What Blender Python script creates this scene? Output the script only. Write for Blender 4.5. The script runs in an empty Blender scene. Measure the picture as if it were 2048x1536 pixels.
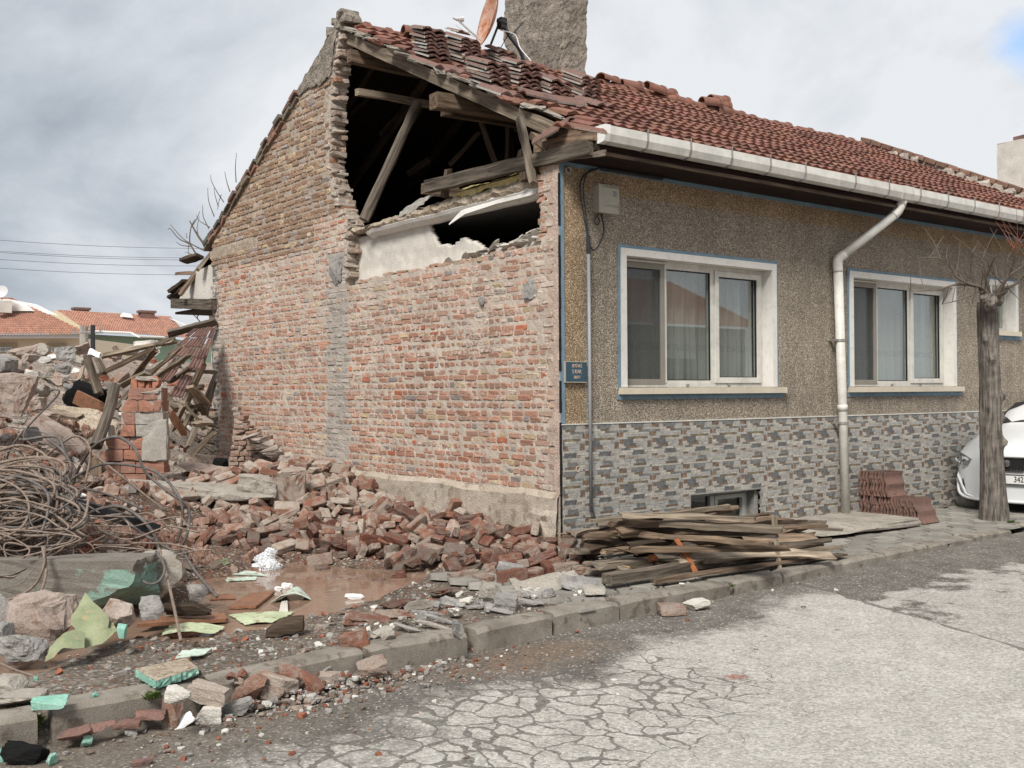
import bpy, math, random
from mathutils import Vector, Matrix, noise, Euler
random.seed(7)
scene = bpy.context.scene
C = scene.collection
R_ = math.radians

# ------------------------------------------------------------------ camera, sky, sun, exposure
FPX = 2117.0                                   # focal length in pixels of a 2048 px wide picture
CAM = Vector((-6.611, -7.780, 1.6))
_az = math.atan2(2726, 2117); _p = R_(.433); _r = R_(.37)
CF = Vector((math.cos(_p)*math.cos(_az), math.cos(_p)*math.sin(_az), math.sin(_p)))
_R0 = Vector((math.sin(_az), -math.cos(_az), 0)); _U0 = _R0.cross(CF)
CR = _R0*math.cos(_r) - _U0*math.sin(_r)
CU = _U0*math.cos(_r) + _R0*math.sin(_r)
cam_data = bpy.data.cameras.new('camera'); cam_data.sensor_width = 36; cam_data.lens = FPX/2048*36
cam_data.clip_end = 900
cam = bpy.data.objects.new('camera', cam_data); C.objects.link(cam)
cam.matrix_world = Matrix(((CR.x, CU.x, -CF.x, CAM.x), (CR.y, CU.y, -CF.y, CAM.y), (CR.z, CU.z, -CF.z, CAM.z), (0, 0, 0, 1)))
scene.camera = cam
scene.view_settings.view_transform = 'Standard'; scene.view_settings.look = 'None'
scene.view_settings.exposure = 0.27; scene.view_settings.gamma = 1.0
scene.render.resolution_x = 1024; scene.render.resolution_y = 768
scene.cycles.use_denoising = True; scene.cycles.denoiser = 'OPENIMAGEDENOISE'; scene.cycles.denoising_input_passes = 'RGB_ALBEDO_NORMAL'; scene.cycles.denoising_prefilter = 'NONE'
scene.cycles.max_bounces = 6; scene.cycles.transparent_max_bounces = 12

SUN = Vector((-.56, -.40, .73)).normalized()
sl = bpy.data.lights.new('sun', 'SUN'); sl.energy = 3.8; sl.angle = R_(18); sl.color = (1, .96, .9)
so = bpy.data.objects.new('sun', sl); C.objects.link(so)
so.rotation_euler = SUN.to_track_quat('Z', 'Y').to_euler(); so.location = (-10, -10, 20)

def nd(nt, typ, **kw):
    n = nt.nodes.new('ShaderNode'+typ)
    for k, v in kw.items():
        k2 = k.replace('_', ' ')
        if k in ('operation', 'blend_type', 'data_type', 'feature', 'noise_dimensions', 'attribute_name', 'sky_type', 'sun_disc', 'sun_elevation', 'sun_rotation', 'distance', 'invert', 'clamp_factor', 'bands_direction', 'wave_type', 'interpolation_type', 'clamp', 'voronoi_dimensions', 'use_clamp', 'air_density', 'dust_density'):
            setattr(n, k, v); continue
        s = None
        if k.startswith('i') and k[1:].isdigit(): s = n.inputs[int(k[1:])]
        else:
            for q in n.inputs:
                if q.name == k2 and q.enabled: s = q; break
            if s is None: s = n.inputs[k2]
        if isinstance(v, bpy.types.NodeSocket): nt.links.new(v, s)
        else:
            if s.type == 'RGBA' and hasattr(v, '__len__') and len(v) == 3: v = (*v, 1)
            s.default_value = v
    return n
def math_(nt, op, a, b=0.0, c=False):
    return nd(nt, 'Math', operation=op, i0=a, i1=b, use_clamp=c).outputs[0]
def vmath(nt, op, a, b=(0, 0, 0)):
    return nd(nt, 'VectorMath', operation=op, i0=a, i1=b).outputs[0]
def ramp(nt, fac, stops, mode='LINEAR'):
    n = nt.nodes.new('ShaderNodeValToRGB'); n.color_ramp.interpolation = mode
    e = n.color_ramp.elements
    while len(e) < len(stops): e.new(.5)
    for i, (p, c) in enumerate(stops):
        e[i].position = p
        e[i].color = (c, c, c, 1) if not hasattr(c, '__len__') else (*c[:3], 1)
    nt.links.new(fac, n.inputs[0]); return n.outputs[0]
def mix(nt, fac, a, b, blend='MIX'):
    n = nt.nodes.new('ShaderNodeMix'); n.data_type = 'RGBA'; n.blend_type = blend
    for s, v in ((n.inputs[0], fac), (n.inputs[6], a), (n.inputs[7], b)):
        if isinstance(v, bpy.types.NodeSocket): nt.links.new(v, s)
        else: s.default_value = (*v, 1) if hasattr(v, '__len__') and len(v) == 3 else v
    return n.outputs[2]
def mapr(nt, v, a, b, c, d):
    return nd(nt, 'MapRange', i0=v, i1=a, i2=b, i3=c, i4=d).outputs[0]

w = bpy.data.worlds.new('World'); scene.world = w; w.use_nodes = True
nt = w.node_tree; nt.nodes.clear()
tc = nd(nt, 'TexCoord').outputs['Generated']
sx = nd(nt, 'SeparateXYZ', i0=tc)
den = math_(nt, 'ADD', math_(nt, 'MAXIMUM', sx.outputs[2], 0.0), .55)
q = nd(nt, 'CombineXYZ', i0=math_(nt, 'DIVIDE', sx.outputs[0], den), i1=math_(nt, 'DIVIDE', sx.outputs[1], den), i2=3.7).outputs[0]
n1 = nd(nt, 'TexNoise', Vector=q, Scale=1.75, Detail=10.0, Roughness=.57, Distortion=.35).outputs[0]
n2 = nd(nt, 'TexNoise', Vector=vmath(nt, 'ADD', q, (7.3, 2.1, 0)), Scale=.7, Detail=3.0, Roughness=.5).outputs[0]
side = math_(nt, 'MULTIPLY', math_(nt, 'SUBTRACT', sx.outputs[0], sx.outputs[1]), .165)
hi = math_(nt, 'MULTIPLY', sx.outputs[2], .12)
v = math_(nt, 'ADD', math_(nt, 'ADD', math_(nt, 'MULTIPLY', n1, 1.15), math_(nt, 'MULTIPLY', n2, .35)), math_(nt, 'ADD', side, hi))
cloud = ramp(nt, v, [(.60, (3.3, 3.7, 4.2)), (.69, (4.3, 4.7, 5.2)), (.77, (5.4, 5.75, 6.2)), (.88, (6.8, 7.0, 7.25))])
sky = nd(nt, 'TexSky', sky_type='NISHITA', sun_disc=False, sun_elevation=math.asin(SUN.z), sun_rotation=math.atan2(SUN.x, SUN.y)).outputs[0]
skyb = mix(nt, 1.0, sky, (1.5, 1.7, 1.9), 'MULTIPLY')
bd = CF + CR*((2060-1024)/FPX) - CU*((80-768)/FPX); bd.normalize()          # the one small blue opening, upper right
gd_ = nd(nt, 'VectorMath', operation='DISTANCE', i0=tc, i1=tuple(bd)).outputs['Value']
gap = ramp(nt, math_(nt, 'ADD', gd_, math_(nt, 'MULTIPLY', math_(nt, 'SUBTRACT', n1, .5), .22)), [(.0, .8), (.033, 0)])
bgc = mix(nt, gap, cloud, skyb)
bg = nd(nt, 'Background', Color=bgc, Strength=.1)
out = nd(nt, 'OutputWorld', Surface=bg.outputs[0])

# ------------------------------------------------------------------ turning picture measurements into places
def ray(px, py): return CF + CR*((px-1024)/FPX) - CU*((py-768)/FPX)
def gz(px, py, z=0.0):
    d = ray(px, py); return CAM + d*((z-CAM.z)/d.z)
def gy(px, py, y=0.0):
    d = ray(px, py); return CAM + d*((y-CAM.y)/d.y)
def gx(px, py, x=0.0):
    d = ray(px, py); return CAM + d*((x-CAM.x)/d.x)
def gd(px, py, depth): return CAM + ray(px, py)*depth
def hit_roof(px, py, off=0.0):                 # front roof slope
    d = ray(px, py)
    # z = RZ + RS*(y-RY)+off
    t = (RZ + RS*(CAM.y-RY) + off - CAM.z)/(d.z - RS*d.y)
    return CAM + d*t
RY, RZ, RS = -.42, 4.05, .488                  # eave line and pitch of the front slope
RIDGE_Y = 4.35; RIDGE_Z = RZ + RS*(RIDGE_Y-RY)
fbm = lambda p, s=1.0, o=4: noise.fractal(Vector(p)*s, 1.0, 2.0, o)

# ------------------------------------------------------------------ mesh builder and tagging
class MB:
    def __init__(s): s.v = []; s.f = []; s.c = []; s.a = []
    def add(s, vs, fs, col=(1, 1, 1), a=0.0):
        o = len(s.v); s.v += [tuple(p) for p in vs]
        for f in fs: s.f.append(tuple(i+o for i in f)); s.c.append(col); s.a.append(a)
    def box(s, lo, hi, col=(1, 1, 1), jit=0.0, m=None, a=0.0):
        x0, y0, z0 = lo; x1, y1, z1 = hi
        vs = [Vector(p) for p in ((x0,y0,z0),(x1,y0,z0),(x1,y1,z0),(x0,y1,z0),(x0,y0,z1),(x1,y0,z1),(x1,y1,z1),(x0,y1,z1))]
        if jit: vs = [p + Vector([random.uniform(-jit, jit) for _ in '123']) for p in vs]
        if m: vs = [m @ p for p in vs]
        s.add(vs, [(0,3,2,1),(4,5,6,7),(0,1,5,4),(1,2,6,5),(2,3,7,6),(3,0,4,7)], col, a)
    def quad(s, a, b, c, d, col=(1, 1, 1)): s.add([a, b, c, d], [(0, 1, 2, 3)], col)
    def tube(s, pts, r, n=6, col=(1, 1, 1), cap=True):
        pts = [Vector(p) for p in pts]; rs = r if hasattr(r, '__len__') else [r]*len(pts)
        vs = []; up = None
        for i, p in enumerate(pts):
            t = (pts[min(i+1, len(pts)-1)] - pts[max(i-1, 0)])
            t = t.normalized() if t.length > 1e-9 else Vector((0, 0, 1))
            if up is None: up = t.orthogonal().normalized()
            up = (up - t*up.dot(t)); up = up.normalized() if up.length > 1e-6 else t.orthogonal().normalized()
            sd = t.cross(up)
            for k in range(n):
                a = 2*math.pi*k/n
                vs.append(p + (up*math.cos(a) + sd*math.sin(a))*rs[i])
        fs = [(i*n+k, i*n+(k+1) % n, (i+1)*n+(k+1) % n, (i+1)*n+k) for i in range(len(pts)-1) for k in range(n)]
        if cap: fs += [tuple(range(n-1, -1, -1)), tuple((len(pts)-1)*n+k for k in range(n))]
        s.add(vs, fs, col)
    def grid(s, fn, nu, nv, col=(1, 1, 1), colfn=None):
        o = len(s.v)
        for j in range(nv+1):
            for i in range(nu+1): s.v.append(tuple(fn(i/nu, j/nv)))
        for j in range(nv):
            for i in range(nu):
                q = o + j*(nu+1) + i
                s.f.append((q, q+1, q+nu+2, q+nu+1)); s.c.append(colfn((i+.5)/nu, (j+.5)/nv) if colfn else col); s.a.append(0.0)
    def lathe(s, prof, n=16, col=(1, 1, 1), m=None):
        vs = []
        for r, z in prof:
            for k in range(n):
                a = 2*math.pi*k/n; p = Vector((r*math.cos(a), r*math.sin(a), z)); vs.append(m @ p if m else p)
        fs = [(i*n+k, i*n+(k+1) % n, (i+1)*n+(k+1) % n, (i+1)*n+k) for i in range(len(prof)-1) for k in range(n)]
        s.add(vs, fs, col)
    def mesh(s, name, mat, smooth=False, off=None):
        me = bpy.data.meshes.new(name)
        vs = s.v if off is None else [(p[0]-off[0], p[1]-off[1], p[2]-off[2]) for p in s.v]
        me.from_pydata(vs, [], s.f)
        if True:
            at = me.attributes.new('Col', 'FLOAT_COLOR', 'FACE')
            at.data.foreach_set('color', [x for c in s.c for x in (*c, 1.0)])
        if any(s.a):
            at = me.attributes.new('smear', 'FLOAT', 'FACE'); at.data.foreach_set('value', s.a)
        if smooth: me.polygons.foreach_set('use_smooth', [True]*len(s.f))
        me.materials.append(mat); me.update(); return me
    def build(s, name, mat, parent=None, smooth=False, local=False):
        if parent is not None:
            o = bpy.data.objects.new(name, s.mesh(name, mat, smooth, None if local else root_loc(parent))); o.parent = parent
        elif local: o = bpy.data.objects.new(name, s.mesh(name, mat, smooth))
        else:
            n = len(s.v); L = (sum(p[0] for p in s.v)/n, sum(p[1] for p in s.v)/n, min(p[2] for p in s.v))
            o = bpy.data.objects.new(name, s.mesh(name, mat, smooth, L)); o.location = L
        C.objects.link(o); return o
def root_loc(o):
    L = Vector((0, 0, 0))
    while o is not None: L += o.location; o = o.parent
    return L
def empty(name, loc=(0, 0, 0)):
    o = bpy.data.objects.new(name, None); C.objects.link(o); o.location = loc; o.empty_display_size = .2; return o
def tag(o, label, cat, group=None, kind=None):
    o['label'] = label; o['category'] = cat
    if group: o['group'] = group
    if kind: o['kind'] = kind
    return o
def struct(o): o['kind'] = 'structure'; return o

def cat_rom(pts, k=8):
    pts = [Vector(p) for p in pts]; P = [pts[0]*2-pts[1]] + pts + [pts[-1]*2-pts[-2]]; out = []
    for i in range(1, len(P)-2):
        a, b, c, d = P[i-1:i+3]
        for j in range(k):
            t = j/k
            out.append(.5*((2*b) + (c-a)*t + (2*a-5*b+4*c-d)*t*t + (3*b-a-3*c+d)*t**3))
    out.append(pts[-1]); return out

# chunk: a lump with flat fracture faces
def cube_grid(n):
    vs = {}; fs = []
    def vid(p):
        k = tuple(round(x*1000) for x in p)
        if k not in vs: vs[k] = (len(vs), p)
        return vs[k][0]
    for ax in range(3):
        for sg in (-1, 1):
            for i in range(n):
                for j in range(n):
                    c = []
                    for di, dj in ((0,0),(1,0),(1,1),(0,1)):
                        p = [0, 0, 0]; p[ax] = sg; p[(ax+1) % 3] = -1+2*(i+di)/n; p[(ax+2) % 3] = -1+2*(j+dj)/n
                        c.append(vid(tuple(p)))
                    fs.append(tuple(c) if sg > 0 else tuple(c[::-1]))
    return [Vector(p) for _, p in sorted(vs.values())], fs
_CG = {n: cube_grid(n) for n in (1, 2, 3, 4, 5, 6, 8, 10, 12)}
def chunk_geo(rng, size, n=4, rnd=.35, cuts=4, rough=.07, cutmin=.55):
    vs, fs = _CG[n]; out = []
    planes = []
    for _ in range(cuts):
        d = Vector([rng.gauss(0, 1) for _ in '123']).normalized(); planes.append((d, rng.uniform(cutmin, .95)))
    off = Vector([rng.uniform(-50, 50) for _ in '123'])
    for p in vs:
        q = p*(1-rnd) + p.normalized()*rnd*1.15
        for d, h in planes:
            t = q.dot(d) - h
            if t > 0: q = q - d*t
        nz = noise.fractal(q*1.6+off, 1, 2, 3)
        q = q + p.normalized()*nz*rough*1.5 + Vector([rng.uniform(-1, 1) for _ in '123'])*rough*.35
        out.append(Vector((q.x*size[0]/2, q.y*size[1]/2, q.z*size[2]/2)))
    return out, fs
# ------------------------------------------------------------------ materials
def new_mat(name, rough=.85, spec=.3, metal=0.0):
    m = bpy.data.materials.new(name); m.use_nodes = True; nt = m.node_tree
    b = nt.nodes['Principled BSDF']; b.inputs['Roughness'].default_value = rough
    b.inputs['Specular IOR Level'].default_value = spec; b.inputs['Metallic'].default_value = metal
    return m, nt, b
def setc(nt, b, c):
    if isinstance(c, bpy.types.NodeSocket): nt.links.new(c, b.inputs['Base Color'])
    else: b.inputs['Base Color'].default_value = (*c, 1)
def bump(nt, b, h, dist=.01, strength=1.0):
    n = nd(nt, 'Bump', Height=h, Distance=dist, Strength=strength); nt.links.new(n.outputs[0], b.inputs['Normal'])
def objc(nt):
    o = nd(nt, 'TexCoord').outputs['Object']; r = nd(nt, 'ObjectInfo').outputs['Random']
    off = nd(nt, 'CombineXYZ', i0=math_(nt, 'MULTIPLY', r, 37.0), i1=math_(nt, 'MULTIPLY', r, 91.0), i2=math_(nt, 'MULTIPLY', r, 53.0)).outputs[0]
    return vmath(nt, 'ADD', o, off), r
def noi(nt, v, s, d=5.0, r=.6, dist=0.0): return nd(nt, 'TexNoise', Vector=v, Scale=s, Detail=d, Roughness=r, Distortion=dist).outputs[0]
def mottled(name, c1, c2, scale=4.0, rough=.85, bscale=60.0, bdist=.004, c3=None, spec=.3, fine=.25):
    m, nt, b = new_mat(name, rough, spec); v, r = objc(nt)
    f = ramp(nt, noi(nt, v, scale, 6, .65), [(.35, 0), (.65, 1)])
    c = mix(nt, f, c1, c2)
    if c3: c = mix(nt, ramp(nt, noi(nt, v, scale*3.1, 4, .6), [(.56, 0), (.64, 1)]), c, c3)
    g = noi(nt, v, bscale, 3, .7)
    c = mix(nt, 1.0, c, ramp(nt, g, [(.25, 1-fine), (.75, 1+fine)]), 'MULTIPLY')
    setc(nt, b, c); bump(nt, b, g, bdist); return m
def attr_mat(name, rough=.85, scale=9.0, amt=.3, bscale=70.0, bdist=.004, spec=.3):
    m, nt, b = new_mat(name, rough, spec); v, r = objc(nt)
    a = nd(nt, 'Attribute', attribute_name='Col').outputs['Color']
    g = noi(nt, v, bscale, 3, .7)
    c = mix(nt, 1.0, a, ramp(nt, noi(nt, v, scale, 6, .65), [(.25, 1-amt), (.75, 1+amt)]), 'MULTIPLY')
    c = mix(nt, 1.0, c, ramp(nt, g, [(.25, .8), (.75, 1.2)]), 'MULTIPLY')
    setc(nt, b, c); bump(nt, b, g, bdist); return m
def plain(name, c, rough=.5, spec=.4, metal=0.0, dirt=.12, scale=6.0):
    m, nt, b = new_mat(name, rough, spec, metal); v, r = objc(nt)
    setc(nt, b, mix(nt, 1.0, c, ramp(nt, noi(nt, v, scale, 6, .65), [(.3, 1-dirt), (.7, 1+dirt*.5)]), 'MULTIPLY')); return m

MORTAR = (.46, .40, .335)
def mat_brickwall():
    m, nt, b = new_mat('brickwork', .9, .2); v = nd(nt, 'TexCoord').outputs['Object']
    a = nd(nt, 'Attribute', attribute_name='Col').outputs['Color']
    sm = nd(nt, 'Attribute', attribute_name='smear').outputs['Fac']
    f = noi(nt, v, 26, 5, .7); g = noi(nt, v, 120, 3, .7); big = noi(nt, v, 1.3, 3, .6)
    k = math_(nt, 'ADD', math_(nt, 'ADD', f, math_(nt, 'MULTIPLY', sm, .42)), math_(nt, 'MULTIPLY', big, .35))
    mc = mix(nt, noi(nt, v, 7, 4), (.40, .33, .275), (.60, .53, .455))
    c = mix(nt, ramp(nt, k, [(.90, 0), (1.04, 1)]), a, mc)
    c = mix(nt, 1.0, c, ramp(nt, noi(nt, v, 2.2, 5, .65), [(.3, .80), (.7, 1.15)]), 'MULTIPLY')
    c = mix(nt, 1.0, c, ramp(nt, g, [(.25, .72), (.75, 1.28)]), 'MULTIPLY')
    setc(nt, b, c); bump(nt, b, math_(nt, 'ADD', g, math_(nt, 'MULTIPLY', f, 1.5)), .006, .9); return m
def mat_loose_brick(name, ca, cb, dust, wet=False):
    m, nt, b = new_mat(name, .45 if wet else .9, .4 if wet else .2); v, r = objc(nt)
    base = mix(nt, r, ca, cb)
    f = math_(nt, 'ADD', noi(nt, v, 9, 5, .65), math_(nt, 'MULTIPLY', math_(nt, 'FRACT', math_(nt, 'MULTIPLY', r, 17.3)), .22))
    c = mix(nt, ramp(nt, f, [(.52, 0), (.70, 1)]), base, dust)
    g = noi(nt, v, 85, 3, .7)
    c = mix(nt, 1.0, c, ramp(nt, g, [(.25, .7), (.75, 1.3)]), 'MULTIPLY')
    setc(nt, b, c); bump(nt, b, g, .006); return m
def mat_wood(name, dark, light, scale=1.0, axis=(1.2, 22, 22)):
    m, nt, b = new_mat(name, .85, .2); v, r = objc(nt)
    vs = nd(nt, 'Mapping', Vector=v, Scale=tuple(a*scale for a in axis)).outputs[0]
    g = noi(nt, vs, 1.6, 7, .62, .4); h = noi(nt, nd(nt, 'Mapping', Vector=v, Scale=(2, 8, 8)).outputs[0], 1.2, 4, .6)
    c = mix(nt, ramp(nt, g, [(.34, 0), (.62, 1)]), dark, light)
    c = mix(nt, 1.0, c, ramp(nt, h, [(.3, .62), (.7, 1.2)]), 'MULTIPLY')
    c = mix(nt, 1.0, c, ramp(nt, r, [(0, .62), (1, 1.5)]), 'MULTIPLY')
    setc(nt, b, c); bump(nt, b, g, .006); return m
def mat_pebble(name):
    m, nt, b = new_mat(name, .85, .3); v = nd(nt, 'TexCoord').outputs['Object']
    a = nd(nt, 'Attribute', attribute_name='Col').outputs['Color']
    vo = nd(nt, 'TexVoronoi', Vector=v, Scale=115.0, feature='F1')
    cell = nd(nt, 'SeparateXYZ', i0=vo.outputs['Color']).outputs[0]
    tint = ramp(nt, cell, [(0, (.46, .42, .38)), (.42, (.78, .74, .69)), (.7, (1.05, 1.02, .97)), (.9, (1.5, 1.46, 1.4)), (1, (1.9, 1.86, 1.8))])
    c = mix(nt, 1.0, a, tint, 'MULTIPLY')
    dist = ramp(nt, vo.outputs['Distance'], [(.35, 1.05), (.8, .6)])
    c = mix(nt, 1.0, c, dist, 'MULTIPLY')
    c = mix(nt, 1.0, c, ramp(nt, noi(nt, v, 1.7, 5, .6), [(.3, .84), (.7, 1.16)]), 'MULTIPLY')
    streak = noi(nt, nd(nt, 'Mapping', Vector=v, Scale=(5.5, 1, .55)).outputs[0], 1.6, 5, .6)
    c = mix(nt, 1.0, c, ramp(nt, streak, [(.32, .88), (.56, 1.04)]), 'MULTIPLY')
    zz = nd(nt, 'SeparateXYZ', i0=v).outputs[2]                  # rain streaks below the window sills
    drip = math_(nt, 'MULTIPLY', math_(nt, 'LESS_THAN', zz, 1.56), mapr(nt, zz, 1.30, 1.56, .35, 1))
    drip = math_(nt, 'MULTIPLY', drip, ramp(nt, noi(nt, nd(nt, 'Mapping', Vector=v, Scale=(9, 1, .5)).outputs[0], 1.9, 4, .6), [(.48, 0), (.62, .38)]))
    c = mix(nt, drip, c, (.10, .088, .074))
    setc(nt, b, c); bump(nt, b, math_(nt, 'SUBTRACT', 1.0, vo.outputs['Distance']), .01, .9); return m
def mat_rooftile(name, base, alt, dark):
    m, nt, b = new_mat(name, .85, .25); v, r = objc(nt)
    a = nd(nt, 'Attribute', attribute_name='Col').outputs['Color']
    c = mix(nt, ramp(nt, noi(nt, v, 3.2, 5, .6), [(.35, 0), (.65, 1)]), base, alt)
    c = mix(nt, ramp(nt, noi(nt, v, 13, 5, .7), [(.55, 0), (.68, 1)]), c, dark)
    c = mix(nt, 1.0, c, a, 'MULTIPLY')
    g = noi(nt, v, 90, 3, .7)
    c = mix(nt, 1.0, c, ramp(nt, g, [(.25, .75), (.75, 1.25)]), 'MULTIPLY')
    setc(nt, b, c); bump(nt, b, g, .004); return m
def mat_road():
    m, nt, b = new_mat('asphalt', .85, .3); v = nd(nt, 'TexCoord').outputs['Object']
    s = nd(nt, 'SeparateXYZ', i0=v); X = s.outputs[0]; Y = s.outputs[1]
    big = noi(nt, v, .9, 6, .62); mid = noi(nt, v, 4.0, 5, .65)
    warp = vmath(nt, 'ADD', v, vmath(nt, 'MULTIPLY', vmath(nt, 'SUBTRACT', nd(nt, 'TexNoise', Vector=v, Scale=3.0, Detail=5.0).outputs['Color'], (.5, .5, .5)), (.35, .35, .35)))
    # signed distance to the long joint between the two asphalt fields
    j = math_(nt, 'ADD', math_(nt, 'ADD', math_(nt, 'MULTIPLY', math_(nt, 'SUBTRACT', X, 1.10), .944), math_(nt, 'MULTIPLY', math_(nt, 'ADD', Y, 1.91), -.33)), math_(nt, 'MULTIPLY', math_(nt, 'SUBTRACT', mid, .5), .10))
    right = ramp(nt, j, [(.0, 0), (.01, 1)])
    # left field: pale worn concrete-like surface away from the kerb
    edge = math_(nt, 'ADD', math_(nt, 'ADD', math_(nt, 'MULTIPLY', Y, -1.0), math_(nt, 'MULTIPLY', math_(nt, 'SUBTRACT', big, .5), 1.5)), math_(nt, 'ADD', math_(nt, 'MULTIPLY', X, .16), math_(nt, 'MULTIPLY', math_(nt, 'SUBTRACT', mid, .5), .5)))
    pale = ramp(nt, mapr(nt, edge, 2.30, 2.62, 0, 1), [(0, 0), (1, 1)])
    edge2 = math_(nt, 'ADD', math_(nt, 'ADD', math_(nt, 'MULTIPLY', Y, -1.0), math_(nt, 'MULTIPLY', math_(nt, 'SUBTRACT', big, .5), 3.4)), math_(nt, 'ADD', math_(nt, 'MULTIPLY', X, .05), math_(nt, 'MULTIPLY', math_(nt, 'SUBTRACT', mid, .5), 1.6)))
    pale2 = math_(nt, 'MULTIPLY', ramp(nt, mapr(nt, edge2, 2.98, 3.25, 0, 1), [(0, 0), (1, 1)]), .85)
    pal = mix(nt, right, pale, pale2)
    stone = nd(nt, 'TexVoronoi', Vector=v, Scale=62.0, feature='F1'); sc = nd(nt, 'SeparateXYZ', i0=stone.outputs['Color']).outputs[0]
    # alligator cracks
    ce = nd(nt, 'TexVoronoi', Vector=nd(nt, 'Mapping', Vector=warp, Scale=(6.4, 4.2, 1.0), Rotation=(0, 0, .5)).outputs[0], Scale=1.0, feature='DISTANCE_TO_EDGE').outputs['Distance']
    zone = math_(nt, 'ADD', nd(nt, 'VectorMath', operation='DISTANCE', i0=nd(nt, 'Mapping', Vector=v, Scale=(.62, .95, 0)).outputs[0], i1=(-1.92, -2.92, 0)).outputs['Value'], math_(nt, 'MULTIPLY', math_(nt, 'SUBTRACT', big, .5), 1.2))
    zon = ramp(nt, mapr(nt, zone, .62, 1.35, 1, 0), [(0, 0), (1, 1)])
    wdt = math_(nt, 'MULTIPLY', zon, math_(nt, 'ADD', .012, math_(nt, 'MULTIPLY', mid, .085)))
    crack = math_(nt, 'MULTIPLY', math_(nt, 'MULTIPLY', math_(nt, 'LESS_THAN', ce, wdt), math_(nt, 'GREATER_THAN', zon, .02)), math_(nt, 'MAXIMUM', ramp(nt, zon, [(.35, 0), (.6, 1)]), ramp(nt, noi(nt, v, 3.3, 4, .6), [(.42, 0), (.5, 1)])))
    worn = math_(nt, 'MULTIPLY', ramp(nt, mapr(nt, zone, .3, 1.9, 1, 0), [(.2, 0), (.7, .8)]), math_(nt, 'MULTIPLY', ramp(nt, noi(nt, v, 3.4, 6, .65), [(.50, 0), (.58, 1)]), ramp(nt, mapr(nt, math_(nt, 'ADD', X, math_(nt, 'MULTIPLY', mid, .8)), -3.9, -2.9, 1, 0), [(0, .15), (1, 1)])))
    c_d = mix(nt, ramp(nt, mid, [(.35, 0), (.65, 1)]), (.105, .095, .083), (.175, .158, .138))
    c_p = mix(nt, ramp(nt, mid, [(.3, 0), (.7, 1)]), (.345, .325, .29), (.445, .425, .385))
    pm = math_(nt, 'MULTIPLY', pal, math_(nt, 'SUBTRACT', 1.0, worn))
    c = mix(nt, pm, c_d, c_p)
    c = mix(nt, math_(nt, 'MULTIPLY', math_(nt, 'GREATER_THAN', sc, .86), ramp(nt, stone.outputs['Distance'], [(.3, .8), (.45, 0)])), c, (.48, .44, .37))
    # brown mud washed along the kerb below the rubble
    md = math_(nt, 'ADD', math_(nt, 'ADD', nd(nt, 'VectorMath', operation='DISTANCE', i0=nd(nt, 'Mapping', Vector=v, Scale=(.55, 1.5, 1)).outputs[0], i1=(-1.3, -3.45, 0)).outputs['Value'], math_(nt, 'MULTIPLY', big, .8)), 0)
    c = mix(nt, ramp(nt, md, [(.65, .75), (1.35, 0)]), c, (.17, .118, .08))
    lft = ramp(nt, mapr(nt, math_(nt, 'ADD', math_(nt, 'ADD', X, math_(nt, 'MULTIPLY', Y, -.35)), math_(nt, 'MULTIPLY', big, 1.2)), -2.6, -1.7, 1, 0), [(0, 0), (1, 1)])
    nearkerb = math_(nt, 'MULTIPLY', lft, ramp(nt, mapr(nt, math_(nt, 'ADD', math_(nt, 'MULTIPLY', Y, -1), math_(nt, 'MULTIPLY', mid, .5)), 2.6, 3.3, 1, 0), [(0, 0), (1, 1)]))
    c = mix(nt, math_(nt, 'MULTIPLY', nearkerb, .8), c, mix(nt, mid, (.10, .08, .062), (.21, .175, .14)))
    # white plaster dust
    c = mix(nt, math_(nt, 'MULTIPLY', nearkerb, ramp(nt, noi(nt, v, 5, 6, .7), [(.6, 0), (.72, .7)])), c, (.48, .46, .43))
    ru = nd(nt, 'VectorMath', operation='DISTANCE', i0=warp, i1=(-1.62, -3.52, -.13)).outputs['Value']
    c = mix(nt, ramp(nt, ru, [(.05, .75), (.10, 0)]), c, (.24, .06, .03))
    cr2 = math_(nt, 'LESS_THAN', math_(nt, 'ABSOLUTE', j), math_(nt, 'ADD', .006, math_(nt, 'MULTIPLY', math_(nt, 'MAXIMUM', math_(nt, 'SUBTRACT', mid, .42), 0.0), .14)))
    allc = math_(nt, 'MAXIMUM', crack, cr2)
    c = mix(nt, math_(nt, 'MULTIPLY', allc, .8), c, (.115, .105, .09))
    g = noi(nt, v, 130, 3, .75)
    c = mix(nt, 1.0, c, ramp(nt, sc, [(0, .74), (.5, 1.0), (1, 1.22)]), 'MULTIPLY')
    c = mix(nt, 1.0, c, ramp(nt, g, [(.25, .62), (.75, 1.38)]), 'MULTIPLY')
    setc(nt, b, c)
    h = math_(nt, 'SUBTRACT', math_(nt, 'ADD', math_(nt, 'MULTIPLY', g, .6), math_(nt, 'MULTIPLY', stone.outputs['Distance'], -.6)), math_(nt, 'MULTIPLY', allc, 1.5))
    bump(nt, b, h, .007); return m
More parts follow.
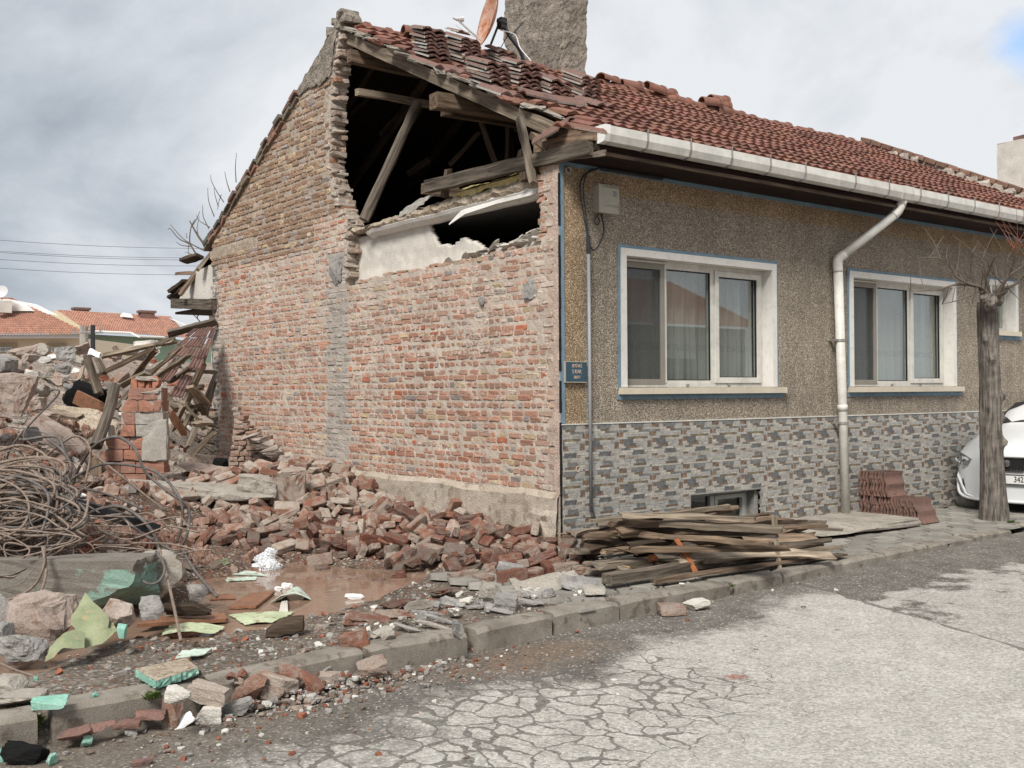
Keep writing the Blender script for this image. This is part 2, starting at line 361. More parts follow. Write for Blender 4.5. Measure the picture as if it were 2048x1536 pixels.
def mat_terrain():
    m, nt, b = new_mat('rubble_soil', .9, .25); v = nd(nt, 'TexCoord').outputs['Object']
    a = nd(nt, 'Attribute', attribute_name='Tint').outputs['Color']
    st = nd(nt, 'TexVoronoi', Vector=v, Scale=34.0, feature='F1'); sc = nd(nt, 'SeparateXYZ', i0=st.outputs['Color']).outputs[0]
    st2 = nd(nt, 'TexVoronoi', Vector=v, Scale=80.0, feature='F1'); sc2 = nd(nt, 'SeparateXYZ', i0=st2.outputs['Color']).outputs[0]
    c = mix(nt, 1.0, a, ramp(nt, noi(nt, v, 3, 6, .65), [(.3, .65), (.7, 1.3)]), 'MULTIPLY')
    c = mix(nt, math_(nt, 'GREATER_THAN', sc, .93), c, (.36, .33, .29))
    c = mix(nt, math_(nt, 'MULTIPLY', math_(nt, 'LESS_THAN', sc, .10), .7), c, (.22, .075, .04))
    c = mix(nt, math_(nt, 'GREATER_THAN', sc2, .95), c, (.42, .39, .35))
    c = mix(nt, 1.0, c, ramp(nt, st.outputs['Distance'], [(.3, 1.1), (.8, .6)]), 'MULTIPLY')
    g = noi(nt, v, 110, 3, .75)
    c = mix(nt, 1.0, c, ramp(nt, g, [(.25, .7), (.75, 1.3)]), 'MULTIPLY')
    setc(nt, b, c); bump(nt, b, math_(nt, 'SUBTRACT', g, st.outputs['Distance']), .015); return m
def mat_water():
    m, nt, b = new_mat('muddy_water', .02, .6); v = nd(nt, 'TexCoord').outputs['Object']
    setc(nt, b, mix(nt, noi(nt, v, 1.6, 4, .6, .5), (.19, .120, .085), (.27, .18, .13)))
    b.inputs['IOR'].default_value = 1.33
    bump(nt, b, noi(nt, v, 9, 3, .5, .6), .012, .14); return m
def mat_glass(name='window_glass', tint=(.90, .93, .92), k=2.4):
    m = bpy.data.materials.new(name); m.use_nodes = True; nt = m.node_tree; nt.nodes.clear()
    ge = nd(nt, 'NewGeometry'); dt_ = nd(nt, 'VectorMath', operation='DOT_PRODUCT', i0=ge.outputs['Incoming'], i1=ge.outputs['Normal']).outputs['Value']
    f = math_(nt, 'MULTIPLY', math_(nt, 'ADD', .04, math_(nt, 'POWER', math_(nt, 'SUBTRACT', 1.0, math_(nt, 'ABSOLUTE', dt_)), 5.0)), k, True)
    t = nd(nt, 'BsdfTransparent', Color=tint); g = nd(nt, 'BsdfGlossy', Color=(.95, .97, .97), Roughness=.015)
    ms = nd(nt, 'MixShader', i0=f, i1=t.outputs[0], i2=g.outputs[0]); nd(nt, 'OutputMaterial', Surface=ms.outputs[0]); return m
def mat_curtain():
    m, nt, b = new_mat('net_curtain', .9, .1); v = nd(nt, 'TexCoord').outputs['Object']
    z = nd(nt, 'SeparateXYZ', i0=v).outputs[2]
    lace = math_(nt, 'MULTIPLY', math_(nt, 'LESS_THAN', math_(nt, 'ABSOLUTE', math_(nt, 'SUBTRACT', z, 2.08)), .04), math_(nt, 'GREATER_THAN', nd(nt, 'TexVoronoi', Vector=v, Scale=28.0).outputs['Distance'], .38))
    setc(nt, b, mix(nt, math_(nt, 'MULTIPLY', lace, .35), mix(nt, noi(nt, v, 2, 3), (.31, .30, .28), (.43, .415, .385)), (.2, .2, .2))); return m
def mat_cobble(): return mottled('paving_stone', (.20, .185, .165), (.30, .275, .245), 2.5, .85, 80, .004, (.15, .14, .12))

MT = {
 'brickwork': mat_brickwall(),
 'brick_dry': mat_loose_brick('dusty_brick', (.255, .13, .088), (.215, .14, .108), (.335, .285, .24)),
 'brick_red': mat_loose_brick('red_brick', (.20, .088, .057), (.16, .078, .056), (.25, .20, .165)),
 'brick_wet': mat_loose_brick('wet_brick', (.13, .045, .027), (.09, .045, .032), (.13, .10, .08), True),
 'attr': attr_mat('weathered', .88), 'attr_smooth': attr_mat('coated', .5, 6, .12, 60, .001, .4),
 'attr_rough': attr_mat('rough_render', .95, 6, .35, 45, .02),
 'concrete': mottled('concrete', (.25, .225, .19), (.36, .33, .285), 3, .9, 55, .006, (.22, .195, .165)),
 'concrete_grey': mottled('grey_concrete', (.20, .19, .18), (.32, .305, .285), 3.5, .9, 55, .008, (.17, .16, .15)),
 'concrete_pink': mottled('pinkish_concrete', (.28, .215, .18), (.36, .30, .26), 3, .9, 55, .008, (.22, .145, .11)),
 'roughcast': mottled('roughcast', (.20, .175, .145), (.33, .29, .245), 5, .95, 38, .03, (.15, .13, .11), .2, .4),
 'plaster': mottled('old_plaster', (.50, .47, .42), (.62, .585, .53), 4, .9, 90, .008, None, .2, .2),
 'foundation': mottled('foundation_render', (.36, .30, .235), (.47, .41, .34), 2.2, .95, 60, .012, (.27, .215, .165)),
 'kerb': mottled('kerb_stone', (.165, .142, .118), (.29, .26, .22), 3, .85, 110, .005, (.14, .115, .09)),
 'pave': mat_cobble(),
 'wood_grey': mat_wood('weathered_timber', (.06, .047, .036), (.225, .185, .145)),
 'wood_brown': mat_wood('brown_timber', (.05, .036, .026), (.205, .145, .10)),
 'wood_dark': mat_wood('dark_timber', (.03, .022, .016), (.085, .058, .04)),
 'wood_pale': mat_wood('pale_timber', (.13, .10, .072), (.35, .285, .215)),
 'wood_gold': mat_wood('split_timber', (.30, .19, .08), (.56, .40, .20)),
 'bark': mat_wood('bark', (.05, .041, .033), (.155, .128, .102), .7),
 'bark_upright': mat_wood('trunk_bark', (.065, .056, .048), (.25, .22, .19), 1.0, (22, 22, 2.6)),
 'orange_paint': mottled('orange_paint', (.36, .125, .045), (.27, .09, .04), 6, .8, 70, .003, (.16, .10, .065)),
 'pebble': mat_pebble('pebbledash'),
 'tile_front': mat_rooftile('clay_tile', (.235, .108, .077), (.17, .088, .066), (.085, .065, .055)),
 'tile_old': mat_rooftile('old_clay_tile', (.20, .112, .09), (.15, .092, .077), (.075, .062, .056)),
 'tile_orange': mat_rooftile('orange_tile', (.44, .235, .17), (.39, .205, .145), (.30, .175, .13)),
 'pvc': plain('white_plastic', (.60, .585, .535), .45, .4, 0, .22, 7),
 'trim': mottled('painted_trim', (.62, .60, .56), (.67, .655, .615), 5, .7, 80, .003, (.58, .555, .515), .3, .06),
 'cream': plain('cream_sill', (.55, .49, .39), .6, .3, 0, .12, 5),
 'blue': plain('blue_paint', (.155, .235, .295), .7, .3, 0, .25, 8),
 'dark_blue': plain('dark_blue_paint', (.055, .085, .11), .6, .3, 0, .3, 12),
 'screen': plain('brown_grey_screen', (.235, .215, .185), .6, .3, 0, .1),
 'rubber': plain('black_rubber', (.012, .012, .012), .6, .3),
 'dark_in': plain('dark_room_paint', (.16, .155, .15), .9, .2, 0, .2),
 'near_black': plain('near_black_surface', (.022, .014, .012), .9, .1, 0, .4),  # one even near-black colour for roof boards and window backing
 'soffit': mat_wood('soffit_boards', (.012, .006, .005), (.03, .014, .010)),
 'glass': mat_glass(), 'glass_dark': mat_glass('dark_glass', (.55, .58, .58), 1.6),
 'curtain': mat_curtain(),
 'steel': plain('galvanised_steel', (.36, .35, .33), .5, .5, .6, .25),
 'rebar': mottled('rusty_steel', (.16, .12, .095), (.26, .205, .165), 20, .75, 120, .001, (.11, .075, .055)),
 'rebar_dark': mottled('dark_steel', (.075, .07, .068), (.15, .135, .125), 20, .6, 120, .001, (.12, .07, .05)),
 'rust': mottled('rusty_plate', (.42, .15, .06), (.52, .40, .33), 5, .7, 60, .002, (.30, .085, .03)),
 'pipe_grey': plain('grey_conduit', (.27, .28, .29), .5), 'cable': plain('dark_cable', (.03, .03, .032), .6),
 'white_cable': plain('white_cable', (.7, .7, .7), .5),
 'box': plain('beige_plastic', (.36, .34, .28), .55, .35, 0, .14), 'sign': plain('sign_blue', (.032, .075, .105), .55, .4, 0, .2),
 'letters': plain('faded_letters', (.58, .42, .34), .6, .3, 0, .3, 40), 'letters_dark': plain('stamped_letters', (.20, .21, .19), .6),
 'foam': mottled('turquoise_foam', (.16, .35, .28), (.26, .43, .35), 8, .8, 70, .003),
 'green_sheet': mottled('pale_green_sheet', (.17, .20, .11), (.27, .29, .175), 5, .75, 60, .002, (.30, .25, .14), .3, .1),
 'lime_sheet': mottled('lime_sheet', (.36, .41, .25), (.48, .52, .35), 3, .7, 60, .002, (.26, .215, .13), .3, .15),
 'mint_sheet': mottled('mint_sheet', (.38, .47, .39), (.52, .59, .51), 3, .7, 60, .002, (.27, .23, .17), .3, .1),
 'styro': plain('white_foam', (.78, .78, .76), .8, .2, 0, .1),
 'brown_board': mottled('soaked_board', (.26, .125, .07), (.20, .10, .06), 5, .5, 60, .002, (.15, .08, .05)),
 'black_fill': plain('flat_black', (.01, .01, .01), .9, .1), 'black_metal': plain('black_metal', (.018, .018, .02), .45, .5),
 'terrain': mat_terrain(), 'road': mat_road(), 'water': mat_water(),
 'weed': mottled('weed', (.05, .085, .02), (.09, .13, .03), 20, .8), 'moss': mottled('moss', (.06, .075, .025), (.10, .12, .05), 20, .9),
 'wool': mottled('mineral_wool', (.55, .45, .17), (.66, .57, .30), 6, .95, 60, .01, (.30, .24, .13)),
 'reed': mottled('reed_and_clay', (.30, .24, .175), (.44, .375, .295), 9, .95, 40, .02, (.20, .15, .11), .2, .4),
 'car': plain('white_car_paint', (.66, .67, .68), .25, .6, 0, .02), 'chrome': plain('chrome', (.6, .6, .6), .15, .6, 1.0, .05),
 'lamp': plain('lamp_reflector', (.45, .47, .48), .2, .6, .7, .3, 30), 'plate': plain('plate_white', (.72, .72, .70), .5), 'plate_blue': plain('plate_blue', (.02, .09, .42), .5),
 'black_ink': plain('black_ink', (.012, .012, .012), .5),
 'cream_wall': plain('cream_wall', (.72, .62, .46), .85, .2, 0, .06), 'white_wall': plain('white_wall', (.72, .70, .66), .85, .2, 0, .06),
 'green_wall': plain('green_wall', (.30, .42, .32), .85, .2, 0, .1), 'tan_wall': plain('tan_wall', (.42, .35, .23), .9, .2, 0, .15),
 'dish': plain('dish_grey', (.55, .55, .55), .5),
 'wire': plain('wire', (.10, .10, .11), .6), 'twig': plain('twig', (.12, .095, .075), .8), 'twig_red': plain('red_twig', (.26, .08, .045), .8),
}
_wm, _wn, _wb = new_mat('spray', .15, .5); setc(_wn, _wb, (.93, .95, .97)); _wb.inputs['Transmission Weight'].default_value = .12; _wb.inputs['IOR'].default_value = 1.33
MT['spray'] = _wm
# ------------------------------------------------------------------ ground, road, pavement, rubble ground
def lerp(a, b, t): return a + (b-a)*t
def interp(x, pts):
    if x <= pts[0][0]: return pts[0][1]
    for (a, va), (b, vb) in zip(pts, pts[1:]):
        if x <= b: return lerp(va, vb, (x-a)/(b-a))
    return pts[-1][1]
def kerb_y(x): return interp(x, [(-12, -2.40), (-5.4, -2.14), (-2.5, -1.99), (-1.0, -1.93), (1.0, -1.91), (3.4, -1.83), (5.4, -1.73), (20, -1.1)])
def road_z(x): return interp(x, [(-9, -.21), (-5, -.185), (-1, -.14), (1.5, -.085), (4, -.06), (20, -.05)])
mb = MB(); xs = [-600, -60] + [-20+.5*i for i in range(91)] + [60, 600]
g_ = MB(); g_.quad((-700, -700, -.45), (700, -700, -.45), (700, 700, -.45), (-700, 700, -.45)); struct(g_.build('ground', MT['concrete_pink']))
xs = [-40 + .5*i for i in range(161)]
ys = [0, .15, .5, 1, 2, 3.5, 5.5, 7, 9.5]
def roadpt(u, v):
    x = xs[int(round(u*160))]; d = ys[int(round(v*8))]; return (x, kerb_y(x)+.03-d, road_z(x) + .02*math.sin(min(d, 7)/7*3.14) + .006*fbm((x, d, 0), .8))
ro = MB(); ro.grid(lambda u, v: roadpt(u, 1-v), 160, 8)
me = ro.mesh('road', MT['road'], True); ob = bpy.data.objects.new('road', me); C.objects.link(ob); struct(ob)
# base of the pavement on the right, hexagonal stones set into it
pv = MB()
pv.grid(lambda u, v: (-1.2+16*u, lerp(kerb_y(-1.2+16*u)+.05, .0, v), -.018), 60, 4, (.085, .078, .066))
rng = random.Random(3)
R = .165
for i in range(-4, 60):
    for j in range(0, 16):
        cx = -.4 + i*R*1.5; cy = -2.1 + (j + .5*(i % 2))*R*math.sqrt(3)
        if cy < kerb_y(cx)+.12 or cy > .02 or cx > 12: continue
        hz = rng.uniform(-.004, .006); ang = rng.uniform(-.05, .05); col = rng.uniform(.75, 1.2); rr = R*rng.uniform(.93, .98)
        c3 = (.25*col, .235*col, .205*col)
        top = []; bot = []
        for k in range(6):
            a = ang + k*math.pi/3 + rng.uniform(-.05, .05)
            top.append((cx+rr*.955*math.cos(a), cy+rr*.955*math.sin(a), hz+.004+rng.uniform(-.003, .003))); bot.append((cx+rr*math.cos(a), cy+rr*math.sin(a), -.02))
        pv.add(top+bot, [tuple(range(6))] + [(k, 6+k, 6+(k+1) % 6, (k+1) % 6) for k in range(6)], c3)
pvo = bpy.data.objects.new('pavement', pv.mesh('pavement', attr_mat('paving', .85, 5, .3, 90, .004))); C.objects.link(pvo); struct(pvo)

# kerb stones, one by one
breaks = [(-11.2, -10.1), (-10.1, -9.0), (-9.0, -7.9), (-7.9, -6.6), (-6.58, -5.24), (-5.16, -4.38), (-4.3, -3.32), (-3.28, -2.50), (-2.42, -1.74), (-1.70, -1.04), (-1.02, .24), (.29, .93), (.96, 1.83), (1.86, 2.58), (2.61, 3.38), (3.41, 3.80), (3.84, 4.36), (4.40, 5.30), (5.75, 6.6), (6.64, 7.7), (7.74, 8.9), (8.94, 10.0)]
klab = {4: 'dirty kerb stone at the bottom left corner with a weed at its end', 5: 'long low kerb stone with green foam scrap lying on it',
        6: 'kerb stone half buried under broken bricks and plaster', 7: 'clean straight kerb stone right of the fallen broken bricks', 8: 'kerb stone in front of the grey plaster rubble', 9: 'kerb stone below the ends of the timber pile beside a dark gap',
        10: 'long kerb stone behind the two bricks lying on the road', 11: 'kerb stone under the lower end of the upright thin stick', 12: 'kerb stone right of the thin upright stick',
        15: 'short chipped kerb stone, left of the two short ones', 16: 'short tilted kerb stone with broken left end', 17: 'kerb stone just in front of the tree trunk'}
for i, (a, b) in enumerate(breaks):
    rng = random.Random(50+i); m_ = MB(); n = 8
    tilt = rng.uniform(-.012, .012); dy = rng.uniform(-.012, .012)
    def kp(u, v, a=a, b=b, tilt=tilt, dy=dy, rng=rng):
        x = lerp(a, b, u); prof = [(-.004, -.30), (-.002, -.03), (.018, -.006), (.16, 0), (.175, -.02), (.175, -.3)]
        py, pz = prof[int(round(v*5))]
        ex = .012 if u in (0, 1) else 0
        return (x, kerb_y(x)+dy+py+ex+.006*fbm((x, v*2, i), 5), .012+tilt*(u-.5)*2+pz - ex + .007*fbm((x, v*3, i+9), 7))
    m_.grid(lambda u, v: kp(u, v), n, 5)
    for u in (0, 1):
        vs = [kp(u, k/5) for k in range(6)]; m_.add(vs, [tuple(range(6))[::-1] if u == 0 else tuple(range(6))])
    o = m_.build('kerb_stone', MT['kerb'])
    tag(o, klab.get(i, 'worn grey kerb stone along the road edge beyond the timber pile' if i > 12 else 'grey kerb stone along the road at the left'), 'kerb stone', 'kerb stones along the road')

# rubble ground
ctl = [(-14, -1.9, -.02), (-11, -1.9, -.02), (-8, -1.9, -.02), (-6, -1.8, -.03), (-5, -1.7, -.02), (-4, -1.7, -.01), (-3, -1.65, 0), (-2, -1.6, 0), (-1, -1.55, 0), (0, -1.5, -.01), (.6, -1.4, -.02), (1, -.7, -.05), (.6, -.3, -.03), (0.1, -.2, .05),
       (-4.3, -.75, -.04), (-3.6, -.95, -.05), (-2.9, -.95, -.03), (-2.3, -.6, -.05), (-1.7, -.25, -.04),
       (-3.75, -.45, -.14), (-3.2, -.3, -.15), (-2.6, -.1, -.16), (-2.6, .6, -.16), (-3.2, .4, -.15), (-2.0, .9, -.15), (-2.3, 1.4, -.14), (-1.6, .6, -.13), (-2.9, 1.2, -.14), (-3.9, .0, -.12), (-1.9, .3, -.14), (-2.0, 1.7, -.10), (-4.4, -.3, -.12), (-5.2, -.4, -.10), (-6.5, -.5, -.06), (-1.08, .15, -.03), (-1.22, 1.05, -.02), (-.92, .6, .02), (-1.35, .6, -.12)]
for px, py, d in [(690, 955, 13.4), (640, 945, 13.1), (600, 935, 12.9), (560, 960, 12.3), (650, 1000, 12.2), (760, 1012, 12.6), (850, 1030, 12), (930, 1050, 11.3), (1000, 1050, 10.9), (1060, 1090, 10.5), (1110, 1090, 10.2),
                  (480, 1040, 11.4), (400, 1090, 10.6), (560, 1060, 11.3), (620, 1100, 10.9), (720, 1090, 10.9), (800, 1110, 10.5), (900, 1120, 10.1), (960, 1135, 9.7), (1010, 1120, 10), (1080, 1130, 9.7), (700, 1040, 11.8), (640, 1060, 11.4),
                  (400, 1130, 9.9), (330, 1100, 9.8), (250, 1065, 9.9), (150, 1040, 9.7), (50, 1060, 9.2), (0, 1060, 8.9), (-120, 1050, 9), (-120, 1150, 8), (60, 1190, 8.2), (230, 1190, 8.3), (330, 1170, 8.7),
                  (330, 1000, 11.4), (200, 970, 11), (100, 915, 11.2), (0, 870, 11), (-150, 850, 11.5), (270, 975, 12.7), (430, 955, 13.4), (500, 945, 14.2), (380, 935, 15), (430, 915, 16.6), (330, 905, 15.5), (150, 860, 14.5), (60, 830, 14), (230, 850, 16.5), (330, 850, 17.5), (420, 880, 18),
                  (100, 760, 20), (180, 765, 21), (0, 745, 19), (-100, 740, 19), (60, 715, 24), (130, 722, 26), (250, 728, 28), (350, 726, 30), (-200, 740, 20), (400, 730, 34), (-200, 720, 30), (100, 800, 17), (-100, 800, 16)]:
    p = gd(px, py, d); ctl.append((p.x, p.y, p.z))
import numpy as np
ctl_a = np.array(ctl)
def terrain_np(X, Y):
    d2 = (X[..., None]-ctl_a[:, 0])**2 + (Y[..., None]-ctl_a[:, 1])**2 + .02
    wgt = 1/d2**1.9
    return (wgt*ctl_a[:, 2]).sum(-1)/wgt.sum(-1)
def th(x, y): 
    b = float(terrain_np(np.array([x]), np.array([y]))[0])
    r = min(1, max(0, (y+.9)/2.2)) if y < 1.3 else 1
    wet = interp(math.hypot((x+2.9)/1.6, (y-.4)/1.1), [(.8, .15), (1.4, 1)])
    return b + (.012 + .05*r*wet)*fbm((x, y, 0), 2.3) + (.006+.022*r*wet)*fbm((x, y, 5), 9)
ysr = []; y = -2.02; st = .045
while y < 48:
    ysr.append(y); st = .045 if y < 5 else st*1.035
    y += st
xsr = [-15 + i*.16 for i in range(44)]; xsr += [-8.0 + i*.05 for i in range(1, 161)] + [.1, .25, .45, .7, 1.0, 1.6, 2.4, 3.5, 5, 7, 9, 12]
xsr = sorted(set(round(x, 4) for x in xsr))
X, Y = np.meshgrid(np.array(xsr), np.array(ysr))
Z = np.concatenate([terrain_np(X[i:i+40], Y[i:i+40]) for i in range(0, len(ysr), 40)])
tv = []; tint = []; rng = random.Random(5)
for j, yy in enumerate(ysr):
    ky = None
    for i, x in enumerate(xsr):
        yk = kerb_y(x)+.12
        y2 = max(yy, yk) if j else kerb_y(x)+.03
        r = min(1, max(0, (y2+.9)/2.2)) if y2 < 1.3 else 1
        wet = interp(math.hypot((x+2.9)/1.6, (y2-.4)/1.1), [(.8, .15), (1.4, 1)])
        z = float(Z[j, i]) + (.012 + .05*r*wet)*fbm((x, y2, 0), 2.3) + (.006+.022*r*wet)*fbm((x, y2, 5), 9)
        if x > .02 and y2 < 8.7: z = min(z, .03) if y2 < .1 and x < 1.05 else -.3
        if x > .1 and y2 < 8.7: z -= .05*(x-.1)
        if 8.7 > y2 >= .05 and x > -.02: z = min(z, .7)
        if j == 0: z = road_z(x)-.03
        tv.append((x, y2, z))
        # tint: dirt by the kerb, red brick dust at the wall, pink-grey farther back, dark mud around the water
        n = .5+.5*fbm((x, y2, 3), 1.1)
        dirt = Vector((.155, .125, .097)).lerp(Vector((.26, .225, .185)), n)
        red = Vector((.14, .082, .058)).lerp(Vector((.20, .14, .108)), n)
        pink = Vector((.29, .22, .18)).lerp(Vector((.38, .325, .275)), n)
        mud = Vector((.12, .08, .055))
        c = dirt
        t = min(1, max(0, (y2-.4)/1.0)); c = c.lerp(red, t)
        t = min(1, max(0, (y2-3.4)/2.5 + max(0, (-x-3.2)*.5))) if y2 > 1.2 else 0; c = c.lerp(pink, t)
        dw = math.hypot((x+2.9)/1.5, (y2-.4)/1.15)
        c = c.lerp(mud, max(0, min(1, 1.9-1.5*dw))*.85)
        tint.append((c.x, c.y, c.z, 1))
W_ = len(xsr); tf = []
for j in range(len(ysr)-1):
    for i in range(W_-1):
        if xsr[i] >= .02 and .1 < ysr[j] < 8.6: continue
        if xsr[i] >= 1.0 and ysr[j] < 8.6: continue
        tf.append((j*W_+i, j*W_+i+1, (j+1)*W_+i+1, (j+1)*W_+i))
me = bpy.data.meshes.new('terrain'); me.from_pydata(tv, [], tf)
at = me.attributes.new('Tint', 'FLOAT_COLOR', 'POINT'); at.data.foreach_set('color', [x for c in tint for x in c])
me.polygons.foreach_set('use_smooth', [True]*len(tf)); me.materials.append(MT['terrain'])
o = bpy.data.objects.new('terrain', me); C.objects.link(o); struct(o)
# puddle
wm = MB(); WZ = -.066
wm.grid(lambda u, v: (-6.4+5.4*u, -1.1+3.2*v, WZ), 2, 2); wo = bpy.data.objects.new('water', wm.mesh('water', MT['water'])); C.objects.link(wo); struct(wo)

# ------------------------------------------------------------------ the half demolished house
house = empty('house', (0, 0, 0))
tag(house, 'half demolished brick house with its gable wall torn open and a red tiled roof', 'house')
HX1 = 11.7; GD = 8.53
BR = random.Random(11)
def slope_z(y): return 4.16 + (GD-y)*.525
def edge_y(z): return interp(z, [(3.0, 4.18), (3.7, 4.2), (3.78, 4.2), (4.0, 4.36), (4.25, 4.52), (4.6, 4.66), (5.0, 4.62), (5.5, 4.60), (5.85, 4.52), (6.1, 4.42), (6.5, 4.3)])
def wtop(y): return 3.02 + .03*fbm((y, 0, 0), 2.5) + interp(y, [(.2, .10), (.6, .05), (1.2, 0), (3.4, -.01), (4.1, -.05)])
def in_wall(y, z, m=0.0):
    if y < -.02 or y > GD or z < -.2: return False
    if z < .62 and y < 4.25: return False
    if z < 3.06:
        if y < 4.2: return z < wtop(y) - m
        return True
    if y < .22 + .05*math.sin(z*41) : return z < 3.80
    return y > edge_y(z) + m and z < slope_z(y) - .05
def upper(z, y): return z > 3.9 or (z > 3.55 and y > 5)
# mortar body
gm = MB(); S = .045; NY = int(8.6/S); NZ = int(6.6/S)
cell = {}
for i in range(NY):
    for k in range(NZ):
        y = (i+.5)*S-.02; z = (k+.5)*S-.1
        if y > .01 and in_wall(y, z, .01): cell[(i, k)] = True
vid = {}
def gv(i, k, back=False):
    key = (i, k, back)
    if key not in vid:
        y = i*S-.02; z = k*S-.1
        x = .24 if back else .001 + .007*fbm((y, z, 2), 9) + .004*fbm((y, z, 8), 30)
        vid[key] = len(gm.v); gm.v.append((x, y + (0 if back else .01*fbm((y, z, 4), 14)), z))
    return vid[key]
for (i, k) in cell:
    y = (i+.5)*S; z = (k+.5)*S-.1
    nn = fbm((y, z, 0), 1.2); mc = Vector((.43, .36, .30)).lerp(Vector((.52, .45, .38)), .5+.5*nn)
    if upper(z, y): mc = Vector((.34, .285, .225)).lerp(Vector((.42, .36, .30)), .5+.5*nn)
    if 4.12 < y + .06*fbm((y, z, 5), 3) < 4.72 and z < 3.45: mc = Vector((.39, .35, .305))
    if y < .2: mc = Vector((.44, .345, .28))
    mc = tuple(mc)
    gm.f.append((gv(i, k), gv(i, k+1), gv(i+1, k+1), gv(i+1, k))); gm.c.append(mc); gm.a.append(.001)
    gm.f.append((gv(i, k, 1), gv(i+1, k, 1), gv(i+1, k+1, 1), gv(i, k+1, 1))); gm.c.append((.3, .28, .25)); gm.a.append(.001)
    for (di, dk, a, b) in ((-1, 0, (i, k), (i, k+1)), (1, 0, (i+1, k+1), (i+1, k)), (0, -1, (i+1, k), (i, k)), (0, 1, (i, k+1), (i+1, k+1))):
        if (i+di, k+dk) not in cell:
            gm.f.append((gv(*a), gv(*a, True), gv(*b, True), gv(*b))); gm.c.append((.40, .35, .30)); gm.a.append(.001)
# the bricks
def brick_front(m_, y0, y1, z0, z1, x, col, sm, rng=BR, depth=.03):
    c = min(.014, (y1-y0)*.2); j = lambda s=.004: rng.uniform(-s, s)
    ring = [(y0+c, z0), (y1-c, z0), (y1, z0+c), (y1, z1-c), (y1-c, z1), (y0+c, z1), (y0, z1-c), (y0, z0+c)]
    base = [(x+depth, a+j(), b+j(.003)) for a, b in ring]
    cy, cz = (y0+y1)/2, (z0+z1)/2
    fr = [(x+.004+j(.003), cy+(a-cy)*.95+j(), cz+(b-cz)*.92+j(.003)) for (_, a, b) in base]
    t = rng.uniform(-.004, .004); fr2 = [(x + t*(1 if i < 4 else -1), cy+(p[1]-cy)*.78+j(.003), cz+(p[2]-cz)*.68) for i, p in enumerate(fr)]
    m_.add(base+fr+fr2, [(i, 8+i, 8+(i+1) % 8, (i+1) % 8) for i in range(8)] + [(8+i, 16+i, 16+(i+1) % 8, 8+(i+1) % 8) for i in range(8)] + [tuple(range(23, 15, -1))], col, sm)
row = 0; z = -.12; CH = .0735
while z < 6.4:
    zz = z + .01*math.sin(row*2.1); y = -.02 - BR.uniform(0, .1)
    kind = BR.random()
    while y < GD:
        zc = zz+.03
        if upper(zc, y): L = .105 if BR.random() < (.75 if row % 2 else .4) else .21
        else: L = (.215 if (row % 3) and BR.random() < .78 else .105)
        L *= BR.uniform(.86, 1.1)
        y1 = y+L; yc = (y+y1)/2; sag = .012*fbm((y, row*.3, 0), .9)
        up = upper(zc, yc)
        if in_wall(yc, zc, .02) and in_wall(y+.02, zc) and not (yc > 6.85 and 3.74 < zc < 3.91) and not (slope_z(yc) < zc+.13) and not (zc > 5.62 - (yc-4.6)*.0 and zc > 5.72):
            g = BR.gauss(0, 1)
            greyzone = (4.1 < yc < 4.75 and zc < 3.4) or (yc > 8.25 and zc < 3.6)
            if up:
                col = Vector((.325, .225, .155)).lerp(Vector((.27, .17, .115)), min(1, max(0, .45+.3*g)))
            else:
                lf = min(1, max(0, (yc-3.2)/3))
                col = Vector((.40, .21, .145)).lerp(Vector((.36, .23, .175)), min(1, max(0, .4+.35*g)))
                col = col.lerp(Vector((.42, .245, .18)), lf*.8)
                if zc > 2.4: col = col.lerp(Vector((.42, .27, .205)), .45)
            rr = BR.random()
            if rr < .035 and not up: col = Vector((.42, .15, .085))
            elif rr < .09: col = Vector((.29, .25, .225))
            elif rr > .93: col = Vector((.45, .34, .22))
            if greyzone and BR.random() < .88: col = Vector((.33, .285, .245)).lerp(Vector((.38, .34, .30)), BR.random())
            if yc < .22: col = Vector((.40, .28, .215))
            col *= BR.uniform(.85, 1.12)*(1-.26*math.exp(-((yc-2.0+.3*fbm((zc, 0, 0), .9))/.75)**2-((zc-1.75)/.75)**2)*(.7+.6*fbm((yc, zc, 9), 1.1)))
            sm = (.26 if up else .38 + .34*max(0, fbm((yc, zc, 7), .55)) + (-.02 if yc > 4.7 else 0) + (.2 if yc < .3 else 0) + (.06 if zc > 2.4 else 0)) + BR.uniform(-.2, .28)
            sm -= .18 if (zc < 2.0 and .4 < yc < 3.4) else 0
            pr = BR.uniform(-.009, .0) - (.006 if up else 0)
            if BR.random() < .06: pr = .002
            gap = BR.uniform(.006, .012)
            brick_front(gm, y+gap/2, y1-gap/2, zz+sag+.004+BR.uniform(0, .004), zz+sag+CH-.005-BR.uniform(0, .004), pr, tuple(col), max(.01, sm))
        y = y1
    z += CH; row += 1
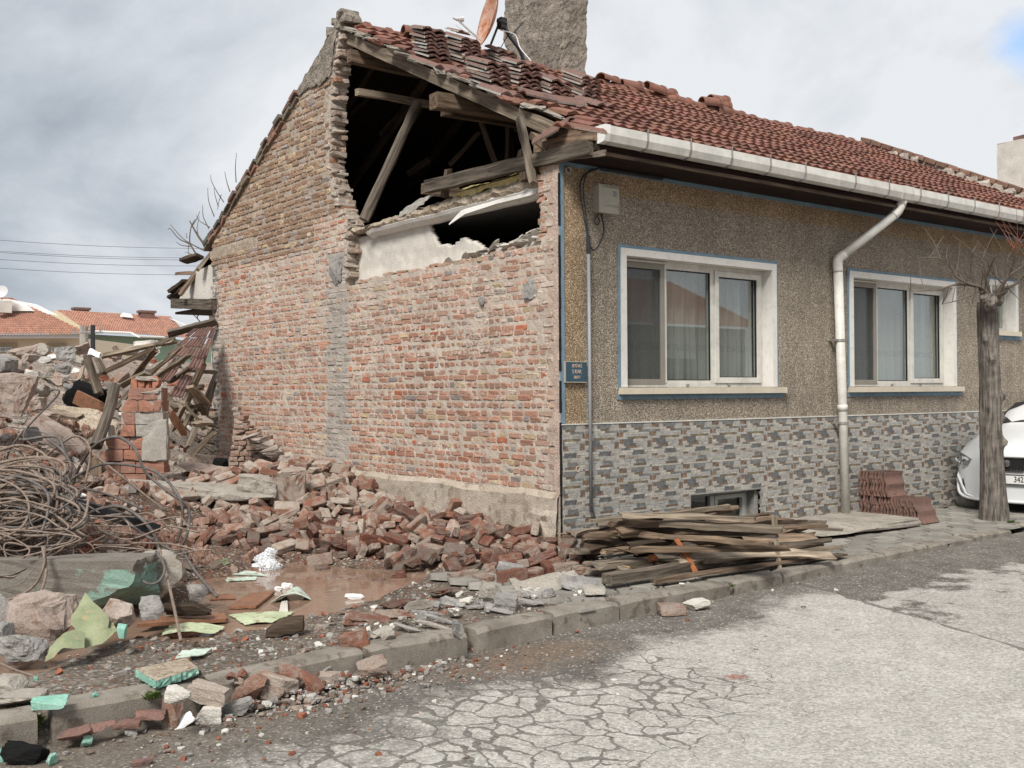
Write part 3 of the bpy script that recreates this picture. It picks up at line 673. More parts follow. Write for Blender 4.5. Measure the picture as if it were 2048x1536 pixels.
# broken end of the upper gable: stubs of courses
def brick3(m_, c, s, col, sm, rng=BR, rot=None):
    vs, fs = chunk_geo(rng, s, 3, .12, 2, .05, .8)
    M = rot or Euler((rng.uniform(-.06, .06), rng.uniform(-.06, .06), rng.uniform(-.08, .08))).to_matrix()
    m_.add([M @ p + Vector(c) for p in vs], fs, col, sm)
z = 3.08; r2 = 0
while z < 6.3:
    e = edge_y(z+.03)
    n = 2 if r2 % 2 else 1
    for q in range(n):
        wid = .11 if n == 2 else .22
        pro = BR.choice((-.07, -.03, 0, .03, .06))+BR.uniform(-.02, .02)
        col = Vector((.30, .215, .16)).lerp(Vector((.40, .345, .295)), BR.random()**.7)
        if BR.random() < .12: col = Vector((.36, .19, .125))
        brick3(gm, (.005+wid*(q+.5), e+pro*.8, z+.033), (wid*.94, BR.uniform(.13, .2), BR.uniform(.055, .068)), tuple(col), BR.uniform(.3, .7))
    brick3(gm, (BR.uniform(.08, .16), e+.03+BR.uniform(-.04, .02), z+.07), (BR.uniform(.18, .24), .15, BR.uniform(.03, .06)), (.41, .37, .325), .7)
    brick3(gm, (.12, e+.02, z+.035), (.235, .12, .09), (.36, .32, .28), .7)
    z += CH; r2 += 1
# ragged top course stubs along the lower wall and the corner pier
y = .3
while y < 4.15:
    if BR.random() < .6: brick3(gm, (.06, y, wtop(y)+.005), (.12, BR.uniform(.09, .2), BR.uniform(.03, .06)), (.40+BR.uniform(-.08, .05), .27, .2), .5)
    y += BR.uniform(.08, .2)
z = 3.1
while z < 3.78:
    brick3(gm, (.10, .20+BR.uniform(-.02, .05), z+.03), (.2, .15, .064), (.40+BR.uniform(-.05, .03), .235, .17), .35); z += CH
gw = gm.build('gable_wall', MT['brickwork'], house)
# roughcast patch at the top of the gable
rc = MB(); n = 26
def rcp(u, v):
    z0 = 5.70 + .06*fbm((u*4, 0, 0), 1.5); zt = 6.50
    z = lerp(z0, zt, v); yl = edge_y(z) - .02; yr = max(yl, GD - (z-4.16-.0)/.525 + .02)
    y = lerp(yl, yr, u)
    return (-.028 + .018*fbm((y, z, 1), 6) + .01*fbm((y, z, 3), 25), y, z + .01*fbm((y, z, 9), 8))
rc.grid(rcp, n, n)
rc.grid(lambda u, v: (lerp(-.02, .25, u), edge_y(lerp(5.6, 6.48, v))-.02+.015*fbm((u*3, v*7, 1), 2), lerp(5.6, 6.48, v)), 5, 16)
rc.build('roughcast_patch', MT['roughcast'], gw)
cp = MB()
for k in range(7):
    brick3(cp, (.1, 4.2+k*.07, 6.40+BR.uniform(-.04, .09)-k*.02), (.26, .15, .12), (.3, .26, .22), .8)
cp.build('gable_cap', MT['roughcast'], gw)
# sloping coping of bricks and old tiles along the rear verge
vg = MB(); y = 5.45
while y < 8.72:
    L = BR.uniform(.19, .26); z0 = slope_z(y+L/2)
    for lay in range(2):
        M = Matrix.Translation((0.0-.02*lay+BR.uniform(-.015, .015), y+L/2, z0-.10+lay*.075)) @ Euler((-math.atan(.525)+BR.uniform(-.05, .05), 0, BR.uniform(-.06, .06))).to_matrix().to_4x4()
        vg.box((-.05, -L/2+.006, -.03), (.22, L/2-.006, .03), (.24*BR.uniform(.7, 1.15), .155, .115) if lay == 0 else (.17*BR.uniform(.7, 1.3), .125, .10), .012, M)
    y += L
vg.build('verge_coping', MT['attr_rough'], gw)
tb = MB(); tb.box((-.008, 6.9, 3.75), (.2, 8.60, 3.89), (1, 1, 1), .012); tb.build('wall_plate', MT['reed'], house)
# foundation
fd = MB()
def fdp(u, v):
    y = lerp(-.03, 4.32, u); z = lerp(-.3, .635 + .03*fbm((y, 0, 1), 1.7), v)
    out = .05 + .02*fbm((y, z, 0), 1.5) + .012*fbm((y, z, 2), 7)
    if v > .95: out = .0
    if y < .9 and z < .45: out += .05*(1-max(0, y)/.9)*(.5+fbm((y, z, 6), 4))
    return (-out, y, z)
fd.grid(lambda u, v: fdp(1-u, v), 70, 16)
fd.quad((-.05, -.03, -.3), (.25, -.03, -.3), (.25, -.03, .6), (-.03, -.03, .6))
fd.build('foundation', MT['foundation'], house)
# grey cement patches on the wall
for (px, py, w, h) in [(1062, 577, .20, .20), (672, 540, .3, .35), (965, 603, .09, .09)]:
    p = gx(px, py, 0); pm = MB(); vs, fs = chunk_geo(BR, (.05, w, h), 6, .5, 5, .12); pm.add([v + Vector((-.012, p.y, p.z)) for v in vs], fs); pm.build('cement_patch', MT['concrete_grey'], gw)
# flaking plaster edge strip at the corner
es = MB(); es.grid(lambda u, v: (lerp(-.012, .03, u), -.028+.006*fbm((0, 0, v*9), 3), lerp(0, 3.79, v)), 2, 60, (.46, .38, .33))
es.grid(lambda u, v: (-.012, lerp(-.028+.006*fbm((0, 0, v*9), 3), .05+.03*fbm((0, 4, v*11), 2), u), lerp(.05, 3.79, v)), 2, 60, (.46, .36, .30)); es.build('corner_render', MT['attr_rough'], gw)

# inner plaster leaf with the hole, seen above the broken brickwork
hole = [(858, 450), (873, 487), (905, 493), (924, 476), (950, 485), (971, 498), (1021, 488), (1050, 471), (1080, 456), (1086, 406), (1077, 389), (1084, 366), (858, 425)]
hp = [(gx(a, b, .16).y, gx(a, b, .16).z) for a, b in hole]
def inside(y, z, poly):
    c = False
    for (y0, z0), (y1, z1) in zip(poly, poly[1:]+poly[:1]):
        if (z0 > z) != (z1 > z) and y < (y1-y0)*(z-z0)/(z1-z0)+y0: c = not c
    return c
pl = MB(); S2 = .028; pid = {}
cells = set()
for i in range(int(4.4/S2)):
    for k in range(int(1.0/S2)):
        y = .1+(i+.5)*S2; z = 2.78+(k+.5)*S2
        if z > 3.60: continue
        if not inside(y + .012*fbm((y, z, 0), 11), z + .012*fbm((y, z, 5), 11), hp) and not (y < .30 and z > 3.05): cells.add((i, k))
def pvx(i, k, b):
    key = (i, k, b)
    if key not in pid:
        y = .1+i*S2; z = 2.78+k*S2
        slant = .05*max(0, 3.15-z)/.35
        pid[key] = len(pl.v); pl.v.append(((.16 - slant + .007*fbm((y, z, 1), 9)) if not b else .22, y, z))
    return pid[key]
for (i, k) in cells:
    pl.f.append((pvx(i, k, 0), pvx(i, k+1, 0), pvx(i+1, k+1, 0), pvx(i+1, k, 0))); pl.f.append((pvx(i, k, 1), pvx(i+1, k, 1), pvx(i+1, k+1, 1), pvx(i, k+1, 1)))
    pl.c += [(1, 1, 1)]*2; pl.a += [0]*2
    for (di, dk, a, b) in ((-1, 0, (i, k), (i, k+1)), (1, 0, (i+1, k+1), (i+1, k)), (0, -1, (i+1, k), (i, k)), (0, 1, (i, k+1), (i+1, k+1))):
        if (i+di, k+dk) not in cells: pl.f.append((pvx(*a, 0), pvx(*a, 1), pvx(*b, 1), pvx(*b, 0))); pl.c.append((1, 1, 1)); pl.a.append(0)
pl.build('inner_plaster', MT['plaster'], house, True)
# plaster shards on the broken wall head
for k in range(26):
    y = BR.uniform(.2, 2.0); m_ = MB()
    M = Matrix.Translation((BR.uniform(0, .1), y, wtop(y)+.03+BR.uniform(0, .08)*(2-y)/1.2)) @ Euler((BR.uniform(-.6, .2), BR.uniform(-.7, .7), BR.uniform(-1, 1))).to_matrix().to_4x4()
    vs, fs = chunk_geo(BR, (BR.uniform(.06, .14), BR.uniform(.08, .22), BR.uniform(.012, .03)), 3, .2, 4, .08)
    m_.add([M @ p for p in vs], fs); m_.build('plaster_shard', MT['plaster'], house)
# ceiling cornice and the torn strip of ceiling lining
co = MB(); prof = [(.20, 3.54), (.15, 3.545), (.13, 3.56), (.08, 3.585), (.06, 3.62), (.09, 3.63), (.2, 3.63)]
def cop(u, v):
    y = lerp(3.72, .22, u); x, z = prof[int(round(v*6))]; return (x-.03+.004*fbm((y, v, 0), 6), y, z + .01*fbm((y, 0, 0), 2) + (.0 if u > .02 else -.02))
co.grid(cop, 60, 6); co.grid(lambda u, v: Vector(cop(u, v)) + Vector((.015, 0, .012)), 60, 6)
co.build('ceiling_cornice', MT['trim'], house)
st_ = MB()
fl = [(898, 450), (930, 428), (991, 408), (1040, 396), (1077, 386), (1092, 376)]; flt = [(898, 447), (930, 412), (991, 392), (1040, 378), (1077, 369), (1092, 368)]
for (a, b), (c, d) in zip(list(zip(fl, flt)), list(zip(fl, flt))[1:]):
    st_.quad(gx(*a, .02), gx(*c, .02), gx(*d, .06), gx(*b, .06)); st_.quad(gx(*a, .035), gx(*b, .075), gx(*d, .075), gx(*c, .035))
st_.build('torn_lining', MT['trim'], house)
# ceiling: reed and clay layer, its broken edge showing
ce = MB()
def cep(u, v):
    y = lerp(-.0, 4.35, u); pr = [(.30, 3.63), (.06, 3.625), (.03, 3.66), (.05, 3.71), (.12, 3.74), (.5, 3.77), (HX1, 3.77)]
    x, z = pr[int(round(v*6))]
    th_ = interp(y, [(.3, 1.0), (1.6, 1.0), (2.6, .8), (4.2, .45)])
    z = 3.625 + (z-3.625)*th_*1.3
    a = 1 if x < 1 else 0
    return (x + a*.035*fbm((y, z, 0), 7), y, z + a*.035*fbm((y, x, 3), 6))
ce.grid(cep, 120, 6)
cl_ = ce.build('ceiling', MT['reed'], house)
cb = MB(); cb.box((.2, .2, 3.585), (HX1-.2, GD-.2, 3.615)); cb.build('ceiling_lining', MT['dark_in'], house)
# room walls behind the hole and the windows
rw = MB()
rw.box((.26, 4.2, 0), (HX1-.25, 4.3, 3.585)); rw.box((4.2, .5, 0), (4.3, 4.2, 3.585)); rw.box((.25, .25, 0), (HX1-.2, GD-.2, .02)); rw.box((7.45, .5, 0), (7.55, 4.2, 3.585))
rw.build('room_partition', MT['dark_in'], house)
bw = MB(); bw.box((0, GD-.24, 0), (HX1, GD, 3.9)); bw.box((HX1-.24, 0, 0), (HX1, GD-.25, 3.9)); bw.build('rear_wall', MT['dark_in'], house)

# ------------------------------------------------------------------ facade
GREY = (.345, .305, .255); TAN = (.375, .285, .19)
fa = MB()
W = [(.80, 3.26, 1.64, 3.05), (4.68, 7.14, 1.64, 3.07), (8.02, 8.86, 2.44, 3.17), (1.80, 2.95, .08, .49)]
xc = sorted(set([.02, .315, HX1] + [a for q in W for a in q[:2]])); zc_ = sorted(set([0, .0, 1.27, 3.575, 3.83] + [a for q in W for a in q[2:]]))
for a, b in zip(xc, xc[1:]):
    for c, d in zip(zc_, zc_[1:]):
        mx, mz = (a+b)/2, (c+d)/2
        if any(q[0] < mx < q[1] and q[2] < mz < q[3] for q in W): continue
        col = TAN if (mx < .315 or mz > 3.575) else GREY
        fa.box((a, -.02, c), (b, .20, d), col)
facade = fa.build('front_wall', MT['pebble'], house)
# stone-look tile dado
T = random.Random(21); TW, TH = .4635, .4545
pat = []
cols = [(.42, .405, .375), (.385, .37, .345), (.455, .435, .40), (.39, .39, .385), (.35, .345, .335)]
GB, GD_, BN, OB, TN = (.13, .135, .143), (.18, .182, .183), (.175, .130, .10), (.235, .15, .10), (.32, .28, .24)
blobs = [(0, .22, .0, .08, BN), (.36, .76, .0, .10, GD_), (.44, .70, .10, .155, BN), (.60, .97, .14, .20, GD_), (0, .26, .15, .20, GD_), (0, .13, .20, .31, OB), (.92, 1, .18, .32, BN), (.26, .86, .28, .34, (.20, .16, .11)), (0, .16, .35, .44, BN), (.14, .44, .37, .48, GB), (.20, .52, .47, .53, BN), (.86, 1, .40, .56, BN), (.08, .34, .53, .58, GD_), (.42, .76, .60, .70, GB), (0, .18, .70, .75, BN), (.10, .58, .75, .81, TN), (.52, .80, .82, .92, GD_), (.42, .82, .90, .955, BN), (.92, 1, .95, 1, BN), (.68, .92, .66, .71, TN)]
for r in range(20):
    v_ = (r+.5)/20; x = 0.0
    while x < 1:
        L = T.uniform(.16, .46); x1 = min(1, x+L); x1 = 1 if x1 > .9 else x1; c = T.choice(cols); y_ = x
        segs = [(max(x, a+T.uniform(-.02, .02)), min(x1, b_+T.uniform(-.02, .02)), bc) for a, b_, z0_, z1_, bc in blobs if z0_ <= v_ < z1_ and a < x1 and b_ > x]
        segs.sort()
        for a, b_, bc in segs:
            if a > y_ + .01: pat.append((r, y_, a, c, T.uniform(0, .003)))
            if b_ > max(a, y_)+.01:
                m_0 = (max(a, y_)+b_)/2; k1, k2 = T.uniform(.8, 1.2), T.uniform(.8, 1.25)
                pat.append((r, max(a, y_), m_0, tuple(q*k1 for q in bc), .002)); pat.append((r, m_0, b_, tuple(q*k2 for q in bc), .001)); y_ = b_
        if x1 > y_+.01: pat.append((r, y_, x1, c, T.uniform(0, .003)))
        x = x1
da = MB(); nr = 20
for tz in range(3):
    z1 = 1.275 - tz*TH; 
    for tx in range(26):
        x0 = -.165 + tx*TW + (.005 if tx == 0 else 0)
        for r, a, b, c, dp in pat:
            xa = max(.022, x0+TW*a); xb = min(HX1, x0+TW*b)-.002; za = z1-TH*(r+1)/nr+.0012; zb = z1-TH*r/nr
            if a == 0: xa += .003
            if r == nr-1: za += .003
            if xb <= xa or zb < .0: continue
            za = max(za, 0)
            if xb > 1.82 and xa < 2.93 and zb > .06 and za < .48:
                if xa < 1.80: xb = min(xb, 1.80)
                elif xb > 2.95: xa = max(xa, 2.95)
                else: continue
                if xb <= xa: continue
            k = T.uniform(.9, 1.08)*.87; da.box((xa, -.034-dp, za), (xb, -.02, zb), (c[0]*k*1.02, c[1]*k, c[2]*k*.96))
dm = attr_mat('glazed_tile', .55, 30, .35, 120, .001, .35); q_ = dm.node_tree; bs_ = q_.nodes['Principled BSDF']; lk = bs_.inputs['Base Color'].links[0].from_socket
vv_ = nd(q_, 'TexCoord').outputs['Object']; zz_ = nd(q_, 'SeparateXYZ', i0=vv_).outputs[2]            # mud splashed up from the pavement
ms_ = ramp(q_, math_(q_, 'ADD', math_(q_, 'MULTIPLY', zz_, -1.6), noi(q_, vv_, 4.5, 6, .7)), [(.36, 0), (.64, .6)])
setc(q_, bs_, mix(q_, ms_, lk, (.17, .135, .10)))
da.build('tile_dado', dm, house)
dg = MB(); dg.box((.02, -.031, 0), (1.79, -.021, 1.272)); dg.box((2.96, -.031, 0), (HX1, -.021, 1.272)); dg.box((1.79, -.031, .5), (2.96, -.021, 1.272)); dg.build('tile_grout', plain('grout', (.40, .38, .35)), house)
dt = MB(); dt.box((.0, -.042, 1.277), (HX1, -.018, 1.289)); dt.build('dado_trim', MT['pvc'], house)
# blue painted lines
bl = MB(); bl.box((-.002, -.034, 1.295), (.052, -.022, 3.82)); bl.box((.055, -.030, 3.785), (HX1, -.022, 3.83)); bl.build('blue_edging', MT['blue'], house)
bk = MB()
for z in range(0, 38): 
    if BR.random() < .8: bk.box((-.016+BR.uniform(0, .004), -.038, z*.1), (.006+BR.uniform(-.003, .003), -.024, z*.1+.105))
bk.build('corner_gap_line', MT['rubber'], house)  # black strips put in for the dark gap between brickwork and facade
# windows
def window(x0, x1, z0, z1, blue=True, kind=3, dep=.13):
    fr = MB(); t = .075; yf = -.046
    def framebox(m_, x0, x1, z0, z1, t, ya, yb, bottom=True):
        m_.box((x0, ya, z0), (x0+t, yb, z1)); m_.box((x1-t, ya, z0), (x1, yb, z1)); m_.box((x0+t+.0005, ya+.0005, z1-t), (x1-t-.0005, yb, z1))
        if bottom: m_.box((x0+t+.0005, ya+.0005, z0), (x1-t-.0005, yb, z0+t))
    framebox(fr, x0, x1, z0, z1, t, yf, .20, False)
    wd = fr.build('window', MT['trim'], house)
    if blue:
        b = MB(); e = .035
        b.box((x0-e, -.032, z0-.02), (x0-.001, -.0205, z1+e)); b.box((x1+.001, -.032, z0-.02), (x1+e, -.0205, z1+e)); b.box((x0, -.032, z1+.001), (x1, -.0205, z1+e)); b.box((x0-.05, -.032, z0-.125), (x1+.12, -.0205, z0-.072)); b.build('painted_border', MT['blue'], wd)
    s = MB(); n = 6; sx0, sx1 = x0-.03, x1+.13
    if kind != 3: sx0, sx1 = x0, x1+.02
    for k in range(n):
        a = lerp(sx0, sx1, k/n); b_ = lerp(sx0, sx1, (k+1)/n)-.002
        s.box((a, -.085, z0-.07), (b_, .0, z0-.004)); 
    s.box((sx0+.04, -.0, z0-.05), (sx1-.14, dep+.05, z0-.003)); s.build('sill', MT['cream'], wd)
    ix0, ix1, iz0, iz1 = x0+t+.001, x1-t-.001, z0, z1-t-.001; y = dep
    f = MB(); gl = MB(); gz_ = []
    if kind == 3:
        Wd = ix1-ix0; m1 = ix0+Wd*.300; m2 = ix0+Wd*.625
        framebox(f, ix0, ix1, iz0, iz1, .042, y-.03, y+.04)
        f.box((m1-.022, y-.036, iz0+.043), (m1+.022, y+.03, iz1-.043)); f.box((m2-.03, y-.028, iz0+.043), (m2+.03, y+.03, iz1-.043))
        f.box((m1+.023, y-.024, iz1-.075), (m2-.031, y+.03, iz1-.0425)); f.box((m1+.023, y-.024, iz0+.0425), (m2-.031, y+.03, iz0+.075))
        framebox(f, m2+.034, ix1-.046, iz0+.046, iz1-.046, .062, y-.045, y+.02)
        # rail of the sliding insect screen and small latches
        f.box((ix0+.002, y-.06, iz1-.03), (m1+.02, y-.031, iz1-.012)); f.box((ix0+.002, y-.06, iz0+.004), (m1+.02, y-.031, iz0+.022))
        f.build('frame', MT['pvc'], wd)
        sc = MB(); framebox(sc, ix0+.004, m1-.024, iz0+.024, iz1-.032, .062, y-.055, y-.034); sc.build('insect_screen', MT['screen'], wd)
        sm = MB(); sm.quad((ix0+.05, y-.043, iz0+.07), (m1-.07, y-.043, iz0+.07), (m1-.07, y-.043, iz1-.08), (ix0+.05, y-.043, iz1-.08)); 
        msh = bpy.data.materials.get('screen_mesh')
        if msh is None:
            msh = bpy.data.materials.new('screen_mesh'); msh.use_nodes = True; q = msh.node_tree; q.nodes.clear()
            t1 = nd(q, 'BsdfTransparent', Color=(.8, .8, .8)); t2 = nd(q, 'BsdfDiffuse', Color=(.10, .10, .10)); ms = nd(q, 'MixShader', i0=.38, i1=t1.outputs[0], i2=t2.outputs[0]); nd(q, 'OutputMaterial', Surface=ms.outputs[0])
        sm.build('screen_mesh', msh, wd)
        panes = [(ix0+.043, m1-.023), (m1+.023, m2-.031), (m2+.097, ix1-.109)]
        rb = MB()
        for a, b_ in panes[1:]:
            zz0, zz1 = (iz0+.076, iz1-.076) if a < m2 else (iz0+.109, iz1-.109); r_ = .007; framebox(rb, a, b_, zz0, zz1, r_, y-.027, y-.005)
        rb.build('gasket', MT['rubber'], wd)
        for a, b_ in panes:
            g2 = MB(); g2.box((a+.001, y, iz0+.044), (b_-.001, y+.006, iz1-.044)); g2.build('pane', MT['glass'], wd)
        lt = MB(); 
        for lx in (lerp(m1, m2, .45), lerp(m2, ix1, .3)): lt.box((lx-.016, y-.05, iz0+.012), (lx+.016, y-.0305, iz0+.034))
        lt.build('latch', MT['steel'], wd)
        cu = MB(); 
        def cpt(u, v):
            x = lerp(ix0, ix1, u); zz = lerp(iz0-.1, iz1, v)
            f1 = .028*math.sin(u*95 + 2*math.sin(u*17)) + .015*math.sin(u*211+v*1.5) + .01*math.sin(u*31+v*3)
            if abs(u-.78) < .16 and v < .55: f1 += .05*math.exp(-((u-.78)/.07)**2)*(1-v)
            return (x, y+.17+f1, zz)
        cu.grid(cpt, 150, 10); cu.build('curtain', MT['curtain'], wd, True)
    else:
        framebox(f, ix0, ix1, iz0, iz1, .05, y-.03, y+.04); f.build('frame', MT['pvc'], wd)
        g2 = MB(); g2.box((ix0+.051, y, iz0+.051), (ix1-.051, y+.006, iz1-.051)); g2.build('pane', MT['glass'], wd)
        cu = MB(); cu.grid(lambda u, v: (lerp(ix0, ix1, u), y+.1+.02*math.sin(u*60), lerp(iz0, iz1, v)), 60, 1); cu.build('curtain', MT['curtain'], wd, True)
    return wd
window(*W[0]); window(*W[1]); window(*W[2], True, 1)
# basement window
bwf = MB(); x0, x1, z0, z1 = W[3]
bwf.box((x0, -.046, z1-.0), (x1+.012, .15, z1+.012)); bwf.box((x1, -.046, z0), (x1+.012, .15, z1-.001)); bwf.box((x0-.012, -.04, z0), (x0, .15, z1-.001)); bwf.box((x0, -.02, .0), (x1, .2, z0))
bwo = bwf.build('basement_window', MT['concrete_grey'], house)
f = MB(); y = .13
def fb(m_, x0, x1, z0, z1, t, ya, yb):
    m_.box((x0, ya, z0), (x0+t, yb, z1)); m_.box((x1-t, ya, z0), (x1, yb, z1)); m_.box((x0+t+.0005, ya+.0005, z1-t), (x1-t-.0005, yb, z1)); m_.box((x0+t+.0005, ya+.0005, z0), (x1-t-.0005, yb, z0+t))
fb(f, x0+.002, x1-.06, z0, z1-.002, .045, y-.02, y+.04); f.box((2.26, y-.03, z0+.046), (2.33, y+.03, z1-.048)); fb(f, 2.335, x1-.11, z0+.048, z1-.05, .045, y-.035, y+.02)
f.build('frame', plain('grey_frame', (.40, .40, .37), .5), bwo)
g2 = MB(); g2.box((x0+.05, y+.005, z0+.05), (2.255, y+.01, z1-.05)); g2.build('pane', MT['glass_dark'], bwo)
g2 = MB(); g2.box((2.385, y+.005, z0+.09), (x1-.16, y+.01, z1-.09)); g2.build('pane', MT['glass_dark'], bwo)
rt = MB(); rt.box((x1-.058, .0, z0), (x1-.001, .2, z1-.003), (.3, .28, .26)); rt.build('reveal', MT['concrete_grey'], bwo)
rx = MB(); rx.box((x0-.1, .6, 0), (x1+.1, .62, .6)); rx.build('dark_backing', MT['near_black'], bwo)  # near-black sheet stands in for the dark space behind the panes
# ------------------------------------------------------------------ planks: built along their own long axis so the grain follows
def plank(name, p0, p1, w, t, mat, parent=None, roll=0.0, rng=random, rough=.006, split=0.0, bow=0.0, taper=0.0, n=10, roundlog=False):
    p0 = Vector(p0); p1 = Vector(p1); L = (p1-p0).length; m_ = MB()
    off = rng.uniform(0, 90)
    if roundlog:
        k = 10; rings = []
        for i in range(n+1):
            x = L*i/n; r = w/2*(1-taper*i/n)
            rings.append([(x, (r+.10*w*fbm((x, math.cos(a), math.sin(a)+off), 2.2))*math.cos(a) + bow*math.sin(i/n*3.14), (r+.10*w*fbm((x, math.cos(a)+7, math.sin(a)+off), 2.2))*math.sin(a)) for a in [2*math.pi*q/k for q in range(k)]])
        vs = [p for r in rings for p in r]
        fs = [(i*k+q, i*k+(q+1) % k, (i+1)*k+(q+1) % k, (i+1)*k+q) for i in range(n) for q in range(k)] + [tuple(range(k-1, -1, -1)), tuple(n*k+q for q in range(k))]
    else:
        k = 6; vs = []
        for i in range(n+1):
            u = i/n; ww = w*(1-taper*u)/2; tt = t/2
            if split and u > .999: pass
            for (a, b) in ((-1, -1), (0, -1), (1, -1), (1, 1), (0, 1), (-1, 1)):
                x = L*u
                if i in (0, n): x += rng.uniform(-1, 1)*(.012+split*.12)*(1 if i else -1)*(1 if True else 0)
                e = rough*2
                vs.append((x, a*ww + e*fbm((x, a, off), 3)+bow*math.sin(u*3.14), b*tt + e*fbm((x, b+4, off), 3)))
        fs = [(i*k+q, i*k+(q+1) % k, (i+1)*k+(q+1) % k, (i+1)*k+q) for i in range(n) for q in range(k)] + [tuple(range(k-1, -1, -1)), tuple(n*k+q for q in range(k))]
    m_.add(vs, fs)
    if split:                                    # splinters standing out of the broken end
        for q in range(int(4+split*6)):
            yy = rng.uniform(-.45, .45)*w; zz = rng.uniform(-.4, .4)*t; l = rng.uniform(.04, .16)*split*1.6; r = rng.uniform(.004, .012)
            m_.add([(.01, yy-r, zz-r), (.01, yy+r, zz-r), (.01, yy, zz+r), (-l, yy+rng.uniform(-.01, .01), zz+rng.uniform(-.01, .01))], [(0, 1, 2), (0, 3, 1), (1, 3, 2), (2, 3, 0)])
    me = m_.mesh(name, MT[mat] if isinstance(mat, str) else mat)
    o = bpy.data.objects.new(name, me); C.objects.link(o)
    X = (p1-p0).normalized(); up = Vector((0, 0, 1)) if abs(X.z) < .95 else Vector((0, 1, 0))
    Y = up.cross(X).normalized(); Zv = X.cross(Y)
    Mx = Matrix((X, Y, Zv)).transposed().to_4x4() @ Matrix.Rotation(roll, 4, 'X')
    Mx.translation = p0 - (root_loc(parent) if parent else Vector((0, 0, 0)))
    if parent: o.parent = parent
    o.matrix_local = Mx if parent else Mx
    if not parent: o.matrix_world = Mx
    return o

# ------------------------------------------------------------------ roof
A_ = math.atan(RS); cA, sA = math.cos(A_), math.sin(A_); SL = (RIDGE_Y-RY)/cA
def rp(x, s, h=0.0):
    sag = -.03*math.sin(min(1, max(0, s/SL))*3.14) + .012*fbm((x, s, 0), .7)
    return (x, RY + s*cA - h*sA, RZ + s*sA + (h+sag)*cA)
rf = MB(); RR = random.Random(31); TWD, TLN = .332, .338
ncs = int(SL/TLN)
def hump(u): return .025*math.sin(math.pi*2*u)**2
for i in range(ncs+1):
    s0 = i*TLN; vx = interp(s0, [(0, .1), (.6, .42), (.7, .30), (1.3, .12), (3, .10), (SL, .15)]) + RR.uniform(-.09, .09); j = 0; x = vx
    while x < HX1-.05:
        j += 1; lift = RR.uniform(-.004, .006); k = RR.uniform(.72, 1.18); dx = RR.uniform(-.006, .006); sk = RR.uniform(-.006, .006)
        if RR.random() < .06: k *= .7
        col = (k, k*RR.uniform(.93, 1.03), k*RR.uniform(.92, 1.04)); n = 12; top = []
        w_ = TWD*.985; s1 = min(s0+TLN+.03, SL)
        rows = []
        for v, hl in ((0, .048+lift), (.5, .030+lift), (1, .004)):
            rows.append([rp(x+dx+sk*v+w_*q/n, lerp(s0, s1, v)-.012*(v == 0), hl+hump(q/n)) for q in range(n+1)])
        low = [rp(x+dx+w_*q/n, s0-.006, .048+lift-.034+hump(q/n)*.8) for q in range(n+1)]
        vs = low + rows[0] + rows[1] + rows[2]; m = n+1
        fs = [(r*m+q, r*m+q+1, (r+1)*m+q+1, (r+1)*m+q) for r in range(3) for q in range(n)]
        if j == 1:
            b0 = len(vs); vs += [rp(x+dx, s0, .006+lift), rp(x+dx, s1, -.012)]; fs += [(b0, m, 2*m, 3*m, b0+1)]
        rf.add(vs, fs, col); x += TWD
roof = rf.build('roof', MT['tile_front'], house)
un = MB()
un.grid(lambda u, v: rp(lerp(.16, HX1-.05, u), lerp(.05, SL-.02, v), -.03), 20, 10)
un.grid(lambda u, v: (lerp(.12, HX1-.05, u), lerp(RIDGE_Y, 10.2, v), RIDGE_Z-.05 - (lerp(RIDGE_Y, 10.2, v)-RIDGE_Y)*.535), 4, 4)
un.build('roof_boards', MT['near_black'], roof)
# rear slope tiles
rr = MB()
rr.grid(lambda u, v: (lerp(.25, HX1-.05, u), lerp(RIDGE_Y, 10.0, v), RIDGE_Z - (lerp(RIDGE_Y, 10.0, v)-RIDGE_Y)*.53 + .03*abs(math.sin(u*11.4/.166*3.14))), 420, 6); rr.build('rear_tiles', MT['tile_old'], roof)
# ridge tiles, each of its own
def ridge_mesh(seed, L=.36, r=.105):
    m_ = MB(); rng = random.Random(seed); n = 9; ph = rng.uniform(0, 9)
    def p(u, v, rad):
        a = lerp(-.12, math.pi+.12, v); k = rad*(1+.16*(u > .86))
        return (L*(u-.5), k*math.cos(a)*1.05, k*math.sin(a)*.95)
    us = [0, .3, .6, .86, .861, 1]
    vs = []; fs = []
    for rad in (r, r-.016):
        for u in us:
            for q in range(n+1): vs.append(p(u, q/n, rad))
    m = n+1; nu = len(us)
    for i in range(nu-1):
        for q in range(n): fs.append((i*m+q, (i+1)*m+q, (i+1)*m+q+1, i*m+q+1)); b = nu*m; fs.append((b+i*m+q, b+i*m+q+1, b+(i+1)*m+q+1, b+(i+1)*m+q))
    b = nu*m
    for q in range(n): fs.append((q, q+1, b+q+1, b+q)); e = (nu-1)*m; fs.append((e+q+1, e+q, b+e+q, b+e+q+1))
    m_.add(vs, fs); return m_.mesh('ridge_tile', MT['tile_front'])
RMS = [ridge_mesh(i) for i in range(2)]
x = .25; k = 0
while x < HX1-.1:
    o = bpy.data.objects.new('ridge_tile', RMS[k % 2]); o.parent = roof
    o.location = (x, RIDGE_Y+RR.uniform(-.02, .02), RIDGE_Z-.02+RR.uniform(-.02, .02)); o.rotation_euler = (RR.uniform(-.06, .06), RR.uniform(-.05, .03), RR.uniform(-.06, .06)); C.objects.link(o)
    x += .325; k += 1
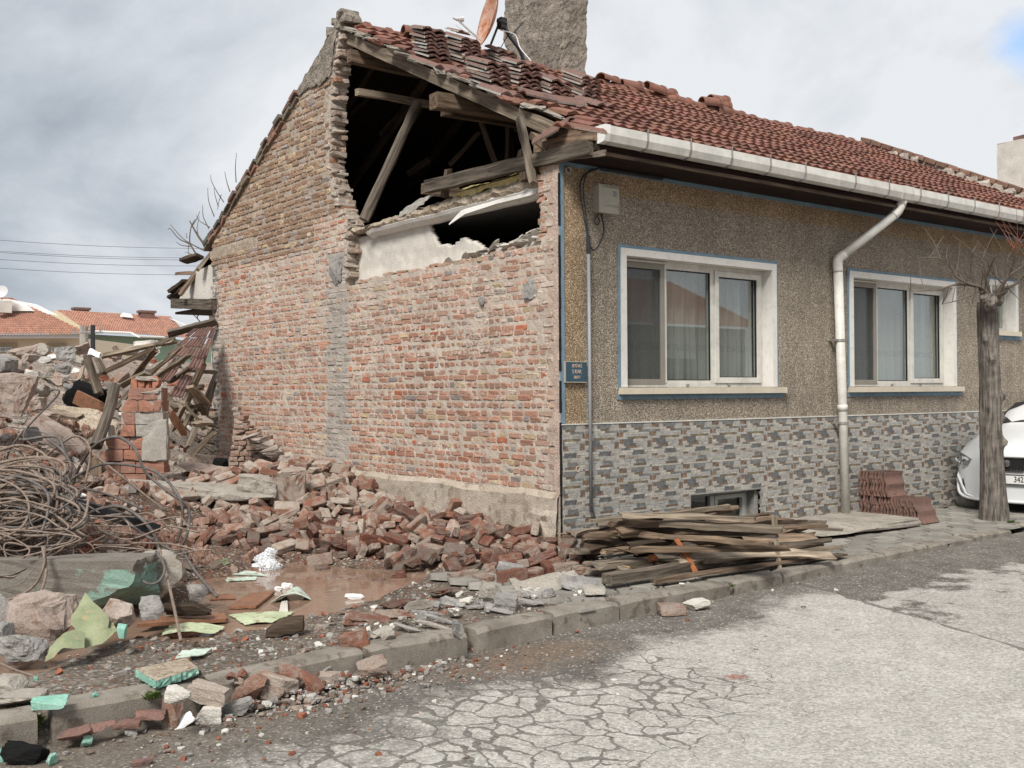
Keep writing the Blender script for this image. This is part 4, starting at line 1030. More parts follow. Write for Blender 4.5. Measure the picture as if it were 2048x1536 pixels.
# mortar bedding and rotten board ends along the torn verge
vb = MB()
for k in range(17):
    s = lerp(.8, SL-.2, k/16)+RR.uniform(-.08, .08); p = Vector(rp(interp(s, [(0, .3), (.7, .3), (1.3, .1), (SL, .1)])+RR.uniform(-.06, .03), s, -.02))
    vs, fs = chunk_geo(RR, (RR.uniform(.12, .26), RR.uniform(.2, .42), RR.uniform(.025, .06)), 4, .25, 3, .12)
    M = Matrix.Translation(p) @ Euler((A_+RR.uniform(-.12, .05), RR.uniform(-.12, .12), RR.uniform(-.5, .5))).to_matrix().to_4x4(); c = RR.uniform(.75, 1.2)
    vb.add([M @ q for q in vs], fs, (.27*c, .245*c, .21*c) if RR.random() < .75 else (.26*c, .13*c, .10*c))
vb.build('verge_mortar', MT['attr_rough'], roof)
# timbers of the roof
plank('verge_rafter', rp(.12, SL-.1, -.14), rp(.10, .15, -.15), .065, .135, 'wood_pale', roof, rng=RR, n=14)
for k, x in enumerate((.9, 1.8, 2.7, 3.6, 4.6, 5.8)): plank('rafter', rp(x, SL-.1, -.11), rp(x, .3, -.11), .07, .10, 'wood_dark', roof, rng=RR)
for k, x in enumerate((.7, 1.6, 2.6, 3.8)): plank('rafter', (x, RIDGE_Y, RIDGE_Z-.16), (x, 8.4, 4.05), .08, .10, 'wood_dark', roof, rng=RR)
p = gx(697, 112, .0); plank('ridge_beam', p, p+Vector((4.5, 0, -.02)), .11, .16, 'wood_brown', roof, rng=RR)
p = gx(714, 183, .08); plank('purlin', p, p+Vector((4.2, -.05, .03)), .075, .085, 'wood_pale', roof, rng=RR)
p = gx(868, 200, -.12); plank('purlin', p, p+Vector((5.0, -.25, .0)), .15, .16, 'wood_brown', roof, rng=RR, rough=.016, n=16)
p = gx(885, 222, .2); plank('purlin', p, p+Vector((4.0, -.25, -.02)), .09, .10, 'wood_dark', roof, rng=RR)
b0 = gz(728, 440, 3.74); dpt = (b0-CAM).dot(CF)
plank('log_strut', b0, gd(836, 205, dpt+.25), .135, .13, 'bark', roof, rng=RR, roundlog=True, taper=.1, bow=.03, n=16)
for (a, b, c, d, e, w_) in [((960), 240, 992, 330, 12.6, .06), (1020, 245, 1018, 330, 12.9, .07), (775, 330, 848, 208, 15, .06), (900, 330, 960, 265, 14.5, .06), (815, 350, 860, 320, 15.5, .09), (700, 230, 790, 150, 15, .05), (760, 270, 860, 160, 15.5, .05)]:
    plank('strut', gd(a, b, e), gd(c, d, e), w_, w_, 'wood_dark', roof, rng=RR)
# wall plate, studs and boards at the broken corner
p0 = gx(854, 374, -.03); p1 = Vector((-.02, -.50, 3.86)); plank('corner_beam', p0, p1, .09, .135, 'wood_grey', house, rng=RR, n=14, rough=.008)
p0 = gx(849, 372, .03); plank('beam_stub', p0+Vector((.0, .06, -.02)), p0+Vector((.5, .04, -.02)), .05, .12, 'wood_brown', house, rng=RR)
plank('stud', gx(1040, 236, -.075), gx(1066, 366, -.075), .075, .05, 'wood_grey', house, rng=RR, rough=.008, roll=1.57)
plank('stud', gx(896, 338, .1), gx(889, 396, .1), .07, .06, 'wood_brown', house, rng=RR)
plank('stud', gx(1050, 300, .0), gx(1052, 362, .0), .12, .08, 'wood_brown', house, rng=RR, rough=.02)
for (a, b, c, d, x, w_, t_, mt) in [(1072, 296, 1190, 268, .02, .05, .10, 'wood_brown'), (1098, 282, 1195, 272, .06, .06, .07, 'wood_dark'), (1120, 268, 1185, 258, .02, .08, .05, 'wood_brown'), (1070, 272, 1105, 300, .05, .14, .07, 'wood_brown'), (1160, 292, 1196, 290, .06, .04, .11, 'wood_dark')]:
    plank('eave_board', gx(a, b, x), gx(c, d, x), w_, t_, mt, roof, rng=RR, rough=.01)
plank('eave_batten', gx(1110, 322, -.03), Vector((.05, -.62, 3.80)), .03, .045, 'wood_grey', roof, rng=RR, rough=.01)
# insulation and cloth on the broken ceiling edge
iw = MB(); iw.grid(lambda u, v: Vector(gx(lerp(905, 1058, u), lerp(392, 346, u), .08)) + Vector((.28*v, 0, .03+.06*math.sin(v*3.1)*(.6+.4*math.sin(u*9)) + .02*fbm((u*5, v*3, 0), 2))), 26, 6)
iw.grid(lambda u, v: Vector(gx(lerp(905, 1058, u), lerp(394, 350, u), .08)) + Vector((.02*fbm((u*6, v, 0), 2), 0, .03-.075*v*(.5+.5*abs(math.sin(u*7))))), 26, 3)
iw.build('insulation', MT['wool'], house)
iw = MB(); iw.grid(lambda u, v: Vector(gx(lerp(800, 888, u), lerp(424, 388, u), .06)) + Vector((.02*fbm((u*4, v*4, 0), 3)-.02*v, 0, -.10*v*(.6+.5*math.sin(u*5)) + .06*math.sin(u*3.1)+.02*fbm((u*5, 1, 0), 2))), 20, 6)
iw.build('torn_cloth', plain('grey_cloth', (.34, .32, .29), .9, .1, 0, .25, 12), house, True)
# soffit, fascia
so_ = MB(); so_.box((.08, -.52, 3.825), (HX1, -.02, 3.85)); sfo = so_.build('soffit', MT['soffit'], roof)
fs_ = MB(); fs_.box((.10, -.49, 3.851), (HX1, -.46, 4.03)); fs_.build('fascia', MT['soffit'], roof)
ft = MB(); ft.box((.08, -.545, 3.80), (HX1, -.522, 3.832)); ft.build('eave_trim', MT['wood_dark'], roof)
# gutter with brackets, outlet and downpipe
GY, GZ = -.56, 4.0
gu = MB(); prof = [(-.075, .06), (-.078, -.02), (-.055, -.085), (.02, -.10), (.06, -.085), (.07, -.02), (.07, .06)]
def gutter_piece(m_, x0, x1, sc=1.0, dz=0.0):
    pts = [(a*sc, b*sc) for a, b in prof]; inn = [(a*sc*.93, b*sc*.93+.004) for a, b in prof][::-1]; P = pts+inn; n = len(P); dr = lambda x: -.002*x
    vs = [(x, GY+a, GZ+b+dz+dr(x)) for x in (x0, x1) for a, b in P]
    fs = [(q, n+q, n+(q+1) % n, (q+1) % n) for q in range(n)] + [tuple(range(n)), tuple(range(2*n-1, n-1, -1))]
    m_.add(vs, fs)
x = .08
for k in range(4): gutter_piece(gu, x, x+2.93); x += 2.934
gutter = gu.build('gutter', MT['pvc'], roof)
ec = MB(); P = [(a*1.04, b*1.04) for a, b in prof]
ec.add([(x, GY+a, GZ+b+.002) for x in (.045, .11) for a, b in P], [tuple(range(7))[::-1], tuple(range(7, 14))] + [(q, (q+1) % 7, 7+(q+1) % 7, 7+q) for q in range(7)]); ec.build('end_cap', plain('white_cap', (.74, .73, .70), .4), gutter)
for px in (1285, 1371, 1453, 1530, 1600, 1700, 1767, 1830, 1885, 1938, 1987, 2036):
    xb = gy(px, 360, GY).x; b = MB(); gutter_piece(b, xb-.012, xb+.012, 1.07); b.box((xb-.012, GY-.082, GZ+.055), (xb+.012, GY+.12, GZ+.062)); b.tube([(xb, GY-.075, GZ+.06), (xb, GY-.085, GZ+.095)], .008, 5); b.build('bracket', MT['steel'], gutter)
xo = gy(1806, 400, GY).x
ob_ = MB(); gutter_piece(ob_, xo-.12, xo+.12, 1.09); ob_.build('gutter_outlet', MT['pvc'], gutter)
dp = MB(); r = .057; top = Vector((xo, GY+.0, GZ-.09)); k1 = Vector((xo-.02, GY+.02, GZ-.22)); k2 = Vector(gy(1676, 518, -.11)); k3 = k2+Vector((0, .0, -.16)); ft_ = Vector(gy(1692, 1030, -.12))
dp.tube([top, k1+Vector((0, 0, .05))], r, 12); dp.tube(cat_rom([k1+Vector((.0, 0, .06)), k1+Vector((-.03, .02, -.01)), k1+(k2-k1)*.12], 4), r*1.04, 12); dp.tube([k1+(k2-k1)*.1, k2-(k2-k1)*.08], r*.96, 12)
dp.tube(cat_rom([k2-(k2-k1)*.1, k2+Vector((.0, 0, -.01)), k3], 5), r*1.05, 12); dp.tube([k3+Vector((0, 0, .02)), ft_], [r, r*.92], 12)
mid = lerp(k3.z, ft_.z, .55); dp.tube([lerp(k3, ft_, .545), lerp(k3, ft_, .57)], r*1.1, 12)
dpo = dp.build('downpipe', MT['pvc'], house, True)
for f_ in (.28, .62):
    p = lerp(k3, ft_, f_); c_ = MB(); c_.tube([p+Vector((0, 0, -.015)), p+Vector((0, 0, .015))], r*1.12, 12); c_.box((p.x-.11, p.y-.005, p.z-.008), (p.x-.06, -.02, p.z+.008)); c_.build('pipe_clamp', MT['steel'], dpo)
# chimney
ch = MB(); cy0 = 4.25; cx1 = gy(1173, 90, cy0).x; cx0 = cx1-.98; cy1 = 5.02
def chp(side, u, v):
    z = lerp(5.6, 9.2, v); P = [(cx0, cy1), (cx0, cy0), (cx1, cy0), (cx1, cy1)]; a, b = P[side], P[(side+1) % 4]
    x, y = lerp(a[0], b[0], u), lerp(a[1], b[1], u); cx, cy = (cx0+cx1)/2, (cy0+cy1)/2
    e = 1 + .07*fbm((x, y, z), 1.6) + .05*fbm((x, y, z), 6)+.03*fbm((x, y, z), 16); 
    if z > 7.2 : e *= 1.0+.04*min(1, (z-7.2)*2)
    return (cx+(x-cx)*e, cy+(y-cy)*e, z)
for sd in range(4): ch.grid(lambda u, v, sd=sd: chp(sd, u, v), 22, 70)
chim = ch.build('chimney', MT['roughcast'], house)
# broken eave at the back, its closing board, beam and hanging boards
RE = random.Random(77)
eb = MB(); q = [gx(a, b, .0) for a, b in ((426, 527), (426, 606), (357, 600), (388, 545))]; eb.add([v for v in q] + [v+Vector((.03, 0, 0)) for v in q], [(0, 1, 2, 3), (7, 6, 5, 4), (0, 4, 5, 1), (1, 5, 6, 2), (2, 6, 7, 3), (3, 7, 4, 0)]); eb.build('eave_end_board', MT['plaster'], house)
plank('eave_beam', gx(347, 607, -.05), gx(428, 609, -.05), .1, .17, 'wood_grey', house, rng=RE)
so2 = MB(); so2.box((.02, GD, 2.98), (2, 10.25, 3.02)); so2.build('rear_soffit', MT['wood_dark'], house)
for (a, b, c, d, w_, m) in [(367, 522, 400, 512, .16, 'wood_dark'), (354, 548, 394, 545, .15, 'wood_brown'), (342, 583, 372, 562, .16, 'wood_dark'), (341, 597, 375, 578, .14, 'wood_dark'), (360, 590, 402, 530, .12, 'wood_brown'), (395, 540, 428, 497, .14, 'wood_pale'), (372, 572, 400, 540, .13, 'wood_dark'), (410, 492, 428, 480, .14, 'wood_brown')]:
    plank('eave_board', gx(a, b, RE.uniform(-.25, .0)), gx(c, d, .1), w_, .05, m, roof, rng=RE, rough=.01, roll=RE.uniform(-.4, .4))
# far party wall with brick coping
pw = MB(); x = HX1
pts = [(-.6, 4.0), (RIDGE_Y, 6.62)]
for k in range(22):
    u = k/22; y0 = lerp(-.55, RIDGE_Y+.1, u); y1 = lerp(-.55, RIDGE_Y+.1, (k+1)/22); z0 = lerp(4.10, 6.48, u); z1 = lerp(4.10, 6.48, (k+1)/22)
    pw.add([(x-.02, y0, z0-1), (x-.02, y1, z1-1), (x-.02, y1, z1+.04), (x-.02, y0, z0+.04), (x+.24, y0, z0-1), (x+.24, y1, z1-1), (x+.24, y1, z1+.04), (x+.24, y0, z0+.04)], [(0, 1, 2, 3)[::-1], (4, 5, 6, 7), (3, 2, 6, 7), (0, 4, 7, 3), (1, 2, 6, 5)], (.36, .32, .27))
    M = Matrix.Translation((x+.1, (y0+y1)/2, (z0+z1)/2+.075)) @ Euler((math.atan(.487)+RE.uniform(-.03, .03), 0, RE.uniform(-.03, .03))).to_matrix().to_4x4()
    c = RE.uniform(.7, 1.1); pw.box((-.17, -.115, -.035), (.17, .115, .035), (.25*c, .15*c, .11*c), .006, M)
    if RE.random() < .7:
        vs, fs = chunk_geo(RE, (.16, .26, .12), 3, .3, 3, .1); pw.add([v+Vector((x-.08, y0, z0-.02+RE.uniform(-.05, .02))) for v in vs], fs, (.40, .36, .31))
pw.build('party_wall', MT['attr_rough'], house)

# ------------------------------------------------------------------ fittings on the facade
def text_mesh(body, size, mat, name='lettering', ext=.002):
    cu = bpy.data.curves.new(name, 'FONT'); cu.body = body; cu.size = size; cu.align_x = 'CENTER'; cu.align_y = 'CENTER'; cu.extrude = ext
    o = bpy.data.objects.new(name, cu); C.objects.link(o); dg_ = bpy.context.evaluated_depsgraph_get(); me = bpy.data.meshes.new_from_object(o.evaluated_get(dg_))
    bpy.data.objects.remove(o); me.name = name; me.materials.clear(); me.materials.append(mat); o = bpy.data.objects.new(name, me); C.objects.link(o); return o
sg = MB(); sg.box((.045, -.052, 1.695), (.315, -.034, 1.885)); sign = sg.build('street_sign', MT['sign'])
tag(sign, 'small faded blue street name plate at the house corner beside the grey conduit', 'street sign')
sf = MB(); 
for (a, b, c, d) in ((.045, .315, 1.885, 1.893), (.045, .315, 1.687, 1.695)): sf.box((a, -.056, c), (b, -.033, d))
sf.box((.037, -.056, 1.687), (.045, -.033, 1.893)); sf.build('frame', MT['box'], sign)
for body, sz, z, m, sxx in (('SEYİTALİ', .040, 1.848, 'letters', .6), ('S KAK', .048, 1.792, 'letters', .74), ('S06717', .036, 1.738, 'letters', .62)):
    t = text_mesh(body, sz, MT[m]); t.parent = sign; t.rotation_euler = (math.pi/2, 0, 0); t.scale = (sxx*1.25, 1.1, 1); t.location = Vector((.19, -.0535, z)) - sign.location
bx = MB(); bx.box((.44, -.10, 3.37), (.69, -.02, 3.63)); mbx = bx.build('meter_box', MT['box']); tag(mbx, 'beige electricity junction box numbered 20 under the eave', 'junction box')
lid = MB(); c1 = [(.43, 3.36), (.70, 3.36), (.70, 3.64), (.43, 3.64)]; c2 = [(.475, 3.42), (.68, 3.42), (.68, 3.61), (.475, 3.61)]; c3 = [(.53, 3.44), (.665, 3.44), (.665, 3.60), (.53, 3.60)]
lid.add([(a, -.10, b) for a, b in c1] + [(a, -.125, b) for a, b in c1] + [(a, -.135, b) for a, b in c2] + [(a, -.165, b) for a, b in c3], [(k+4*r, (k+1) % 4+4*r, (k+1) % 4+4*(r+1), k+4*(r+1)) for r in range(3) for k in range(4)] + [(12, 13, 14, 15)]); lid.build('lid', MT['box'], mbx)
t = text_mesh('20', .075, MT['letters_dark']); t.parent = mbx; t.rotation_euler = (math.pi/2, 0, 0); t.scale = (.75, 1, 1); t.location = Vector((.60, -.168, 3.545)) - mbx.location
cd = MB(); cd.tube([(.335, -.07, 2.97), (.345, -.07, .42)], .017, 8); cdo = cd.build('conduit', MT['pipe_grey'], house, True)
cd = MB(); cd.tube([(.334, -.07, 3.13), (.335, -.07, 2.95)], .021, 8); cd.build('conduit_gland', MT['cable'], cdo)
def cable_(pts, r):
    cb = MB(); cb.tube(cat_rom(pts), r, 6); cb.build('cable', MT['cable'], cdo, True)
cable_([(.334, -.07, 3.1), (.28, -.06, 3.35), (.25, -.05, 3.6), (.31, -.05, 3.72), (.45, -.06, 3.79), (.5, -.08, 3.81)], .009)
cable_([(.336, -.075, 3.1), (.31, -.06, 3.35), (.29, -.05, 3.6), (.36, -.05, 3.76), (.46, -.06, 3.80)], .007)
cable_([(.337, -.07, 3.05), (.40, -.07, 2.99), (.48, -.07, 3.05), (.55, -.06, 3.2), (.52, -.06, 3.36)], .009)
cable_([(.50, -.05, 3.36), (.44, -.05, 3.30), (.45, -.05, 3.25), (.50, -.05, 3.27), (.49, -.05, 3.32)], .006)
cable_([(.345, -.08, .5), (.36, -.10, .38), (.39, -.12, .27), (.40, -.14, .12), (.39, -.16, .05)], .010)
lb = MB(); lb.box((.5, -.11, 3.785), (1.35, -.07, 3.805), (1, 1, 1), .004); lb.build('cable_tray', MT['cable'], house)
rg = MB(); rg.tube([(.10+.03*math.cos(a), -.05, 3.74+.03*math.sin(a)) for a in [k*math.pi/6 for k in range(13)]], .010, 6, cap=False); rg.build('cable_ring', MT['steel'], house)
rg = MB(); rg.tube([(.205+.022*math.cos(a), -.038, .845+.028*math.sin(a)) for a in [k*math.pi/6 for k in range(13)]], .004, 6, cap=False); rg.build('chalk_ring', MT['letters'], house)
# ------------------------------------------------------------------ loose roof tiles in stacks
def tile_mesh(seed, Wt=.30, Lt=.385, mat='tile_old', th_=.018, amp=.030):
    m_ = MB(); rng = random.Random(seed); n = 12; vs = []; fs = []
    chip = rng.uniform(0, .02)
    for sgn in (1, 0):
        for v in (0, .06, .94, 1):
            for q in range(n+1):
                u = q/n; vs.append(((u-.5)*Wt + .002*fbm((u*4, v, seed), 2), (v-.5)*Lt + (chip*fbm((u*5, v, seed), 3) if v in (0, 1) else 0), amp*abs(math.sin(math.pi*2*u))**1.4 + sgn*th_ - .02 + (.004 if v < .05 and sgn else 0)))
    m = n+1
    for r in range(3):
        for q in range(n): fs.append((r*m+q, r*m+q+1, (r+1)*m+q+1, (r+1)*m+q)); b = 4*m; fs.append((b+r*m+q, b+(r+1)*m+q, b+(r+1)*m+q+1, b+r*m+q+1))
    b = 4*m
    for q in range(n): fs.append((q+1, q, b+q, b+q+1)); e = 3*m; fs.append((e+q, e+q+1, b+e+q+1, b+e+q))
    for r in range(3): fs.append((r*m, (r+1)*m, b+(r+1)*m, b+r*m)); fs.append((r*m+n, b+r*m+n, b+(r+1)*m+n, (r+1)*m+n))
    m_.add(vs, fs, (1, 1, .999))
    ec_ = [(1.9, 3.0, 3.3), (1.3, 1.9, 2.0), (2.3, 3.8, 4.2)]
    for q in range(6): m_.c[-1-q] = rng.choice(ec_)
    return m_.mesh('roof_tile', MT[mat])
TM = [tile_mesh(i) for i in range(4)]; TR = random.Random(91); TF = [tile_mesh(20+i, th_=.020, amp=.018) for i in range(3)]
def put_tile(loc, rot, label, group, mesh=None):
    o = bpy.data.objects.new('roof_tile', mesh or TR.choice(TM)); C.objects.link(o); o.location = loc
    o.rotation_euler = (Matrix.Rotation(rot[0], 3, 'X') @ Matrix.Rotation(rot[1], 3, 'Y') @ Matrix.Rotation(rot[2], 3, 'Z')).to_euler(); return tag(o, label, 'roof tile', group)
stacks = [(863, 112, 8, 'leftmost stack of roof tiles on the ridge'), (930, 128, 8, 'tall stack of roof tiles left of the satellite dish'), (1006, 127, 5, 'stack of roof tiles under the satellite dish'), (979, 166, 6, 'front stack of roof tiles nearest the broken verge'), (1046, 172, 7, 'stack of roof tiles below the chimney, its left side'), (1108, 190, 5, 'low stack of roof tiles right of the chimney foot'), (1168, 193, 7, 'rightmost stack of roof tiles beside the chimney')]
for px, py, n, nm in stacks:
    b = hit_roof(px, py, .05); yaw = TR.uniform(-.12, .12); tl = A_*TR.uniform(.75, 1.0)
    for k in range(n):
        last = k == n-1
        put_tile(b + Vector((TR.uniform(-.015, .015), TR.uniform(-.02, .02) + .008*k, .046*k)), (tl+TR.uniform(-.05, .05), TR.uniform(-.04, .04), yaw+TR.uniform(-.08, .08)), 'old roof tile in the '+nm if not last else 'topmost tile of the '+nm, 'roof tiles stacked on the roof' if last else nm)
for px, py, yaw, lb in [(862, 128, .3, 'loose roof tile lying in front of the leftmost stack'), (905, 140, -.2, 'loose roof tile between the two left stacks and the verge'), (1000, 182, .1, 'loose roof tile below the front stack'), (1070, 188, 1.5, 'pair of turned roof tiles lying under the middle stack'), (1130, 200, 1.5, 'turned roof tile lying below the low stack'), (1190, 205, .1, 'loose roof tile at the foot of the rightmost stack')]:
    put_tile(hit_roof(px, py, .09), (A_*.95, TR.uniform(-.1, .1), yaw), lb, None)
put_tile(hit_roof(922, 66, .0)+Vector((0, .1, .06)), (A_*.8, .05, .15), 'crooked roof tile bridging the two tallest stacks', None)
# fallen tile leaning at the corner and the tile hanging over the gutter end
o = put_tile((0, 0, 0), (0, 0, 0), 'mortar crusted roof tile leaning upright on the broken eave corner', None)
a, b = gx(1066, 282, -.06), gx(1148, 236, -.06); X = (b-a).normalized(); Z = -CR*.55+CU*.8-CF*.22; Z = (Z-X*Z.dot(X)).normalized()
M = Matrix((X.cross(Z), X, Z)).transposed().to_4x4(); M.translation = (a+b)/2; o.matrix_world = M
put_tile(hit_roof(1160, 256, .06), (A_*.6, .0, 1.5), 'smooth red tile lying askew above the gutter end', None, tile_mesh(9, mat='tile_front'))
# heap of ridge tiles on the ridge
for px, py, n in [(828, 82, 2), (1215, 172, 2), (1240, 184, 1), (1262, 190, 2), (1300, 200, 2), (1330, 205, 2), (1352, 208, 1), (1385, 218, 1), (1412, 222, 2), (1435, 226, 3)]:
    for k in range(n):
        p = gy(px, py, RIDGE_Y-.2); o = bpy.data.objects.new('ridge_tile', RMS[k % 2]); C.objects.link(o); o.location = (p.x, RIDGE_Y-.22+TR.uniform(-.08, .05), RIDGE_Z-.10+.10*k); o.rotation_euler = (A_*.6+TR.uniform(-.2, .2), TR.uniform(-.12, .12), TR.uniform(-.25, .25))
        tag(o, 'spare ridge tile laid on the roof near the left end of the ridge' if px < 1000 else 'spare red ridge tile heaped along the ridge right of the chimney', 'ridge tile', 'spare ridge tiles at the left' if px < 1000 else 'spare ridge tiles right of the chimney')
# tiles standing on edge by the wall
B3 = Matrix(((0, 1, 0), (0, 0, 1), (1, 0, 0)))    # tile width -> up, length -> along the wall
def stand(x, y, z, tilt, lb, grp):
    R3 = Matrix.Rotation(tilt, 3, 'X') @ Matrix.Rotation(TR.uniform(-.05, .05), 3, 'Z') @ B3
    c = Vector((x+TR.uniform(-.015, .015), y, z)) + Matrix.Rotation(tilt, 3, 'X') @ Vector((0, 0, .15))
    M = R3.to_4x4(); M.translation = c; o = put_tile((0, 0, 0), (0, 0, 0), lb, grp, TR.choice(TF)); o.matrix_world = M
for k in range(18):
    y = -.09-.047*k; tl = -.05-.022*k
    stand(5.02, y, .01, tl, 'roof tile standing on edge in the lower row by the downpipe' if k < 17 else 'front most roof tile of the row standing by the downpipe', 'roof tiles on edge in the lower row by the downpipe' if k < 17 else None)
for k in range(9): stand(5.0, -.09-.046*k, .30, -.03-.015*k, 'roof tile standing on edge in the upper row by the downpipe' if k < 8 else 'front most tile of the upper row by the downpipe', 'roof tiles on edge in the upper row by the downpipe' if k < 8 else None)

# ------------------------------------------------------------------ satellite dish
dc = gd(987, 38, 14.3); dn = (-CR*.93 - CF*.30 + Vector((0, 0, .22))).normalized()
dish = empty('satellite_dish', dc+Vector((0, 0, -.5))); tag(dish, 'rusty satellite dish on the roof in front of the chimney', 'satellite dish')
Q = dn.to_track_quat('Z', 'Y').to_matrix().to_4x4(); Q.translation = dc
d_ = MB(); d_.lathe([(.001, 0)] + [(.42*k/8, .10*(k/8)**2) for k in range(1, 9)] + [(.425, .095)] + [(.42*k/8, .10*(k/8)**2-.008) for k in range(7, 0, -1)] + [(.001, -.008)], 28, m=Q); d_.build('reflector', MT['rust'], dish, True)
ln = gd(914, 38, 14.15); lo = gd(962, 80, 14.3)
d_ = MB(); d_.tube([lo, gd(940, 62, 14.22), ln], .014, 6); d_.build('feed_arm', MT['dish'], dish)
d_ = MB(); ld = (dc-ln).normalized(); d_.tube([ln-ld*.02, ln+ld*.03, ln+ld*.035, ln+ld*.09], [.022, .022, .035, .038], 8); d_.tube([ln, ln-CR*.05+Vector((0, 0, .02))], .02, 6); d_.build('receiver', MT['dish'], dish)
d_ = MB(); d_.tube(cat_rom([ln, ln+Vector((0, 0, -.09)), lo+Vector((-.1, 0, .02)), lo], 5), .005, 5); d_.build('cable', MT['white_cable'], dish); d_ = MB(); d_.tube(cat_rom([gd(1000, 60, 14.3), gd(1030, 70, 14.4), gd(1040, 95, 14.3), gd(1062, 122, 13.9)], 6), .007, 5); d_.build('cable', MT['white_cable'], dish)
d_ = MB(); pb = dc-dn*.06; d_.tube([pb, gd(1012, 48, 14.4)], .03, 8); d_.box((-.05, -.05, -.07), (.05, .05, .07), m=Matrix.Translation(gd(1004, 47, 14.4))); d_.tube(cat_rom([gd(1006, 46, 14.4), gd(1018, 70, 14.4), gd(1040, 100, 14.4), gd(1050, 130, 14.4)], 4), .028, 8); d_.tube([gd(1022, 72, 14.4), gd(1046, 45, 15.0)], .012, 6); d_.tube([gd(996, 52, 14.4), gd(982, 88, 14.3)], .016, 6); d_.tube([gd(1018, 66, 14.4), gd(1002, 95, 14.4)], .006, 5); d_.build('mount', MT['black_metal'], dish)

# ------------------------------------------------------------------ pollarded street tree
tb_ = gz(1989, 1040, 0); tree = empty('pollarded_tree', tb_); tag(tree, 'bare pollarded street tree with thick cut trunk in front of the white car', 'tree')
tk = MB(); TH_ = 2.66
def trp(u, v):
    a = 2*math.pi*u; z = lerp(-.1, TH_, v); r = interp(z, [(-.1, .20), (.25, .17), (.7, .145), (1.6, .135), (2.2, .135), (2.5, .138), (2.66, .125)])
    r *= .90+.09*fbm((math.cos(a), math.sin(a), z*.5), 1.3) + .045*fbm((math.cos(a)*3, math.sin(a)*3, z*.7), 2.6)
    for za, aa, h in ((1.95, 3.9, .05), (1.5, 5.2, .06), (1.25, 5.3, .05), (.95, 5.25, .07), (2.2, 3.4, .04)):
        r += h*math.exp(-((z-za)/.05)**2 - (math.sin((a-aa)/2)/.13)**2)
    return (tb_.x - .02*z + r*math.cos(a), tb_.y + .015*z + r*math.sin(a), z)
tk.grid(trp, 40, 70); n = 40; tk.add([trp(k/n, 1) for k in range(n)] + [(tb_.x-.05, tb_.y+.04, TH_+.02)], [(k, (k+1) % n, n) for k in range(n)])
tko = tk.build('trunk', MT['bark_upright'], tree)
TC = random.Random(8)
kn = MB()
for kx, ky, ks in ((1470, 770, .15), (1415, 745, .10), (1520, 765, .12), (1560, 705, .08), (1400, 690, .07)):
    vs, fs = chunk_geo(TC, (ks, ks, ks*1.2), 6, .9, 2, .18); P_ = gd(1600+kx/3.839, 400+ky/3.839, 12.66); kn.add([v+P_ for v in vs], fs)
kn.build('pollard_head', MT['bark_upright'], tree)
def c2(x, y): return (1600+x/3.839, 400+y/3.839)
brs = [([(1470, 790), (1440, 720), (1390, 670), (1290, 640), (1200, 590), (1150, 500), (1080, 450), (900, 440)], .026), ([(1440, 700), (1350, 660), (1200, 650), (1050, 690), (850, 700)], .022), ([(1400, 690), (1250, 760), (1090, 800)], .015),
       ([(1490, 780), (1540, 680), (1600, 590), (1720, 500)], .036), ([(1540, 680), (1650, 650), (1720, 570), (1790, 540)], .022), ([(1470, 760), (1430, 600), (1400, 470), (1320, 400)], .018), ([(1440, 640), (1400, 500), (1420, 380)], .013), ([(1500, 750), (1590, 700)], .035),
       ([(1560, 650), (1480, 560), (1440, 480)], .012), ([(1600, 600), (1640, 480), (1700, 330)], .016), ([(1390, 670), (1330, 760), (1320, 830)], .008), ([(1290, 640), (1240, 560), (1130, 510), (1000, 570)], .010), ([(1600, 680), (1700, 780)], .008), ([(1430, 600), (1500, 440)], .008), ([(1620, 560), (1590, 470), (1620, 400)], .008), ([(1350, 660), (1300, 560), (1330, 470)], .008), ([(1650, 600), (1730, 620), (1800, 720)], .010), ([(1700, 500), (1780, 380)], .010)]
for pts, r in brs:
    dd = 12.65+TC.uniform(-.3, .3); m_ = MB(); n = len(pts); P = [gd(*c2(*p), lerp(12.65, dd, i/max(1, n-1))) for i, p in enumerate(pts)]
    Q_ = cat_rom(P, 4); L_ = len(Q_); m_.tube(Q_, [max(.0035, r*(1-.85*i/L_)) for i in range(L_)], 6)
    for i in range(2, L_, 2):
        for _t in range(1 if TC.random() < .8 else 0):
            q = Q_[i]; v_ = Vector((TC.uniform(-.3, .3), TC.uniform(-.25, .25), TC.uniform(.0, .45))); m_.tube([q, q+v_*.5+Vector((TC.uniform(-.04, .04), 0, .02)), q+v_], [.006, .004, .0025], 5)
    m_.build('branch', MT['twig'], tree)
for k in range(12):
    m_ = MB(); s = gd(2030+TC.uniform(-10, 30), 500+TC.uniform(-25, 10), 12.5); v_ = Vector((TC.uniform(-.2, .2), TC.uniform(-.2, .2), TC.uniform(.15, .5))); m_.tube([s, s+v_*.5+Vector((.03, 0, 0)), s+v_], [.004, .003, .002], 5); m_.build('red_twig', MT['twig_red'], tree)

